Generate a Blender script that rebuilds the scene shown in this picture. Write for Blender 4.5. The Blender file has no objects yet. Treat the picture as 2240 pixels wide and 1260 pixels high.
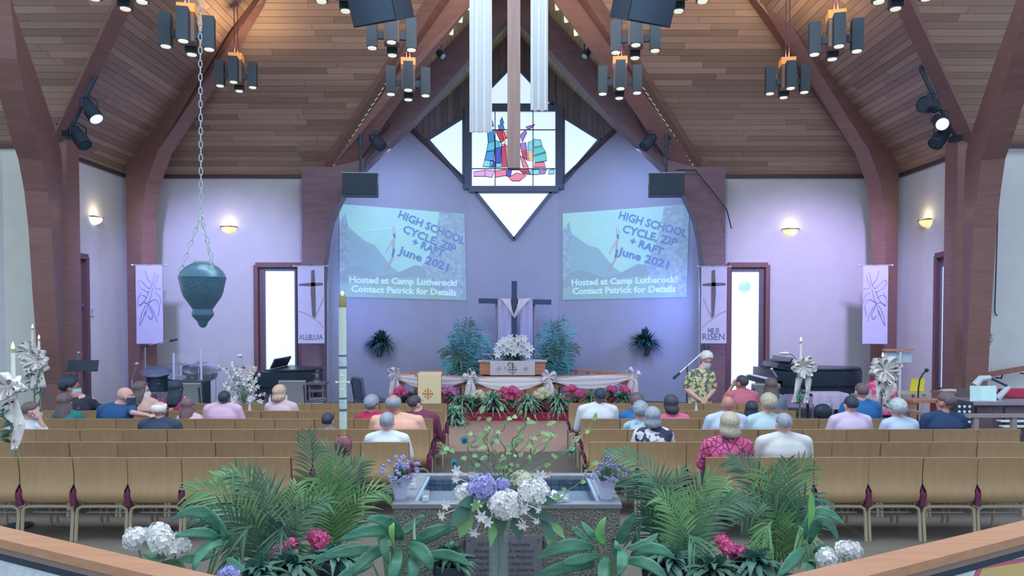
import bpy, bmesh, math, random
from mathutils import Vector, Matrix
PI = math.pi
R = math.radians
random.seed(7)
SC = bpy.context.scene
COL = SC.collection

# ------------------------------------------------------------------ camera
F_PX, CX, HORIZON, EYE, PITCH = 1618.0, 1123.0, 690.0, 2.12, R(1.5)
CY = HORIZON + F_PX * math.tan(PITCH)
cam_data = bpy.data.cameras.new('camera')
cam = bpy.data.objects.new('camera', cam_data)
COL.objects.link(cam)
cam.location = (0, 0, EYE)
cam.rotation_euler = (R(90) - PITCH, 0, 0)
cam_data.sensor_width = 36.0
cam_data.lens = 36.0 * F_PX / 2240.0
cam_data.shift_x = -(CX - 1120.0) / 2240.0
cam_data.shift_y = (CY - 630.0) / 2240.0
cam_data.clip_start, cam_data.clip_end = 0.05, 200
SC.camera = cam

# ------------------------------------------------------------------ colour management
SC.view_settings.view_transform = 'Standard'
SC.view_settings.look = 'None'
SC.view_settings.exposure = 0.12
SC.view_settings.gamma = 1.0
SC.view_settings.use_curve_mapping = False

# ------------------------------------------------------------------ world and lights
world = bpy.data.worlds.new('world')
SC.world = world
world.use_nodes = True
bg = world.node_tree.nodes['Background']
bg.inputs[0].default_value = (0.68, 0.80, 0.96, 1)
bg.inputs[1].default_value = 1.0


def area(name, loc, target, size, power, color, shape='SQUARE', size_y=None, spread=180):
    d = bpy.data.lights.new(name, 'AREA')
    d.energy, d.color, d.size = power, color, size
    d.shape = shape
    if size_y:
        d.shape = 'RECTANGLE'
        d.size_y = size_y
    d.spread = R(spread)
    o = bpy.data.objects.new(name, d)
    COL.objects.link(o)
    o.location = loc
    o.rotation_euler = (Vector(target) - Vector(loc)).to_track_quat('-Z', 'Y').to_euler()
    return o


def spot(name, loc, target, power, color, angle=60, blend=0.6, radius=0.15):
    d = bpy.data.lights.new(name, 'SPOT')
    d.energy, d.color, d.spot_size, d.spot_blend, d.shadow_soft_size = power, color, R(angle), blend, radius
    o = bpy.data.objects.new(name, d)
    COL.objects.link(o)
    o.location = loc
    o.rotation_euler = (Vector(target) - Vector(loc)).to_track_quat('-Z', 'Y').to_euler()
    return o


def point(name, loc, power, color, radius=0.1):
    d = bpy.data.lights.new(name, 'POINT')
    d.energy, d.color, d.shadow_soft_size = power, color, radius
    o = bpy.data.objects.new(name, d)
    COL.objects.link(o)
    o.location = loc
    return o


# violet stage wash on the far walls, blue wash in the apse, added soft fill panel over the nave
spot('stage_wash_light', (-7.1, 13.0, 5.35), (-6.5, 17, 1.7), 720, (0.52, 0.49, 1.0), 84, 0.8, 0.2)
spot('stage_wash_light', (7.05, 13.0, 5.2), (6.5, 17, 1.7), 780, (0.64, 0.50, 1.0), 84, 0.8, 0.2)
area('stage_wash_light', (-2.6, 16.75, 5.9), (-2.9, 18.6, 1.4), 0.6, 34, (0.46, 0.58, 1.0))
area('stage_wash_light', (2.6, 16.75, 5.9), (2.9, 18.6, 1.4), 0.6, 36, (0.44, 0.56, 1.0))
area('stage_wash_light', (-4.36, 16.85, 2.6), (-2.4, 18.6, 1.0), 0.35, 30, (0.30, 0.36, 1.0))
area('stage_wash_light', (4.36, 16.85, 2.6), (2.4, 18.6, 1.0), 0.35, 60, (0.28, 0.34, 1.0))
area('nave_fill_light', (0, 6.5, 8.6), (0, 8.5, 0), 7.0, 560, (0.84, 0.92, 1.0), size_y=5)

# ------------------------------------------------------------------ helpers
_F = Vector((0, math.cos(PITCH), -math.sin(PITCH)))
_U = Vector((0, math.sin(PITCH), math.cos(PITCH)))


def ray(px, py):
    return _F + Vector(((px - CX) / F_PX, 0, 0)) - _U * ((py - CY) / F_PX)


def P(px, py, Y):
    """world point at depth Y seen at pixel (px, py) of the 2240x1260 photograph"""
    d = ray(px, py)
    return Vector((0, 0, EYE)) + d * (Y / d.y)


def PP(px, py, p0, n):
    """world point where the sight line through a pixel meets the plane (p0, n)"""
    d = ray(px, py)
    o = Vector((0, 0, EYE))
    t = (Vector(p0) - o).dot(Vector(n)) / d.dot(Vector(n))
    return o + d * t


def lin(c):
    return tuple((v / 12.92 if v <= 0.04045 else ((v + 0.055) / 1.055) ** 2.4) for v in [x / 255.0 for x in c])


GAIN = 0.80
MATS = {}


def C(r, g, b, k=1.0):  # bluish haze and lifted blacks are put into these base colours
    return tuple(min(0.93, v / GAIN * k) for v in lin((r, g, b)))


def mat(name, col, rough=0.6, metal=0.0, var=0.0, scale=8.0, stretch=(1, 1, 1), bump=0.0, rnd=0.0, col2=None,
        emit=None, emit_s=0.0, alpha=1.0, trans=0.0, ior=1.45, coord='Object', spec=0.5, detail=4.0, voronoi=False, ramp=None, sheen=0.0):
    """procedural material: noise (or cells) mixing two colours, optional per-object random shade, bump"""
    if name in MATS:
        return MATS[name]
    m = bpy.data.materials.new(name)
    m.use_nodes = True
    nt = m.node_tree
    b = nt.nodes['Principled BSDF']
    b.inputs['Roughness'].default_value = rough
    b.inputs['Metallic'].default_value = metal
    b.inputs['IOR'].default_value = ior
    b.inputs['Specular IOR Level'].default_value = spec
    b.inputs['Base Color'].default_value = (*col, 1)
    if trans:
        b.inputs['Transmission Weight'].default_value = trans
    if alpha < 1:
        b.inputs['Alpha'].default_value = alpha
    if emit:
        b.inputs['Emission Color'].default_value = (*emit, 1)
        b.inputs['Emission Strength'].default_value = emit_s
    out = None
    if var or bump or col2:
        tc = nt.nodes.new('ShaderNodeTexCoord')
        mp = nt.nodes.new('ShaderNodeMapping')
        mp.inputs['Scale'].default_value = stretch
        nt.links.new(tc.outputs[coord], mp.inputs[0])
        if voronoi:
            tx = nt.nodes.new('ShaderNodeTexVoronoi')
            if voronoi == 'edge':
                tx.feature = 'DISTANCE_TO_EDGE'
            fac = tx.outputs['Distance']
        else:
            tx = nt.nodes.new('ShaderNodeTexNoise')
            tx.inputs['Detail'].default_value = detail
            fac = tx.outputs[0]
        tx.inputs['Scale'].default_value = scale
        nt.links.new(mp.outputs[0], tx.inputs['Vector'])
        if rnd:
            oi = nt.nodes.new('ShaderNodeObjectInfo')
            mul = nt.nodes.new('ShaderNodeVectorMath')
            mul.operation = 'SCALE'
            mul.inputs[0].default_value = (37.0, 91.0, 53.0)
            nt.links.new(oi.outputs['Random'], mul.inputs['Scale'])
            nt.links.new(mul.outputs[0], mp.inputs['Location'])
        rp = nt.nodes.new('ShaderNodeValToRGB')
        lo, hi = ramp or (0.3, 0.7)
        rp.color_ramp.elements[0].position = lo
        rp.color_ramp.elements[1].position = hi
        c2 = col2 or tuple(min(0.95, v * (1 + var)) for v in col)
        c1 = col if col2 else tuple(v * (1 - var) for v in col)
        rp.color_ramp.elements[0].color = (*c1, 1)
        rp.color_ramp.elements[1].color = (*c2, 1)
        nt.links.new(fac, rp.inputs[0])
        out = rp.outputs[0]
        if bump:
            bp = nt.nodes.new('ShaderNodeBump')
            bp.inputs['Strength'].default_value = bump
            bp.inputs['Distance'].default_value = 0.02
            nt.links.new(fac, bp.inputs['Height'])
            nt.links.new(bp.outputs[0], b.inputs['Normal'])
    if rnd:
        oi = nt.nodes.new('ShaderNodeObjectInfo')
        mr = nt.nodes.new('ShaderNodeMapRange')
        mr.inputs['To Min'].default_value = 1 - rnd
        mr.inputs['To Max'].default_value = 1 + rnd
        nt.links.new(oi.outputs['Random'], mr.inputs[0])
        mx = nt.nodes.new('ShaderNodeVectorMath')
        mx.operation = 'SCALE'
        if out is not None:
            nt.links.new(out, mx.inputs[0])
        else:
            mx.inputs[0].default_value = col
        nt.links.new(mr.outputs[0], mx.inputs['Scale'])
        out = mx.outputs[0]
    if out is not None:
        nt.links.new(out, b.inputs['Base Color'])
    MATS[name] = m
    return m


class MB:
    """collects simple shapes; build() links them as ONE mesh object"""

    def __init__(s):
        s.v, s.f, s.mi = [], [], []
        s.cur = 0

    def add(s, verts, faces):
        o = len(s.v)
        s.v += [tuple(v) for v in verts]
        s.f += [tuple(i + o for i in f) for f in faces]
        s.mi += [s.cur] * len(faces)
        return s

    def box(s, c, size, rot=None):
        x, y, z = size[0] / 2, size[1] / 2, size[2] / 2
        vs = [Vector((a * x, b * y, d * z)) for d in (-1, 1) for b in (-1, 1) for a in (-1, 1)]
        if rot is not None:
            vs = [rot @ v for v in vs]
        c = Vector(c)
        return s.add([v + c for v in vs], [(0, 2, 3, 1), (4, 5, 7, 6), (0, 1, 5, 4), (2, 6, 7, 3), (0, 4, 6, 2), (1, 3, 7, 5)])

    def bar(s, a, b, w, d, up=(0, 0, 1)):
        """box from a to b, w across, d along up"""
        a, b = Vector(a), Vector(b)
        t = (b - a).normalized()
        side = t.cross(Vector(up))
        if side.length < 1e-4:
            side = t.cross(Vector((0, 1, 0)))
        side.normalize()
        u = side.cross(t)
        vs = []
        for p in (a, b):
            for i, j in ((-1, -1), (1, -1), (1, 1), (-1, 1)):
                vs.append(p + side * (w / 2 * i) + u * (d / 2 * j))
        return s.add(vs, [(3, 2, 1, 0), (4, 5, 6, 7), (0, 1, 5, 4), (1, 2, 6, 5), (2, 3, 7, 6), (3, 0, 4, 7)])

    def tube(s, path, r, n=6, cap=True, close=False):
        path = [Vector(p) for p in path]
        rs = r if isinstance(r, (list, tuple)) else [r] * len(path)
        rings = []
        nrm = None
        L = len(path)
        for i, p in enumerate(path):
            if close:
                t = path[(i + 1) % L] - path[i - 1]
            else:
                t = path[min(i + 1, L - 1)] - path[max(i - 1, 0)]
            if t.length < 1e-9:
                t = Vector((0, 0, 1))
            t.normalize()
            if nrm is None:
                nrm = t.orthogonal().normalized()
            else:
                nrm = nrm - t * nrm.dot(t)
                if nrm.length < 1e-6:
                    nrm = t.orthogonal()
                nrm.normalize()
            bi = t.cross(nrm)
            rings.append([p + (nrm * math.cos(2 * PI * k / n) + bi * math.sin(2 * PI * k / n)) * rs[i] for k in range(n)])
        vs = [v for rg in rings for v in rg]
        fs = []
        for i in range(L if close else L - 1):
            j = (i + 1) % L
            for k in range(n):
                k2 = (k + 1) % n
                fs.append((i * n + k, i * n + k2, j * n + k2, j * n + k))
        if cap and not close:
            fs.append(tuple(range(n - 1, -1, -1)))
            fs.append(tuple((L - 1) * n + k for k in range(n)))
        return s.add(vs, fs)

    def cyl(s, a, b, r0, r1=None, n=12):
        return s.tube([a, b], [r0, r0 if r1 is None else r1], n)

    def lathe(s, prof, c=(0, 0, 0), n=20, axis=None, mod=None):
        c = Vector(c)
        q = Vector((0, 0, 1)).rotation_difference(Vector(axis)) if axis is not None else None
        vs, fs = [], []
        for i, (r, z) in enumerate(prof):
            for k in range(n):
                a = 2 * PI * k / n
                rr = r * (mod(a, i) if mod else 1)
                v = Vector((rr * math.cos(a), rr * math.sin(a), z))
                vs.append(c + (q @ v if q else v))
        for i in range(len(prof) - 1):
            for k in range(n):
                k2 = (k + 1) % n
                fs.append((i * n + k, i * n + k2, (i + 1) * n + k2, (i + 1) * n + k))
        fs.append(tuple(range(n - 1, -1, -1)))
        fs.append(tuple((len(prof) - 1) * n + k for k in range(n)))
        return s.add(vs, fs)

    def ball(s, c, r, n=10, m=7, rot=None):
        rx, ry, rz = r if isinstance(r, (list, tuple)) else (r, r, r)
        c = Vector(c)
        vs, fs = [], []

        def T(v):
            return c + (rot @ v if rot is not None else v)
        vs.append(T(Vector((0, 0, -rz))))
        for i in range(1, m):
            ph = -PI / 2 + PI * i / m
            for k in range(n):
                a = 2 * PI * k / n
                vs.append(T(Vector((rx * math.cos(ph) * math.cos(a), ry * math.cos(ph) * math.sin(a), rz * math.sin(ph)))))
        vs.append(T(Vector((0, 0, rz))))
        for k in range(n):
            fs.append((0, 1 + (k + 1) % n, 1 + k))
        for i in range(m - 2):
            for k in range(n):
                k2 = (k + 1) % n
                fs.append((1 + i * n + k, 1 + i * n + k2, 1 + (i + 1) * n + k2, 1 + (i + 1) * n + k))
        t = len(vs) - 1
        for k in range(n):
            fs.append((t, 1 + (m - 2) * n + k, 1 + (m - 2) * n + (k + 1) % n))
        return s.add(vs, fs)

    def prism(s, pts, ext):
        """planar polygon pts extruded by vector ext"""
        pts = [Vector(p) for p in pts]
        e = Vector(ext)
        n = len(pts)
        nrm = Vector((0, 0, 0))
        for i in range(n):
            nrm += pts[i].cross(pts[(i + 1) % n])
        if nrm.dot(e) > 0:
            pts = pts[::-1]
        vs = pts + [p + e for p in pts]
        fs = [tuple(range(n)), tuple(range(2 * n - 1, n - 1, -1))]
        for i in range(n):
            j = (i + 1) % n
            fs.append((j, i, n + i, n + j))
        return s.add(vs, fs)

    def sheet(s, rows, close_u=False):
        """grid of points"""
        nr, nc = len(rows), len(rows[0])
        vs = [p for r_ in rows for p in r_]
        fs = []
        for i in range(nr - 1):
            for k in range(nc if close_u else nc - 1):
                k2 = (k + 1) % nc
                fs.append((i * nc + k, i * nc + k2, (i + 1) * nc + k2, (i + 1) * nc + k))
        return s.add(vs, fs)

    def slab(s, rows, th):
        """grid with thickness: rows of points, offset along local normals"""
        nr, nc = len(rows), len(rows[0])
        g = [[Vector(p) for p in r_] for r_ in rows]
        nb = []
        for i in range(nr):
            rr = []
            for k in range(nc):
                du = g[i][min(k + 1, nc - 1)] - g[i][max(k - 1, 0)]
                dv = g[min(i + 1, nr - 1)][k] - g[max(i - 1, 0)][k]
                n_ = du.cross(dv)
                if n_.length > 1e-9:
                    n_.normalize()
                rr.append(g[i][k] + n_ * th)
            nb.append(rr)
        o = nr * nc
        vs = [p for r_ in g for p in r_] + [p for r_ in nb for p in r_]
        fs = []
        for i in range(nr - 1):
            for k in range(nc - 1):
                a, b, c, d = i * nc + k, i * nc + k + 1, (i + 1) * nc + k + 1, (i + 1) * nc + k
                fs.append((d, c, b, a))
                fs.append((o + a, o + b, o + c, o + d))
        for i in range(nr - 1):
            a, d = i * nc, (i + 1) * nc
            fs.append((a, o + a, o + d, d))
            b, c = i * nc + nc - 1, (i + 1) * nc + nc - 1
            fs.append((c, o + c, o + b, b))
        for k in range(nc - 1):
            a, b = k, k + 1
            fs.append((b, o + b, o + a, a))
            c, d = (nr - 1) * nc + k, (nr - 1) * nc + k + 1
            fs.append((c, o + c, o + d, d))
        return s.add(vs, fs)

    def mesh(s, name, smooth=30):
        me = bpy.data.meshes.new(name)
        me.from_pydata(s.v, [], s.f)
        if max(s.mi, default=0) > 0:
            me.polygons.foreach_set('material_index', s.mi)
        me.validate()
        if smooth:
            me.polygons.foreach_set('use_smooth', [True] * len(me.polygons))
            if smooth < 180:
                me.set_sharp_from_angle(angle=R(smooth))
        me.update()
        return me

    def build(s, name, m, parent=None, smooth=30):
        me = s.mesh(name, smooth)
        for mm in (m if isinstance(m, (list, tuple)) else [m]):
            me.materials.append(mm)
        return link(name, me, parent)


def link(name, me, parent=None):
    o = bpy.data.objects.new(name, me)
    COL.objects.link(o)
    if parent is not None:
        o.parent = parent
    return o


def tag(o, label=None, cat=None, group=None, kind=None):
    if label:
        o['label'] = label
    if cat:
        o['category'] = cat
    if group:
        o['group'] = group
    if kind:
        o['kind'] = kind
    return o


def thing(name, label, cat, loc=(0, 0, 0), rz=0, group=None):
    o = bpy.data.objects.new(name, None)
    o.empty_display_size = 0.1
    COL.objects.link(o)
    o.location = loc
    o.rotation_euler = (0, 0, rz)
    return tag(o, label, cat, group)


CHILD = {}


def dup(root, loc, rz=0, label=None, group=None, scale=None):
    """copy of a thing, its parts and sub-parts, sharing mesh data"""
    r = root.copy()
    COL.objects.link(r)
    r.location = loc
    r.rotation_euler = (0, 0, rz)
    if scale:
        r.scale = scale if isinstance(scale, (tuple, list)) else (scale,) * 3
    if label:
        r['label'] = label
    if group:
        r['group'] = group
    for ch in list(root.children):
        c = ch.copy()
        COL.objects.link(c)
        c.parent = r
        for g in list(ch.children):
            d = g.copy()
            COL.objects.link(d)
            d.parent = c
    return r


def struct(o, label, cat):
    return tag(o, label, cat, kind='structure')


def text_mesh(txt, size=1.0, extrude=0.002, offset=0.0, shear=0.0, align='CENTER', space=1.0):
    cu = bpy.data.curves.new('lettering', 'FONT')
    cu.body = txt
    cu.size = size
    cu.extrude = extrude
    cu.offset = offset
    cu.shear = shear
    cu.align_x = align
    cu.align_y = 'CENTER'
    cu.space_character = space
    cu.resolution_u = 2
    o = bpy.data.objects.new('lettering', cu)
    COL.objects.link(o)
    dg = bpy.context.evaluated_depsgraph_get()
    me = bpy.data.meshes.new_from_object(o.evaluated_get(dg))
    bpy.data.objects.remove(o)
    bpy.data.curves.remove(cu)
    return me


def lettering(name, txt, m, parent, origin, right, up, size, **kw):
    """raised lettering on a flat surface; right/up are the surface axes"""
    me = text_mesh(txt, size, **kw)
    r_, u_ = Vector(right).normalized(), Vector(up).normalized()
    n_ = r_.cross(u_)
    me.transform(Matrix(((r_.x, u_.x, n_.x, origin[0]), (r_.y, u_.y, n_.y, origin[1]), (r_.z, u_.z, n_.z, origin[2]), (0, 0, 0, 1))))
    me.materials.clear()
    me.materials.append(m)
    return link(name, me, parent)


def fit(me, w):
    """scale a text mesh to width w"""
    xs = [v.co.x for v in me.vertices]
    k = w / max(1e-6, max(xs) - min(xs))
    me.transform(Matrix.Scale(k, 4, (1, 0, 0)))
    return me


def lerp(a, b, t):
    return a + (b - a) * t


ORD = ['first', 'second', 'third', 'fourth', 'fifth', 'sixth', 'seventh', 'eighth', 'ninth', 'tenth', 'eleventh', 'twelfth']
# ------------------------------------------------------------------ materials shared by the building
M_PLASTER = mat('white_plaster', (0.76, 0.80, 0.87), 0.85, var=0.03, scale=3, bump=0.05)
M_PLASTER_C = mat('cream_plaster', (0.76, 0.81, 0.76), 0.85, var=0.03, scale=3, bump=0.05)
M_FARW = mat('white_far_plaster', (0.60, 0.63, 0.70), 0.85, var=0.03, scale=3, bump=0.05)  # same white plaster made darker, to hold back the ambient light
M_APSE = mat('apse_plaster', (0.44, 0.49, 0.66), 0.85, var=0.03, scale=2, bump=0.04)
M_PLANK = mat('cedar_plank', C(150, 128, 116), 0.5, var=0.2, scale=2.5, stretch=(0.6, 14, 14), rnd=0.26, bump=0.1)
M_PLANK_LIT = mat('lamplit_plank', C(196, 188, 150), 0.55, var=0.12, scale=2.5, stretch=(0.6, 14, 14), rnd=0.1)  # paler plank copy, the chancel lamp light is put into its colour
M_BOARD = mat('dark_gable_board', C(124, 114, 122), 0.6, var=0.2, scale=2.5, stretch=(14, 14, 0.6), rnd=0.22)
M_CEIL_BACK = mat('ceiling_backing', C(96, 78, 76), 0.9)
M_BEAM = mat('laminated_timber', C(130, 99, 96), 0.5, var=0.12, scale=3, stretch=(1, 1, 6), bump=0.05)
M_BEAM_DARK = mat('laminated_timber_dark', C(112, 92, 106), 0.55, var=0.12, scale=3, stretch=(1, 1, 6))
M_TRIM_DARK = mat('dark_eave_trim', C(78, 66, 72), 0.6)
M_FRAME = mat('window_frame_metal', C(88, 98, 124), 0.5)
M_DOORWOOD = mat('door_jamb_wood', C(110, 84, 92), 0.5, var=0.15, scale=3, stretch=(8, 8, 0.6))
M_PANE = mat('daylit_glass', (0.7, 0.8, 0.9), 0.25, emit=lin((206, 228, 244)), emit_s=0.92)
M_PANE_SOFT = mat('daylit_textured_glass', (0.6, 0.75, 0.8), 0.3, emit=lin((170, 212, 226)), emit_s=0.8, var=0.1)
M_CARPET = mat('grey_brown_carpet', C(104, 100, 94), 0.95, var=0.12, scale=60, bump=0.3, detail=6)
M_AISLE = mat('tan_cork_floor', C(172, 146, 128), 0.6, var=0.1, scale=14, detail=6)
M_RED = mat('red_carpet', C(150, 48, 74), 0.9, var=0.15, scale=30)
M_BLACK = mat('black_metal', C(44, 60, 76), 0.5)
M_OAK = mat('oak_cap_rail', C(188, 142, 112), 0.3, var=0.1, scale=3, stretch=(1, 10, 10), bump=0.03)

EAVE = 5.32


def newell(pts):
    n = Vector((0, 0, 0))
    for i in range(len(pts)):
        n += pts[i].cross(pts[(i + 1) % len(pts)])
    return n.normalized()


def facet(label, pts, u, pitch, m, zcut=99, lmin=1.2, lmax=3.4, name='ceiling', cat='ceiling', part='plank', th=0.022, cell=None, back_mat=None):
    """planar ceiling or boarding: backing slab plus separate boards laid along u"""
    pts = [Vector(p) for p in pts]
    n = newell(pts)
    cpt = sum(pts, Vector()) / len(pts)
    if n.dot(Vector((0, 0, EYE)) - cpt) < 0:
        n = -n
    b = MB()
    b.prism(pts, -n * 0.12)
    root = b.build(name, back_mat or M_CEIL_BACK, smooth=0)
    struct(root, label, cat)
    u = Vector(u)
    u = (u - n * u.dot(n)).normalized()
    v = n.cross(u).normalized()
    o = pts[0]
    uv = [((p - o).dot(u), (p - o).dot(v)) for p in pts]
    v0, v1 = min(q[1] for q in uv), max(q[1] for q in uv)
    if abs(v0) > abs(v1):
        v = -v
        uv = [(a, -c) for a, c in uv]
        v0, v1 = -v1, -v0
    cube = PLANK_CUBE
    rng = random.Random(len(label))
    rows = int((v1 - v0) / pitch) + 1
    rot = Matrix((u, v, u.cross(v))).transposed().to_4x4()
    for r_ in range(rows):
        vm = v0 + (r_ + 0.5) * pitch
        xs = []
        for i in range(len(uv)):
            (x0, y0), (x1, y1) = uv[i], uv[(i + 1) % len(uv)]
            if (y0 <= vm) != (y1 <= vm):
                xs.append(x0 + (x1 - x0) * (vm - y0) / (y1 - y0))
        xs.sort()
        for k in range(0, len(xs) - 1, 2):
            a, e = xs[k], xs[k + 1]
            if (o + v * vm).z > zcut:
                continue
            x = a
            first = True
            while x < e - 0.05:
                L = rng.uniform(lmin, lmax) * (rng.uniform(0.3, 1) if first else 1)
                first = False
                x2 = min(e, x + L)
                if e - x2 < 0.35:
                    x2 = e
                q = bpy.data.objects.new(part, cube[m.name])
                COL.objects.link(q)
                q.parent = root
                q.matrix_local = Matrix.Translation(o + u * ((x + x2) / 2) + v * vm + n * (th / 2 + rng.uniform(0, 0.006))) @ rot @ Matrix.Diagonal((x2 - x - 0.006, pitch - 0.007, th, 1))
                x = x2
    return root


PLANK_CUBE = {}
for mm in (M_PLANK, M_PLANK_LIT, M_BOARD):
    b = MB()
    b.box((0, 0, 0), (1, 1, 1))
    me = b.mesh('plank', smooth=0)
    me.materials.append(mm)
    PLANK_CUBE[mm.name] = me

# ------------------------------------------------------------------ floors
b = MB()
b.box((0, 8, -0.1), (30, 26, 0.2))
struct(b.build('floor', M_CARPET, smooth=0), 'grey brown carpet floor under the rows of wooden chairs', 'floor')
b = MB()
b.prism([(-1.02, 11.45, 0.0), (1.0, 11.45, 0.0), (4.6, 12.2, 0), (4.6, 14.75, 0.0), (-4.6, 14.75, 0.0), (-4.6, 12.2, 0)], (0, 0, 0.012))
struct(b.build('floor', M_AISLE, smooth=0), 'tan cork floor strip before the red chancel step', 'floor')
# chancel step with a curved red nosing
arc = [Vector((-2.95 + 5.9 * i / 24, 14.78 + 0.5 * abs(-1 + 2 * i / 24) ** 2.5, 0)) for i in range(25)]
b = MB()
b.prism(arc + [Vector((2.95, 17.4, 0)), Vector((1.6, 18.5, 0)), Vector((-1.6, 18.5, 0)), Vector((-2.95, 17.4, 0))], (0, 0, 0.16))
pf = struct(b.build('floor', M_RED, smooth=0), 'raised chancel floor with a red carpeted step edge', 'floor')
b = MB()
b.tube([p + Vector((0, 0.0, 0.15)) for p in arc], 0.022, 6)
b.build('step_nosing', M_RED, pf)

# ------------------------------------------------------------------ walls


def wall(name, label, a, bb, h, m, z0=0.0, th=0.2, hb=None):
    """wall from plan point a to b; thickness goes away from the room"""
    a, bb = Vector((*a, z0)), Vector((*bb, z0))
    d = (bb - a).normalized()
    nrm = Vector((-d.y, d.x, 0))
    if nrm.dot(Vector((0, 6, 0)) - (a + bb) / 2) > 0:
        nrm = -nrm
    b = MB()
    b.prism([a, bb, bb + Vector((0, 0, (hb or h) - z0)), a + Vector((0, 0, h - z0))], nrm * th)
    return struct(b.build(name, m, smooth=0), label, 'wall')


XL, XR, YF, YS = -8.85, 8.80, 17.0, 14.1
wall('wall_left', 'white side wall on the left with a sconce above a dark door', (XL, YS), (XL, YF), EAVE, M_PLASTER)
wall('wall_right', 'white side wall on the right with a sconce beside a tall window', (XR, YS + 0.1), (XR, YF), EAVE, M_PLASTER)
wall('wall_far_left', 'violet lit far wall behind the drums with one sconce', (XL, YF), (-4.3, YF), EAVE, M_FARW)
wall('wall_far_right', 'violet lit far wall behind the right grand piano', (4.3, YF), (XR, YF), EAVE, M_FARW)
wall('wall_back_left', 'cream wall behind the two bow candles on the left', (-9.62, YS - 0.1), (XL - 0.01, YS - 0.1), EAVE, M_PLASTER_C)
wall('wall_outer_left', 'pale angled wall at the left end of the nave', (-11.6, 12.6), (-9.62, YS - 0.1), EAVE + 0.9, M_PLASTER, hb=EAVE)
wall('wall_back_right', 'white wall behind the organ with a wooden handrail', (XR + 0.01, YS), (12.2, YS), EAVE + 0.05, M_PLASTER)

# apse: three panels, the middle one deepest
AC = [(-4.75, 17.79), (-1.16, 19.2), (1.16, 19.2), (4.75, 17.79)]
NL = Vector((AC[1][1] - AC[0][1], -(AC[1][0] - AC[0][0]), 0)).normalized()
NR = Vector((-NL.x, NL.y, 0))
NC = Vector((0, -1, 0))
RIDGE, CSL = 9.5, 1.05


def roof_h(x):
    return RIDGE - CSL * abs(x)


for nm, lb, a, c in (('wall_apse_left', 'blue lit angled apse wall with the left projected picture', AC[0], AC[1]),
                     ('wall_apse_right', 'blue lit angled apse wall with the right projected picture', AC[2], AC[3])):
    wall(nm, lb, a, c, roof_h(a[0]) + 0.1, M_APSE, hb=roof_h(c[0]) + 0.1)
b = MB()
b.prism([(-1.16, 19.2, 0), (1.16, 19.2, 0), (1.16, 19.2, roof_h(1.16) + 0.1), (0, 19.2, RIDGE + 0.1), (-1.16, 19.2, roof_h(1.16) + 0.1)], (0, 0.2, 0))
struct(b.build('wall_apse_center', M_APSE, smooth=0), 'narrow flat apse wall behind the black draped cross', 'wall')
for sx in (-1, 1):
    wall('wall_return_' + ('left' if sx < 0 else 'right'), 'short return wall beside the chancel arch, ' + ('left' if sx < 0 else 'right') + ' side', (sx * 4.7, 17.0), (sx * 4.75, 17.79), EAVE, M_APSE)

# ------------------------------------------------------------------ roof planes with separate planks
# plane B rises from the far eave to the viewer, A from the side eave, C beyond the inner corner
HIPTOP = Vector((0, 11.0, EAVE + 6.0))
VALTOP = Vector((0, 12.82, RIDGE))
S_A = 6.0 / 8.85
for sx, side in ((-1, 'left'), (1, 'right')):
    x0 = XL if sx < 0 else XR
    facet('brown plank ceiling slope over the far wall, %s of the chancel' % side,
          [(x0, YF, EAVE), (sx * 4.0, YF, EAVE), VALTOP, HIPTOP], (1, 0, 0), 0.13, M_PLANK, zcut=8.9)
    va = Vector((x0, YS, EAVE))
    vd = Vector((-sx * 2.79, -2.18, 1.9))
    vb = va + vd * 2.3
    facet('brown plank ceiling slope above the %s side wall' % side,
          [(x0, YS, EAVE), (x0, YF, EAVE), HIPTOP, Vector((0, vb.y - 0.6, HIPTOP.z)), vb], (0, 1, 0), 0.13, M_PLANK, zcut=8.9)
    facet('brown plank ceiling slope above the outer %s wall' % side,
          [(x0 + sx * 3.4, YS, EAVE), (x0, YS, EAVE), vb, vb + Vector((sx * 9, 0, 0))], (1, 0, 0), 0.13, M_PLANK, zcut=7.6)
    facet('pale lit plank ceiling of the chancel, %s slope' % side,
          [(sx * 4.75, 16.9, roof_h(4.75)), VALTOP, (0, 19.4, RIDGE), (sx * 4.75, 19.4, roof_h(4.75))], (0, 1, 0), 0.12, M_PLANK_LIT, lmin=1.5, lmax=3)
    # dark eave trims
    n_ = 1 if sx < 0 else 2
    b = MB()
    b.bar((x0, YF - 0.03, EAVE - 0.03), (sx * 4.6, YF - 0.03, EAVE - 0.03), 0.07, 0.07)
    struct(b.build('trim_%d' % n_, M_TRIM_DARK), 'dark eave trim along the top of the far wall, %s side' % side, 'trim')
    b = MB()
    b.bar((x0 - sx * 0.03, YS, EAVE - 0.03), (x0 - sx * 0.03, YF, EAVE - 0.03), 0.07, 0.07)
    struct(b.build('trim_%d' % (n_ + 2), M_TRIM_DARK), 'dark eave trim along the top of the %s side wall' % side, 'trim')
    b = MB()
    b.bar((x0, YS - 0.14, EAVE - 0.03), (x0 + sx * 3, YS - 0.14, EAVE - 0.03), 0.07, 0.07)
    struct(b.build('trim_%d' % (n_ + 4), M_TRIM_DARK), 'dark eave trim along the top of the outer %s wall' % side, 'trim')

# ------------------------------------------------------------------ laminated arches


def mirror_px(pts):
    return [(2 * 1123.5 - x, y) for x, y in pts]


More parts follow.
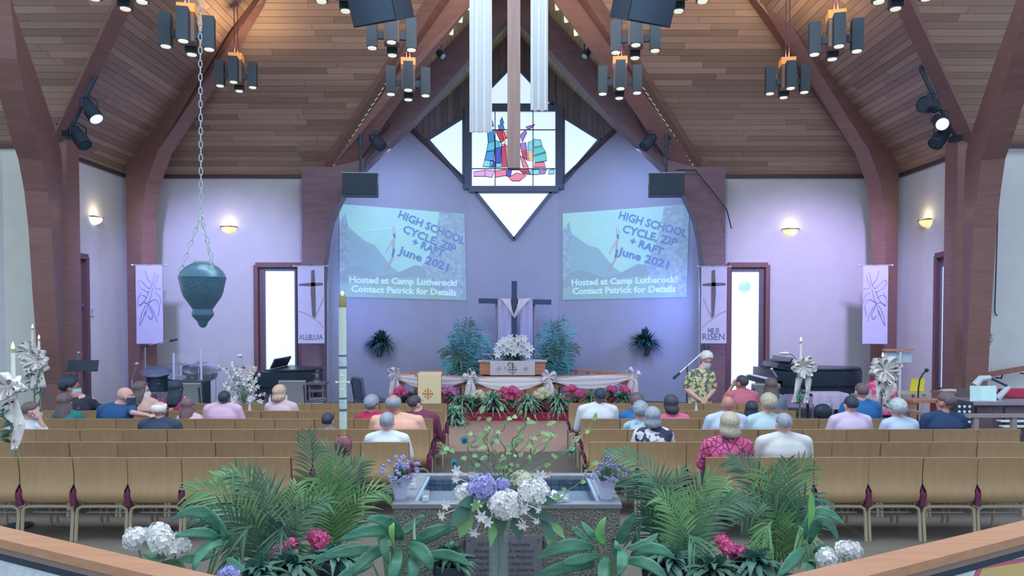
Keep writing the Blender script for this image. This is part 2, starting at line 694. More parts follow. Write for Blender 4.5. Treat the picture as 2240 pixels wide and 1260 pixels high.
def hip_arch(label, origin, d, inner_px, top_len, slope, th, m, foot_w, outer_px=None, extra=0.0):
    """curved glulam arch standing in the vertical plane through origin along plan direction d"""
    o = Vector((*origin, 0))
    d = Vector((*d, 0)).normalized()
    n_ = Vector((d.y, -d.x, 0))
    if n_.dot(Vector((0, 0, 0)) - o) < 0:
        n_ = -n_
    if not outer_px:
        o = o + n_ * 0.26
    inner = []
    for px, py in inner_px:
        q = PP(px, py, o, n_)
        inner.append(q)
    foot = inner[0].copy()
    foot.z = 0
    pts = [o + d * 0.42, foot] + inner
    last = inner[-1]
    ext = (inner[-1] - inner[-2]).normalized() * 3.0
    pts.append(last + ext)
    s_end = (last + ext - o).dot(d)
    pts.append(o + d * s_end + Vector((0, 0, EAVE + slope * s_end + extra)))
    pts.append(o + d * 0.42 + Vector((0, 0, EAVE + slope * 0.42 + extra)))
    if outer_px:
        op = [PP(px, py, o, n_) for px, py in outer_px]
        f2 = op[0].copy()
        f2.z = 0
        pts = [f2, foot] + inner + op[::-1]
    b = MB()
    b.prism(pts, -n_ * th)
    return struct(b.build('roof_arch', m, smooth=0), label, 'arch')


hipL = [(310, 560), (311, 480), (320, 400), (345, 330), (400, 245), (462, 145), (547, 0)]
hip_arch('brown laminated corner arch left of the drums, rising to the roof', (XL + 0.05, YF - 0.06), (8.85, -6.0), hipL, 10, 6.0 / 10.69, 0.32, M_BEAM, 0.6)
hip_arch('brown laminated corner arch right of the grand piano, rising to the roof', (XR - 0.05, YF - 0.06), (-8.8, -6.0), mirror_px(hipL), 10, 6.0 / 10.65, 0.32, M_BEAM, 0.6)
armL = [(134, 840), (120, 640), (112, 500), (104, 420), (92, 350), (74, 290), (52, 200), (38, 130), (22, 0)]
armR = [(2112, 840), (2122, 640), (2130, 500), (2138, 420), (2147, 350), (2166, 290), (2190, 200), (2212, 130), (2246, 0)]
ARMO = [(143, 840), (140, 640), (138, 420), (134, 330), (112, 258), (72, 138), (24, 0), (0, -80)]
armL.append((2, -80))
armR.append((2268, -80))
hip_arch('brown laminated arch beside the outer left wall and the bow candles', (XL + 0.42, YS - 0.1), (0.81, -2.2), armL, 5, 0.80, 0.34, M_BEAM, 0.4, outer_px=ARMO)
hip_arch('brown laminated arch beside the outer right wall and the organ', (XR - 0.42, YS - 0.1), (-0.81, -2.2), armR, 5, 0.80, 0.34, M_BEAM, 0.4, outer_px=mirror_px(ARMO))
for sx, side in ((-1, 'left'), (1, 'right')):
    x0 = XL if sx < 0 else XR
    # square posts at the inner corners, their straight valley rafters
    b = MB()
    b.box((x0 - sx * 0.2, YS + 0.12, 2.72), (0.46, 0.4, 5.44))
    struct(b.build('corner_post', M_BEAM, smooth=0), 'square brown post at the %s inner corner below the valley rafter' % side, 'post')
    va = Vector((x0 - sx * 0.1, YS - 0.05, EAVE - 0.1))
    vd = Vector((-sx * 2.79, -2.18, 1.9))
    b = MB()
    r0, r1 = P(1123.5 + sx * 856, 0, 12.0), P(1123.5 + sx * 997, 300, 14.05)
    b.bar(r1 + (r1 - r0) * 0.05, r0 + (r0 - r1) * 0.9, 0.24, 0.24)
    struct(b.build('valley_rafter', M_BEAM, smooth=0), 'straight brown valley rafter carrying stage lights on the %s' % side, 'beam')
    # chancel arch, frontal, with its post and haunch
    inner = [(705, 780), (706, 620), (708, 573), (715, 520), (723, 483), (737, 450), (752, 420), (793, 370), (843, 323), (905, 265), (1000, 160), (1060, 92), (1123.5, 24)]
    outer = [(1123.5, -75), (725, 365), (660, 365), (660, 780)]
    if sx > 0:
        inner, outer = mirror_px(inner), mirror_px(outer)
    p2 = [P(x, y, 16.2) for x, y in inner + outer]
    f0, f1 = p2[0].copy(), p2[-1].copy()
    f0.z = f1.z = 0
    b = MB()
    b.prism([f0] + p2 + [f1], (0, 0.4, 0))
    struct(b.build('chancel_arch', M_BEAM_DARK, smooth=0), 'dark curved chancel arch and post, %s half' % side, 'arch')
    b = MB()
    a_, c_ = Vector((sx * 4.1, 16.75, 5.42)), VALTOP + Vector((0, -0.1, -0.12))
    b.bar(a_, c_, 0.3, 0.36)
    oq = [(716, 377, 16.55), (850, 188, 15.15), (983, 0, 13.75), (1050, -95, 13.2)]
    iq = [(1112, -95, 13.2), (1040, -4, 13.75), (898, 187, 15.15), (790, 345, 16.4)]
    b.prism([P(x if sx < 0 else 2247 - x, y, Y_ - 0.25) for x, y, Y_ in oq + iq], (0, 0.28, 0.12))
    b.bar(a_ + Vector((sx * 0.32, 0.12, -0.1)), a_ + Vector((-sx * 0.02, -0.05, 0.02)), 0.4, 0.32)
    struct(b.build('chancel_rafter', M_BEAM, smooth=0), 'reddish brown rafter above the chancel arch, %s side' % side, 'beam')

# ------------------------------------------------------------------ gable boards and the diamond window
PL0, PC0, PR0 = Vector((*AC[0], 0)), Vector((*AC[1], 0)), Vector((*AC[3], 0))


def on_apse(px, py, off=0.0):
    if px < 1025:
        return PP(px, py, PL0 + NL * off, NL)
    if px > 1222:
        return PP(px, py, PR0 + NR * off, NR)
    return PP(px, py, PC0 + NC * off, NC)


def strip_poly(px_pts):
    return [on_apse(x, y) for x, y in px_pts]


for sx, side in ((-1, 'left'), (1, 'right')):
    q = [(897, 279), (1024.9, 396), (1024.9, 160), (960, 215)]
    if sx > 0:
        q = [(2247 - x, y) for x, y in q]
    pts = strip_poly(q)
    top = max(p.z for p in pts)
    facet('dark vertical gable boarding on the %s angled apse wall' % side, pts, (0, 0, 1), 0.16, M_BOARD, name='gable_boarding', cat='boarding', part='board', lmin=6, lmax=7, th=0.03)
pts = strip_poly([(1025.1, 396), (1221.9, 396), (1221.9, 150), (1123.5, 40), (1025.1, 150)])
facet('dark vertical gable boarding above the middle of the diamond window', pts, (0, 0, 1), 0.16, M_BOARD, name='gable_boarding', cat='boarding', part='board', lmin=6, lmax=7, th=0.03)

win = thing('window_1', 'large diamond window with stained glass centre above the draped cross', 'window')
win['kind'] = 'structure'


def frame_bar(p, q, w, part='frame', off=0.05, dep=0.12, m=None):
    A, B_ = on_apse(*p, off), on_apse(*q, off)
    mid = (p[0] + q[0]) / 2
    n_ = NL if mid < 1025 else (NR if mid > 1222 else NC)
    b = MB()
    b.bar(A, B_, w, dep, up=n_)
    return b.build(part, m or M_FRAME, win)


def pane(pts, part='pane', off=0.05, m=None):
    mid = sum(p[0] for p in pts) / len(pts)
    n_ = NL if mid < 1025 else (NR if mid > 1222 else NC)
    b = MB()
    p0 = PL0 if mid < 1025 else (PR0 if mid > 1222 else PC0)
    b.prism([PP(x, y, p0 + n_ * off, n_) for x, y in pts], -n_ * 0.03)
    return b.build(part, m or M_PANE, win, smooth=0)


PANES = [[(934, 306), (1014, 256), (1014, 398)], [(1313, 306), (1233, 256), (1233, 398)],
         [(1036, 231), (1123.5, 140), (1211, 231)], [(1040, 420), (1207, 420), (1124, 524)]]
for p in PANES:
    pane(p, m=M_PANE)
    for i in range(3):
        frame_bar(p[i], p[(i + 1) % 3], 0.08)
for x in (1022, 1225):
    frame_bar((x, 236), (x, 414), 0.2, dep=0.16)
for x in (1016, 1231):
    frame_bar((x, 250), (x, 402), 0.05, dep=0.2)
frame_bar((1026, 238), (1221, 238), 0.16, dep=0.16)
frame_bar((1026, 414), (1221, 414), 0.15, dep=0.16)
pane([(1026, 240), (1221, 240), (1221, 412), (1026, 412)], part='stained_glass')

# coloured pieces of the stained glass, each with its own leaded edge
M_LEAD = mat('lead_came', C(58, 62, 84), 0.5)
GL = {}


def glassmat(c):
    if c not in GL:
        GL[c] = mat('glass_%d_%d_%d' % c, lin(c), 0.3, emit=lin(c), emit_s=0.75, var=0.0)
    return GL[c]


BLUE, TEAL, NAVY, RED, ROSE, PINK, GOLD, CYAN, MAUVE, WHITE, CRIM, AQUA = ((50, 130, 200), (70, 180, 205), (50, 60, 180), (176, 44, 84), (216, 110, 140), (206, 150, 205), (220, 180, 140), (110, 200, 215), (150, 110, 200), (214, 226, 240), (150, 40, 70), (80, 190, 190))
pieces = [
    ([(1066, 286), (1080, 284), (1082, 308), (1068, 312)], BLUE), ([(1068, 312), (1082, 308), (1082, 330), (1064, 332)], TEAL),
    ([(1064, 332), (1082, 326), (1080, 352), (1060, 350)], BLUE), ([(1060, 350), (1080, 352), (1076, 366), (1056, 364)], CYAN),
    ([(1090, 274), (1100, 272), (1104, 284), (1092, 286)], BLUE), ([(1084, 286), (1100, 284), (1108, 302), (1096, 312)], RED),
    ([(1098, 290), (1110, 288), (1110, 302), (1102, 306)], GOLD), ([(1084, 306), (1096, 312), (1098, 322), (1084, 324)], TEAL),
    ([(1084, 324), (1096, 324), (1096, 356), (1084, 356)], NAVY), ([(1097, 316), (1104, 314), (1110, 366), (1098, 366)], RED),
    ([(1104, 314), (1110, 320), (1113, 340), (1112, 366), (1110, 366)], ROSE), ([(1090, 312), (1106, 308), (1104, 320), (1094, 322)], WHITE),
    ([(1072, 352), (1084, 354), (1084, 366), (1072, 366)], NAVY), ([(1085, 357), (1096, 357), (1096, 366), (1085, 366)], CYAN),
    ([(1036, 376), (1062, 372), (1060, 386), (1036, 386)], PINK), ([(1062, 372), (1082, 374), (1076, 388), (1060, 386)], PINK),
    ([(1083, 374), (1108, 370), (1108, 384), (1083, 388)], ROSE), ([(1108, 372), (1120, 372), (1116, 386), (1108, 386)], NAVY),
    ([(1112, 388), (1130, 378), (1152, 384), (1136, 396), (1120, 396)], ROSE), ([(1134, 370), (1156, 368), (1160, 382), (1144, 380)], CRIM),
    ([(1138, 296), (1150, 284), (1152, 290), (1142, 312)], MAUVE), ([(1138, 314), (1150, 312), (1152, 324), (1140, 328)], MAUVE),
    ([(1140, 330), (1152, 326), (1154, 352), (1144, 344)], RED), ([(1138, 340), (1146, 346), (1156, 366), (1144, 366)], ROSE),
    ([(1155, 312), (1166, 306), (1166, 328), (1155, 330)], CYAN), ([(1155, 332), (1166, 330), (1166, 352), (1157, 352)], GOLD),
    ([(1168, 304), (1182, 306), (1186, 318), (1168, 322)], CYAN), ([(1168, 324), (1186, 320), (1194, 332), (1168, 340)], AQUA),
    ([(1168, 342), (1194, 334), (1196, 352), (1170, 356)], AQUA), ([(1170, 356), (1190, 354), (1194, 366), (1168, 366)], ROSE),
    ([(1160, 372), (1180, 370), (1178, 382), (1160, 382)], CYAN), ([(1180, 372), (1196, 371), (1192, 380), (1180, 381)], MAUVE),
    ([(1200, 372), (1212, 370), (1212, 380), (1200, 381)], CYAN), ([(1070, 268), (1076, 262), (1080, 276), (1070, 280)], BLUE),
    ([(1094, 264), (1098, 256), (1102, 270), (1095, 272)], BLUE), ([(1150, 278), (1170, 272), (1166, 278), (1154, 284)], MAUVE)]
for pts, c in pieces:
    o = pane(pts, 'glass_piece', off=0.062, m=glassmat(c))
    b = MB()
    w = [on_apse(x, y, 0.068) for x, y in pts]
    b.tube(w, 0.011, 4, close=True)
    b.build('lead_edge', M_LEAD, win)
for sgn in (0, 1):
    e = [(893, 276), (1022, 400)]
    if sgn:
        e = [(2247 - x, y) for x, y in e]
    frame_bar(e[0], e[1], 0.09, m=M_TRIM_DARK)
for p, q in (((1083, 240), (1083, 412)), ((1166, 240), (1166, 412)), ((1026, 284), (1221, 284)), ((1026, 369), (1221, 369))):
    frame_bar(p, q, 0.022, part='glazing_bar', off=0.07, dep=0.03, m=M_LEAD)

# ------------------------------------------------------------------ tall side windows and the left door


def tall_window(name, label, corners, plane, n_, glass, m, door=False):
    """corners: (x0, y_top, x1) of the outer frame; glass likewise; both reach towards the floor"""
    root = thing(name, label, 'window' if not door else 'door')
    root['kind'] = 'structure'
    p0, nn = Vector(plane), Vector(n_).normalized()

    def W(px, py, off=0.0):
        return PP(px, py, p0 + nn * off, nn)
    x0, yt0, x1, yt1 = corners
    A, B_ = W(x0, yt0), W(x1, yt1)
    for q in (A, B_):
        b = MB()
        b.bar(Vector((q.x, q.y, 0)) + nn * 0.04, q + nn * 0.04, 0.10, 0.12, up=nn)
        b.build('jamb', m, root)
    b = MB()
    b.bar(A + nn * 0.045, B_ + nn * 0.045, 0.11, 0.13, up=nn)
    b.build('lintel', m, root)
    g0, gt0, g1, gt1, gb = glass
    C_, D_ = W(g0, gt0), W(g1, gt1)
    E_ = W(g0, gb)
    # casing panel behind the glass, with the glass proud in its opening
    b = MB()
    b.prism([Vector((A.x, A.y, 0)), Vector((B_.x, B_.y, 0)), B_, A], nn * 0.03)
    b.build('casing', m, root)
    zb = max(0.25, E_.z)
    b = MB()
    g = [Vector((C_.x, C_.y, zb)), Vector((D_.x, D_.y, zb)), D_, C_]
    b.prism([v + nn * 0.03 for v in g], nn * 0.015)
    b.build('pane', M_PANE, root)
    for i in range(4):
        b = MB()
        b.bar(g[i] + nn * 0.05, g[(i + 1) % 4] + nn * 0.05, 0.045, 0.05, up=nn)
        b.build('sash', M_FRAME, root)
    return root


w2 = tall_window('window_2', 'tall narrow bright window behind the left piano and Alleluia banner', (562, 580, 668, 580), (0, YF, 0), (0, -1, 0), (580, 591, 648, 591, 812), M_DOORWOOD)
w3 = tall_window('window_3', 'tall narrow bright window beside the Risen banner, with round blue decal', (1592, 580, 1677, 580), (0, YF, 0), (0, -1, 0), (1597, 593, 1661, 593, 885), M_DOORWOOD)
b = MB()
cc = PP(1629, 627, (0, YF - 0.055, 0), (0, -1, 0))
b.lathe([(0.145, 0), (0.145, 0.004)], cc, 10, axis=(0, -1, 0))
b.build('decal', mat('blue_decal', C(140, 200, 222), 0.5, emit=lin((110, 184, 210)), emit_s=0.6, col2=C(210, 235, 240), scale=9), w3)
w4 = tall_window('window_4', 'tall side window beyond the organ at the right inner post', (2056, 560, 2100, 550), (XR, 0, 0), (-1, 0, 0), (2066, 581, 2088, 576, 850), M_DOORWOOD)
b = MB()
cc = PP(2076, 615, (XR - 0.055, 0, 0), (-1, 0, 0))
b.box(cc, (0.006, 0.36, 0.62))
b.build('decal', MATS['blue_decal'], w4)
d1 = tall_window('door_1', 'dark wooden door with a narrow glass light at the left post', (140, 556, 182, 562), (XL, 0, 0), (1, 0, 0), (153, 577, 161, 578, 658), M_DOORWOOD, door=True)
b = MB()
h0 = PP(166, 688, (XL + 0.05, 0, 0), (1, 0, 0))
b.box(h0, (0.05, 0.03, 0.16))
b.bar(h0, h0 + Vector((0.05, -0.12, 0)), 0.03, 0.03)
b.build('door_handle', mat('brushed_steel', C(150, 160, 180), 0.35, metal=0.6), d1)
b = MB()
h1 = PP(166, 668, (XL + 0.05, 0, 0), (1, 0, 0))
b.bar(h1 + Vector((0, -0.25, 0)), h1 + Vector((0, 0.25, 0)), 0.05, 0.06)
b.build('door_rail', M_FRAME, d1)

# ------------------------------------------------------------------ parapet in front of the camera
M_PARAPET = mat('textured_white_wall', (0.72, 0.82, 0.90), 0.8, var=0.12, scale=26, bump=0.5)


def parapet(name, label, far_a, far_b, near_a, near_b, h=1.4):
    def H(px, py):
        d = ray(px, py)
        return Vector((0, 0, EYE)) + d * ((h - EYE) / d.z)
    A, B_, C_, D_ = H(*far_a), H(*far_b), H(*near_b), H(*near_a)
    d = (B_ - A).normalized()
    A, D_ = A - d * 0.6, D_ - d * 0.6
    B_, C_ = B_ + d * 0.12, C_ + d * 0.12
    nn = Vector((-d.y, d.x, 0))
    if nn.y > 0:
        nn = -nn
    b = MB()
    b.prism([A - nn * 0.0 + Vector((0, 0, -1.4)) + nn * 0.02, B_ + Vector((0, 0, -1.4)) + nn * 0.02, C_ - nn * 0.014 - Vector((0, 0, 1.4)), D_ - nn * 0.014 - Vector((0, 0, 1.4))], (0, 0, 1.36))
    root = struct(b.build(name, M_PARAPET, smooth=0), label, 'wall')
    b = MB()
    b.prism([A, B_, C_, D_], (0, 0, -0.028))
    b.build('cap_rail', M_OAK, root, smooth=0)
    b = MB()
    dz = Vector((0, 0, -0.006))
    b.prism([A + nn * 0.02 + dz, B_ + nn * 0.02 + dz, C_ - nn * 0.008 + dz, D_ - nn * 0.008 + dz], (0, 0, -0.045))
    b.build('cap_moulding', mat('oak_shadow_moulding', C(140, 122, 116), 0.4), root, smooth=0)
    b = MB()
    dz = dz * 2
    b.prism([A + nn * 0.02 + dz, B_ + nn * 0.02 + dz, C_ - nn * 0.010 + dz, D_ - nn * 0.010 + dz], (0, 0, -0.062))
    b.build('shadow_joint', M_BLACK, root, smooth=0)
    return root, D_, C_, nn


pr, _, _, _ = parapet('wall_parapet_left', 'white parapet wall with an oak cap rail at the left', (0, 1150), (485, 1262), (0, 1181), (349, 1262))
pr2, D_, C_, nn2 = parapet('wall_parapet_right', 'white parapet wall with an oak cap rail at the right', (2240, 1138), (1711, 1262), (2240, 1171), (1890, 1262))
# ------------------------------------------------------------------ rows of wooden chairs
M_PLY = mat('bent_plywood', C(166, 140, 106), 0.32, var=0.06, scale=3.2, stretch=(7, 7, 0.7), rnd=0.07)
M_BURG = mat('burgundy_upholstery', C(104, 44, 80), 0.9, var=0.15, scale=40)
M_TUBE = mat('beige_frame_tube', C(164, 154, 132), 0.4)
M_WIRE = mat('book_rack_wire', C(150, 158, 168), 0.35, metal=0.3)
PITCH_X = 0.51
BACK_PROF = [(-0.035, 0.79), (-0.022, 0.72), (-0.012, 0.62), (-0.014, 0.54), (-0.028, 0.475), (-0.034, 0.435), (-0.026, 0.395), (0.0, 0.362), (0.05, 0.345), (0.12, 0.34)]


def make_chair():
    t = thing('stacking_chair', 'chair', 'chair')
    rows = []
    for (y, z) in BACK_PROF:
        w = 0.2515 if z > 0.53 else (0.246 if z > 0.50 else 0.224)
        rows.append([(w * k / 3, y - 0.012 * (1 - (k / 3) ** 2), z + (0.004 * (1 - (k / 3) ** 2) if z > 0.78 else 0)) for k in (-3, -2, -1, 0, 1, 2, 3)])
    b = MB()
    b.slab(rows, 0.013)
    b.build('backrest', M_PLY, t, smooth=40)
    b = MB()
    b.slab([[(0.25 * k, y + 0.034, z - 0.012) for k in (-1, 0, 1)] for (y, z) in BACK_PROF[:6]], -0.03 if False else 0.028)
    b.build('back_pad', M_BURG, t)
    b = MB()
    b.slab([[(0.2 * k, y, z) for k in (-1.2, 0, 1.2)] for (y, z) in ((0.05, 0.375), (0.2, 0.40), (0.4, 0.42), (0.5, 0.405))], 0.05)
    b.build('seat_pad', M_BURG, t)
    b = MB()
    b.box((0, 0.30, 0.358), (0.45, 0.36, 0.014))
    b.build('seat_shell', M_PLY, t)
    for sx in (-1, 1):
        b = MB()
        b.tube([(sx * 0.236, -0.03, 0.0), (sx * 0.236, 0.0, 0.26), (sx * 0.228, 0.0, 0.30), (sx * 0.19, 0.0, 0.322), (0, 0.0, 0.324)], 0.016, 6)
        b.build('leg', M_TUBE, t)
        b = MB()
        b.tube([(sx * 0.225, 0.50, 0.0), (sx * 0.225, 0.46, 0.30), (sx * 0.225, 0.44, 0.335), (sx * 0.225, 0.30, 0.345), (sx * 0.225, 0.06, 0.335)], 0.0135, 6)
        b.build('leg', M_TUBE, t)
    b = MB()
    b.tube([(-0.16, 0.09, 0.335), (-0.16, 0.07, 0.25), (0.16, 0.07, 0.25), (0.16, 0.09, 0.335)], 0.006, 5)
    b.tube([(-0.19, 0.065, 0.25), (0.19, 0.065, 0.25)], 0.006, 5)
    for k in range(4):
        b.tube([(-0.12 + 0.08 * k, 0.07, 0.25), (-0.12 + 0.08 * k, 0.34, 0.25)], 0.004, 4)
    b.build('book_rack', M_WIRE, t)
    b = MB()
    b.box((0.255, -0.012, 0.395), (0.048, 0.05, 0.12))
    b.tube([(0.255, -0.012, 0.45), (0.255, 0.0, 0.50)], [0.022, 0.008], 6)
    b.build('link_bracket', M_BURG, t)
    return t


ROW_Y = [6.92, 7.76, 8.62, 9.5, 10.3, 11.15]
chair0 = make_chair()
first = True
LEFT = [(-2.087, 6), (-1.094, 9), (-0.98, 10), (-1.03, 11), (-0.97, 12), (-1.0, 11)]
RIGHT = [(1.80, 6), (0.796, 9), (0.82, 10), (0.863, 8), (0.88, 6), (0.83, 6)]
ROWN = ['rearmost row', 'second row from rear', 'third row from rear', 'fourth row from rear', 'fifth row from rear', 'frontmost row']
for side, rows, sg in (('left', LEFT, -1), ('right', RIGHT, 1)):
    for k, (xe, n) in enumerate(rows):
        for i in range(n):
            x = xe + sg * (i + 0.5) * PITCH_X
            jit = random.uniform(-0.008, 0.008)
            lab = 'wooden back chair %s from the aisle, %s, %s block' % (ORD[i], ROWN[k], side)
            g = 'wooden chairs, %s, %s block' % (ROWN[k], side)
            if first:
                chair0.location = (x, ROW_Y[k] + jit, 0)
                chair0['label'] = lab
                chair0['group'] = g
                first = False
            else:
                dup(chair0, (x, ROW_Y[k] + jit, 0), random.uniform(-0.012, 0.012), lab, g)
# ------------------------------------------------------------------ people
SKIN = mat('skin_light', C(206, 164, 158), 0.55, var=0.05, scale=12)
SKIN_T = mat('skin_tan', C(178, 132, 122), 0.55, var=0.05, scale=12)
SKIN_D = mat('skin_dark', C(122, 92, 92), 0.55, var=0.05, scale=12)
M_EYE = mat('eye_dark', (0.03, 0.03, 0.04), 0.3)
M_LIP = mat('lip', C(182, 112, 116), 0.5)
M_MASK = mat('mask_blue', C(160, 205, 225), 0.8, var=0.05, scale=30)
M_MASK_B = mat('mask_black', C(52, 66, 92), 0.8)
M_MASK_W = mat('mask_white', C(214, 220, 232), 0.8, var=0.05, scale=30)
TROUSER = mat('dark_trousers', C(62, 72, 96), 0.85)


def hairmat(name, c, var=0.22):
    return mat('hair_' + name, C(*c), 0.55, var=var, scale=26, stretch=(3, 3, 0.5), bump=0.35)


H_BLACK = hairmat('black', (50, 62, 80))
H_DARK = hairmat('dark_brown', (72, 70, 84))
H_BROWN = hairmat('brown', (104, 92, 98))
H_RED = hairmat('auburn', (122, 98, 106))
H_BLOND = hairmat('blond', (172, 166, 150))
H_GOLD = hairmat('pale_gold', (196, 174, 156))
H_GREY = hairmat('grey', (140, 152, 168))
H_SILVER = hairmat('silver', (176, 188, 196))
H_WHITE = hairmat('white', (226, 222, 218), 0.1)


def cloth(name, c, **kw):
    d = dict(rough=0.9, var=0.07, scale=7, bump=0.25)
    d.update(kw)
    return mat('cloth_' + name, C(*c), **d)


def union(mb, name, voxel, smooth_iter=3):
    """one continuous surface from overlapping shapes"""
    me = mb.mesh(name, smooth=0)
    o = bpy.data.objects.new(name, me)
    COL.objects.link(o)
    m = o.modifiers.new('r', 'REMESH')
    m.mode = 'VOXEL'
    m.voxel_size = voxel
    s = o.modifiers.new('s', 'SMOOTH')
    s.iterations = smooth_iter
    s.factor = 0.5
    dg = bpy.context.evaluated_depsgraph_get()
    res = bpy.data.meshes.new_from_object(o.evaluated_get(dg))
    bpy.data.objects.remove(o)
    bpy.data.meshes.remove(me)
    res.polygons.foreach_set('use_smooth', [True] * len(res.polygons))
    return res


def limb(b, pts, rs, n=10):
    b.tube(pts, rs, n)
    for p, r in zip(pts, rs):
        b.ball(p, r, 10, 6)


def torso(b, zh, zs, sw, lean, k=1.0, add=0.0, bust=0.0):
    """stacked ellipses from hip to neck, leaning forward by lean per metre"""
    H = zs - zh
    secs = [(-0.10, 0.155, 0.125), (0.0, 0.175, 0.125), (0.25, 0.155, 0.112), (0.5, 0.16, 0.115), (0.72, 0.172, 0.118), (0.9, 0.15, 0.098), (1.0, 0.095, 0.075), (1.08, 0.06, 0.058)]
    n = 16
    rows = []
    for t, rx, ry in secs:
        z = zh + H * t
        yo = lean * (z - zh)
        kk = k * (sw / 0.19 if t > 0.4 else (0.5 + 0.5 * sw / 0.19))
        ring = []
        for i in range(n):
            a = 2 * PI * i / n
            ring.append((math.cos(a) * (rx * kk + add), yo + math.sin(a) * (ry * k + add) + (bust * max(0, math.sin(a)) if 0.4 < t < 0.8 else 0), z))
        rows.append(ring)
    b.sheet(rows, close_u=True)
    o = len(b.v) - len(rows) * n
    b.f.append(tuple(o + i for i in range(n - 1, -1, -1)))
    b.f.append(tuple(o + (len(rows) - 1) * n + i for i in range(n)))
    b.mi += [0, 0]


def hand_parts(b, w, d, up, s=1.0, curl=0.5, side=1):
    """palm with four unequal bent fingers and a thumb leaving the side of the palm"""
    w, d, up = Vector(w), Vector(d).normalized(), Vector(up)
    sd = d.cross(up).normalized()
    up = sd.cross(d).normalized()
    b.ball(w + d * 0.045 * s, (0.04 * s, 0.05 * s, 0.016 * s), 10, 6, rot=Matrix((sd, d, up)).transposed())
    fingers = []
    for i, (off, L) in enumerate(((-0.028, 0.062), (-0.010, 0.074), (0.010, 0.078), (0.028, 0.07))):
        p0 = w + d * 0.07 * s + sd * off * s
        c, c2 = math.cos(curl * 0.6), math.sin(curl * 0.6)
        p1 = p0 + (d * c - up * c2) * L * 0.45 * s
        c, c2 = math.cos(curl * 1.6), math.sin(curl * 1.6)
        p2 = p1 + (d * c - up * c2) * L * 0.35 * s
        c, c2 = math.cos(curl * 2.3), math.sin(curl * 2.3)
        p3 = p2 + (d * c - up * c2) * L * 0.28 * s
        fingers.append(([p0 - d * 0.02 * s, p0, p1, p2, p3], [0.009 * s, 0.0095 * s, 0.009 * s, 0.008 * s, 0.006 * s]))
    t0 = w + d * 0.025 * s + sd * 0.03 * s * side
    fingers.append(([t0 - sd * 0.01 * side, t0 + sd * 0.022 * s * side + d * 0.018 * s, t0 + sd * 0.034 * s * side + d * 0.045 * s, t0 + sd * 0.034 * s * side + d * 0.066 * s - up * 0.008], [0.012 * s, 0.011 * s, 0.0095 * s, 0.007 * s]))
    return fingers


def head_shapes(b, c, q, s):
    """skull, jaw, nose, ears, brow; face towards +Y before rotation q"""
    def T(x, y, z):
        return c + q @ Vector((x * s, y * s, z * s))
    rot = q.to_matrix()
    b.ball(T(0, -0.012, 0.025), (0.074 * s, 0.094 * s, 0.088 * s), 14, 9, rot=rot)
    b.ball(T(0, 0.022, -0.045), (0.056 * s, 0.066 * s, 0.070 * s), 12, 8, rot=rot)
    b.ball(T(0, 0.062, -0.092), (0.024 * s, 0.022 * s, 0.02 * s), 8, 5, rot=rot)
    b.tube([T(0, 0.078, 0.012), T(0, 0.100, -0.030), T(0, 0.088, -0.042)], [0.010 * s, 0.016 * s, 0.014 * s], 8)
    b.ball(T(0, 0.072, 0.030), (0.052 * s, 0.016 * s, 0.012 * s), 8, 5, rot=rot)
    for sx in (-1, 1):
        b.ball(T(sx * 0.076, -0.005, -0.012), (0.011 * s, 0.022 * s, 0.034 * s), 8, 6, rot=rot)


def hair_mesh(style, c, q, s):
    b = MB()

    def T(v):
        return c + q @ (Vector(v) * s)
    n = 26
    th = dict(short=0.012, curly=0.034, bob=0.024, long=0.022, fringe=0.012, updo=0.02, crop=0.007).get(style, 0.015)
    back = dict(short=118, curly=128, bob=100, long=100, fringe=118, updo=118, crop=118).get(style, 118)
    rows = []
    nr = 11
    for i in range(nr + 1):
        t = i / nr
        ring = []
        for k in range(n):
            a = 2 * PI * k / n
            front = max(0, math.sin(a))
            side = abs(math.cos(a))
            lim = back * (1 - front ** 0.8 * 0.52) if style != 'bob' else back * (1 - front ** 0.7 * 0.45)
            if style in ('short', 'crop', 'curly') and abs(math.sin(a)) < 0.45:
                lim = min(lim, 88 if style != 'curly' else 104)
            start = 0 if style != 'fringe' else 52
            ph = R(start + (lim - start) * t)
            e = th * (1 - 0.75 * t ** 4)
            if style == 'fringe':
                e = th * math.sin(PI * min(1, max(0, t))) ** 0.5 if 0 < t < 1 else -0.004
            if style == 'curly':
                e *= 0.72 + 0.5 * math.sin(k * 2.7 + i * 1.9) ** 2
            rx, ry, rz = 0.074 + e, 0.094 + e, 0.088 + e
            ring.append((rx * math.sin(ph) * math.cos(a), -0.012 + ry * math.sin(ph) * math.sin(a), 0.025 + rz * math.cos(ph)))
        rows.append(ring)
    if style in ('long', 'bob'):
        drop = 0.22 if style == 'long' else 0.10
        base = rows[-1]
        for j in range(1, 6):
            ring = []
            for k in range(n):
                a = 2 * PI * k / n
                x, y, z = base[k]
                front = max(0, math.sin(a))
                d = drop * j / 5 * (1 - min(1, front * 1.5))
                flare = (0.018 if style == 'bob' else 0.03) * math.sin(PI * j / 6.5) * (1 - min(1, front * 1.5))
                if style == 'bob' and j >= 4:
                    flare -= 0.014 * (j - 3)
                wav = 0.006 * math.sin(k * 2.3 + j)
                ring.append((x * (1 + flare / 0.09) + wav, y * (1 + 0.3 * flare / 0.09) - (0.012 * j / 5 if y < 0.02 else 0), z - d))
            rows.append(ring)
    ins = [(x * 0.8, y * 0.8, z + 0.01) for x, y, z in rows[-1]]
    rows.append(ins)
    b.sheet([[T(p) for p in r_] for r_ in rows], close_u=True)
    if style == 'updo':
        b.ball(T((0, -0.07, 0.10)), 0.04 * s, 12, 8)
    return b


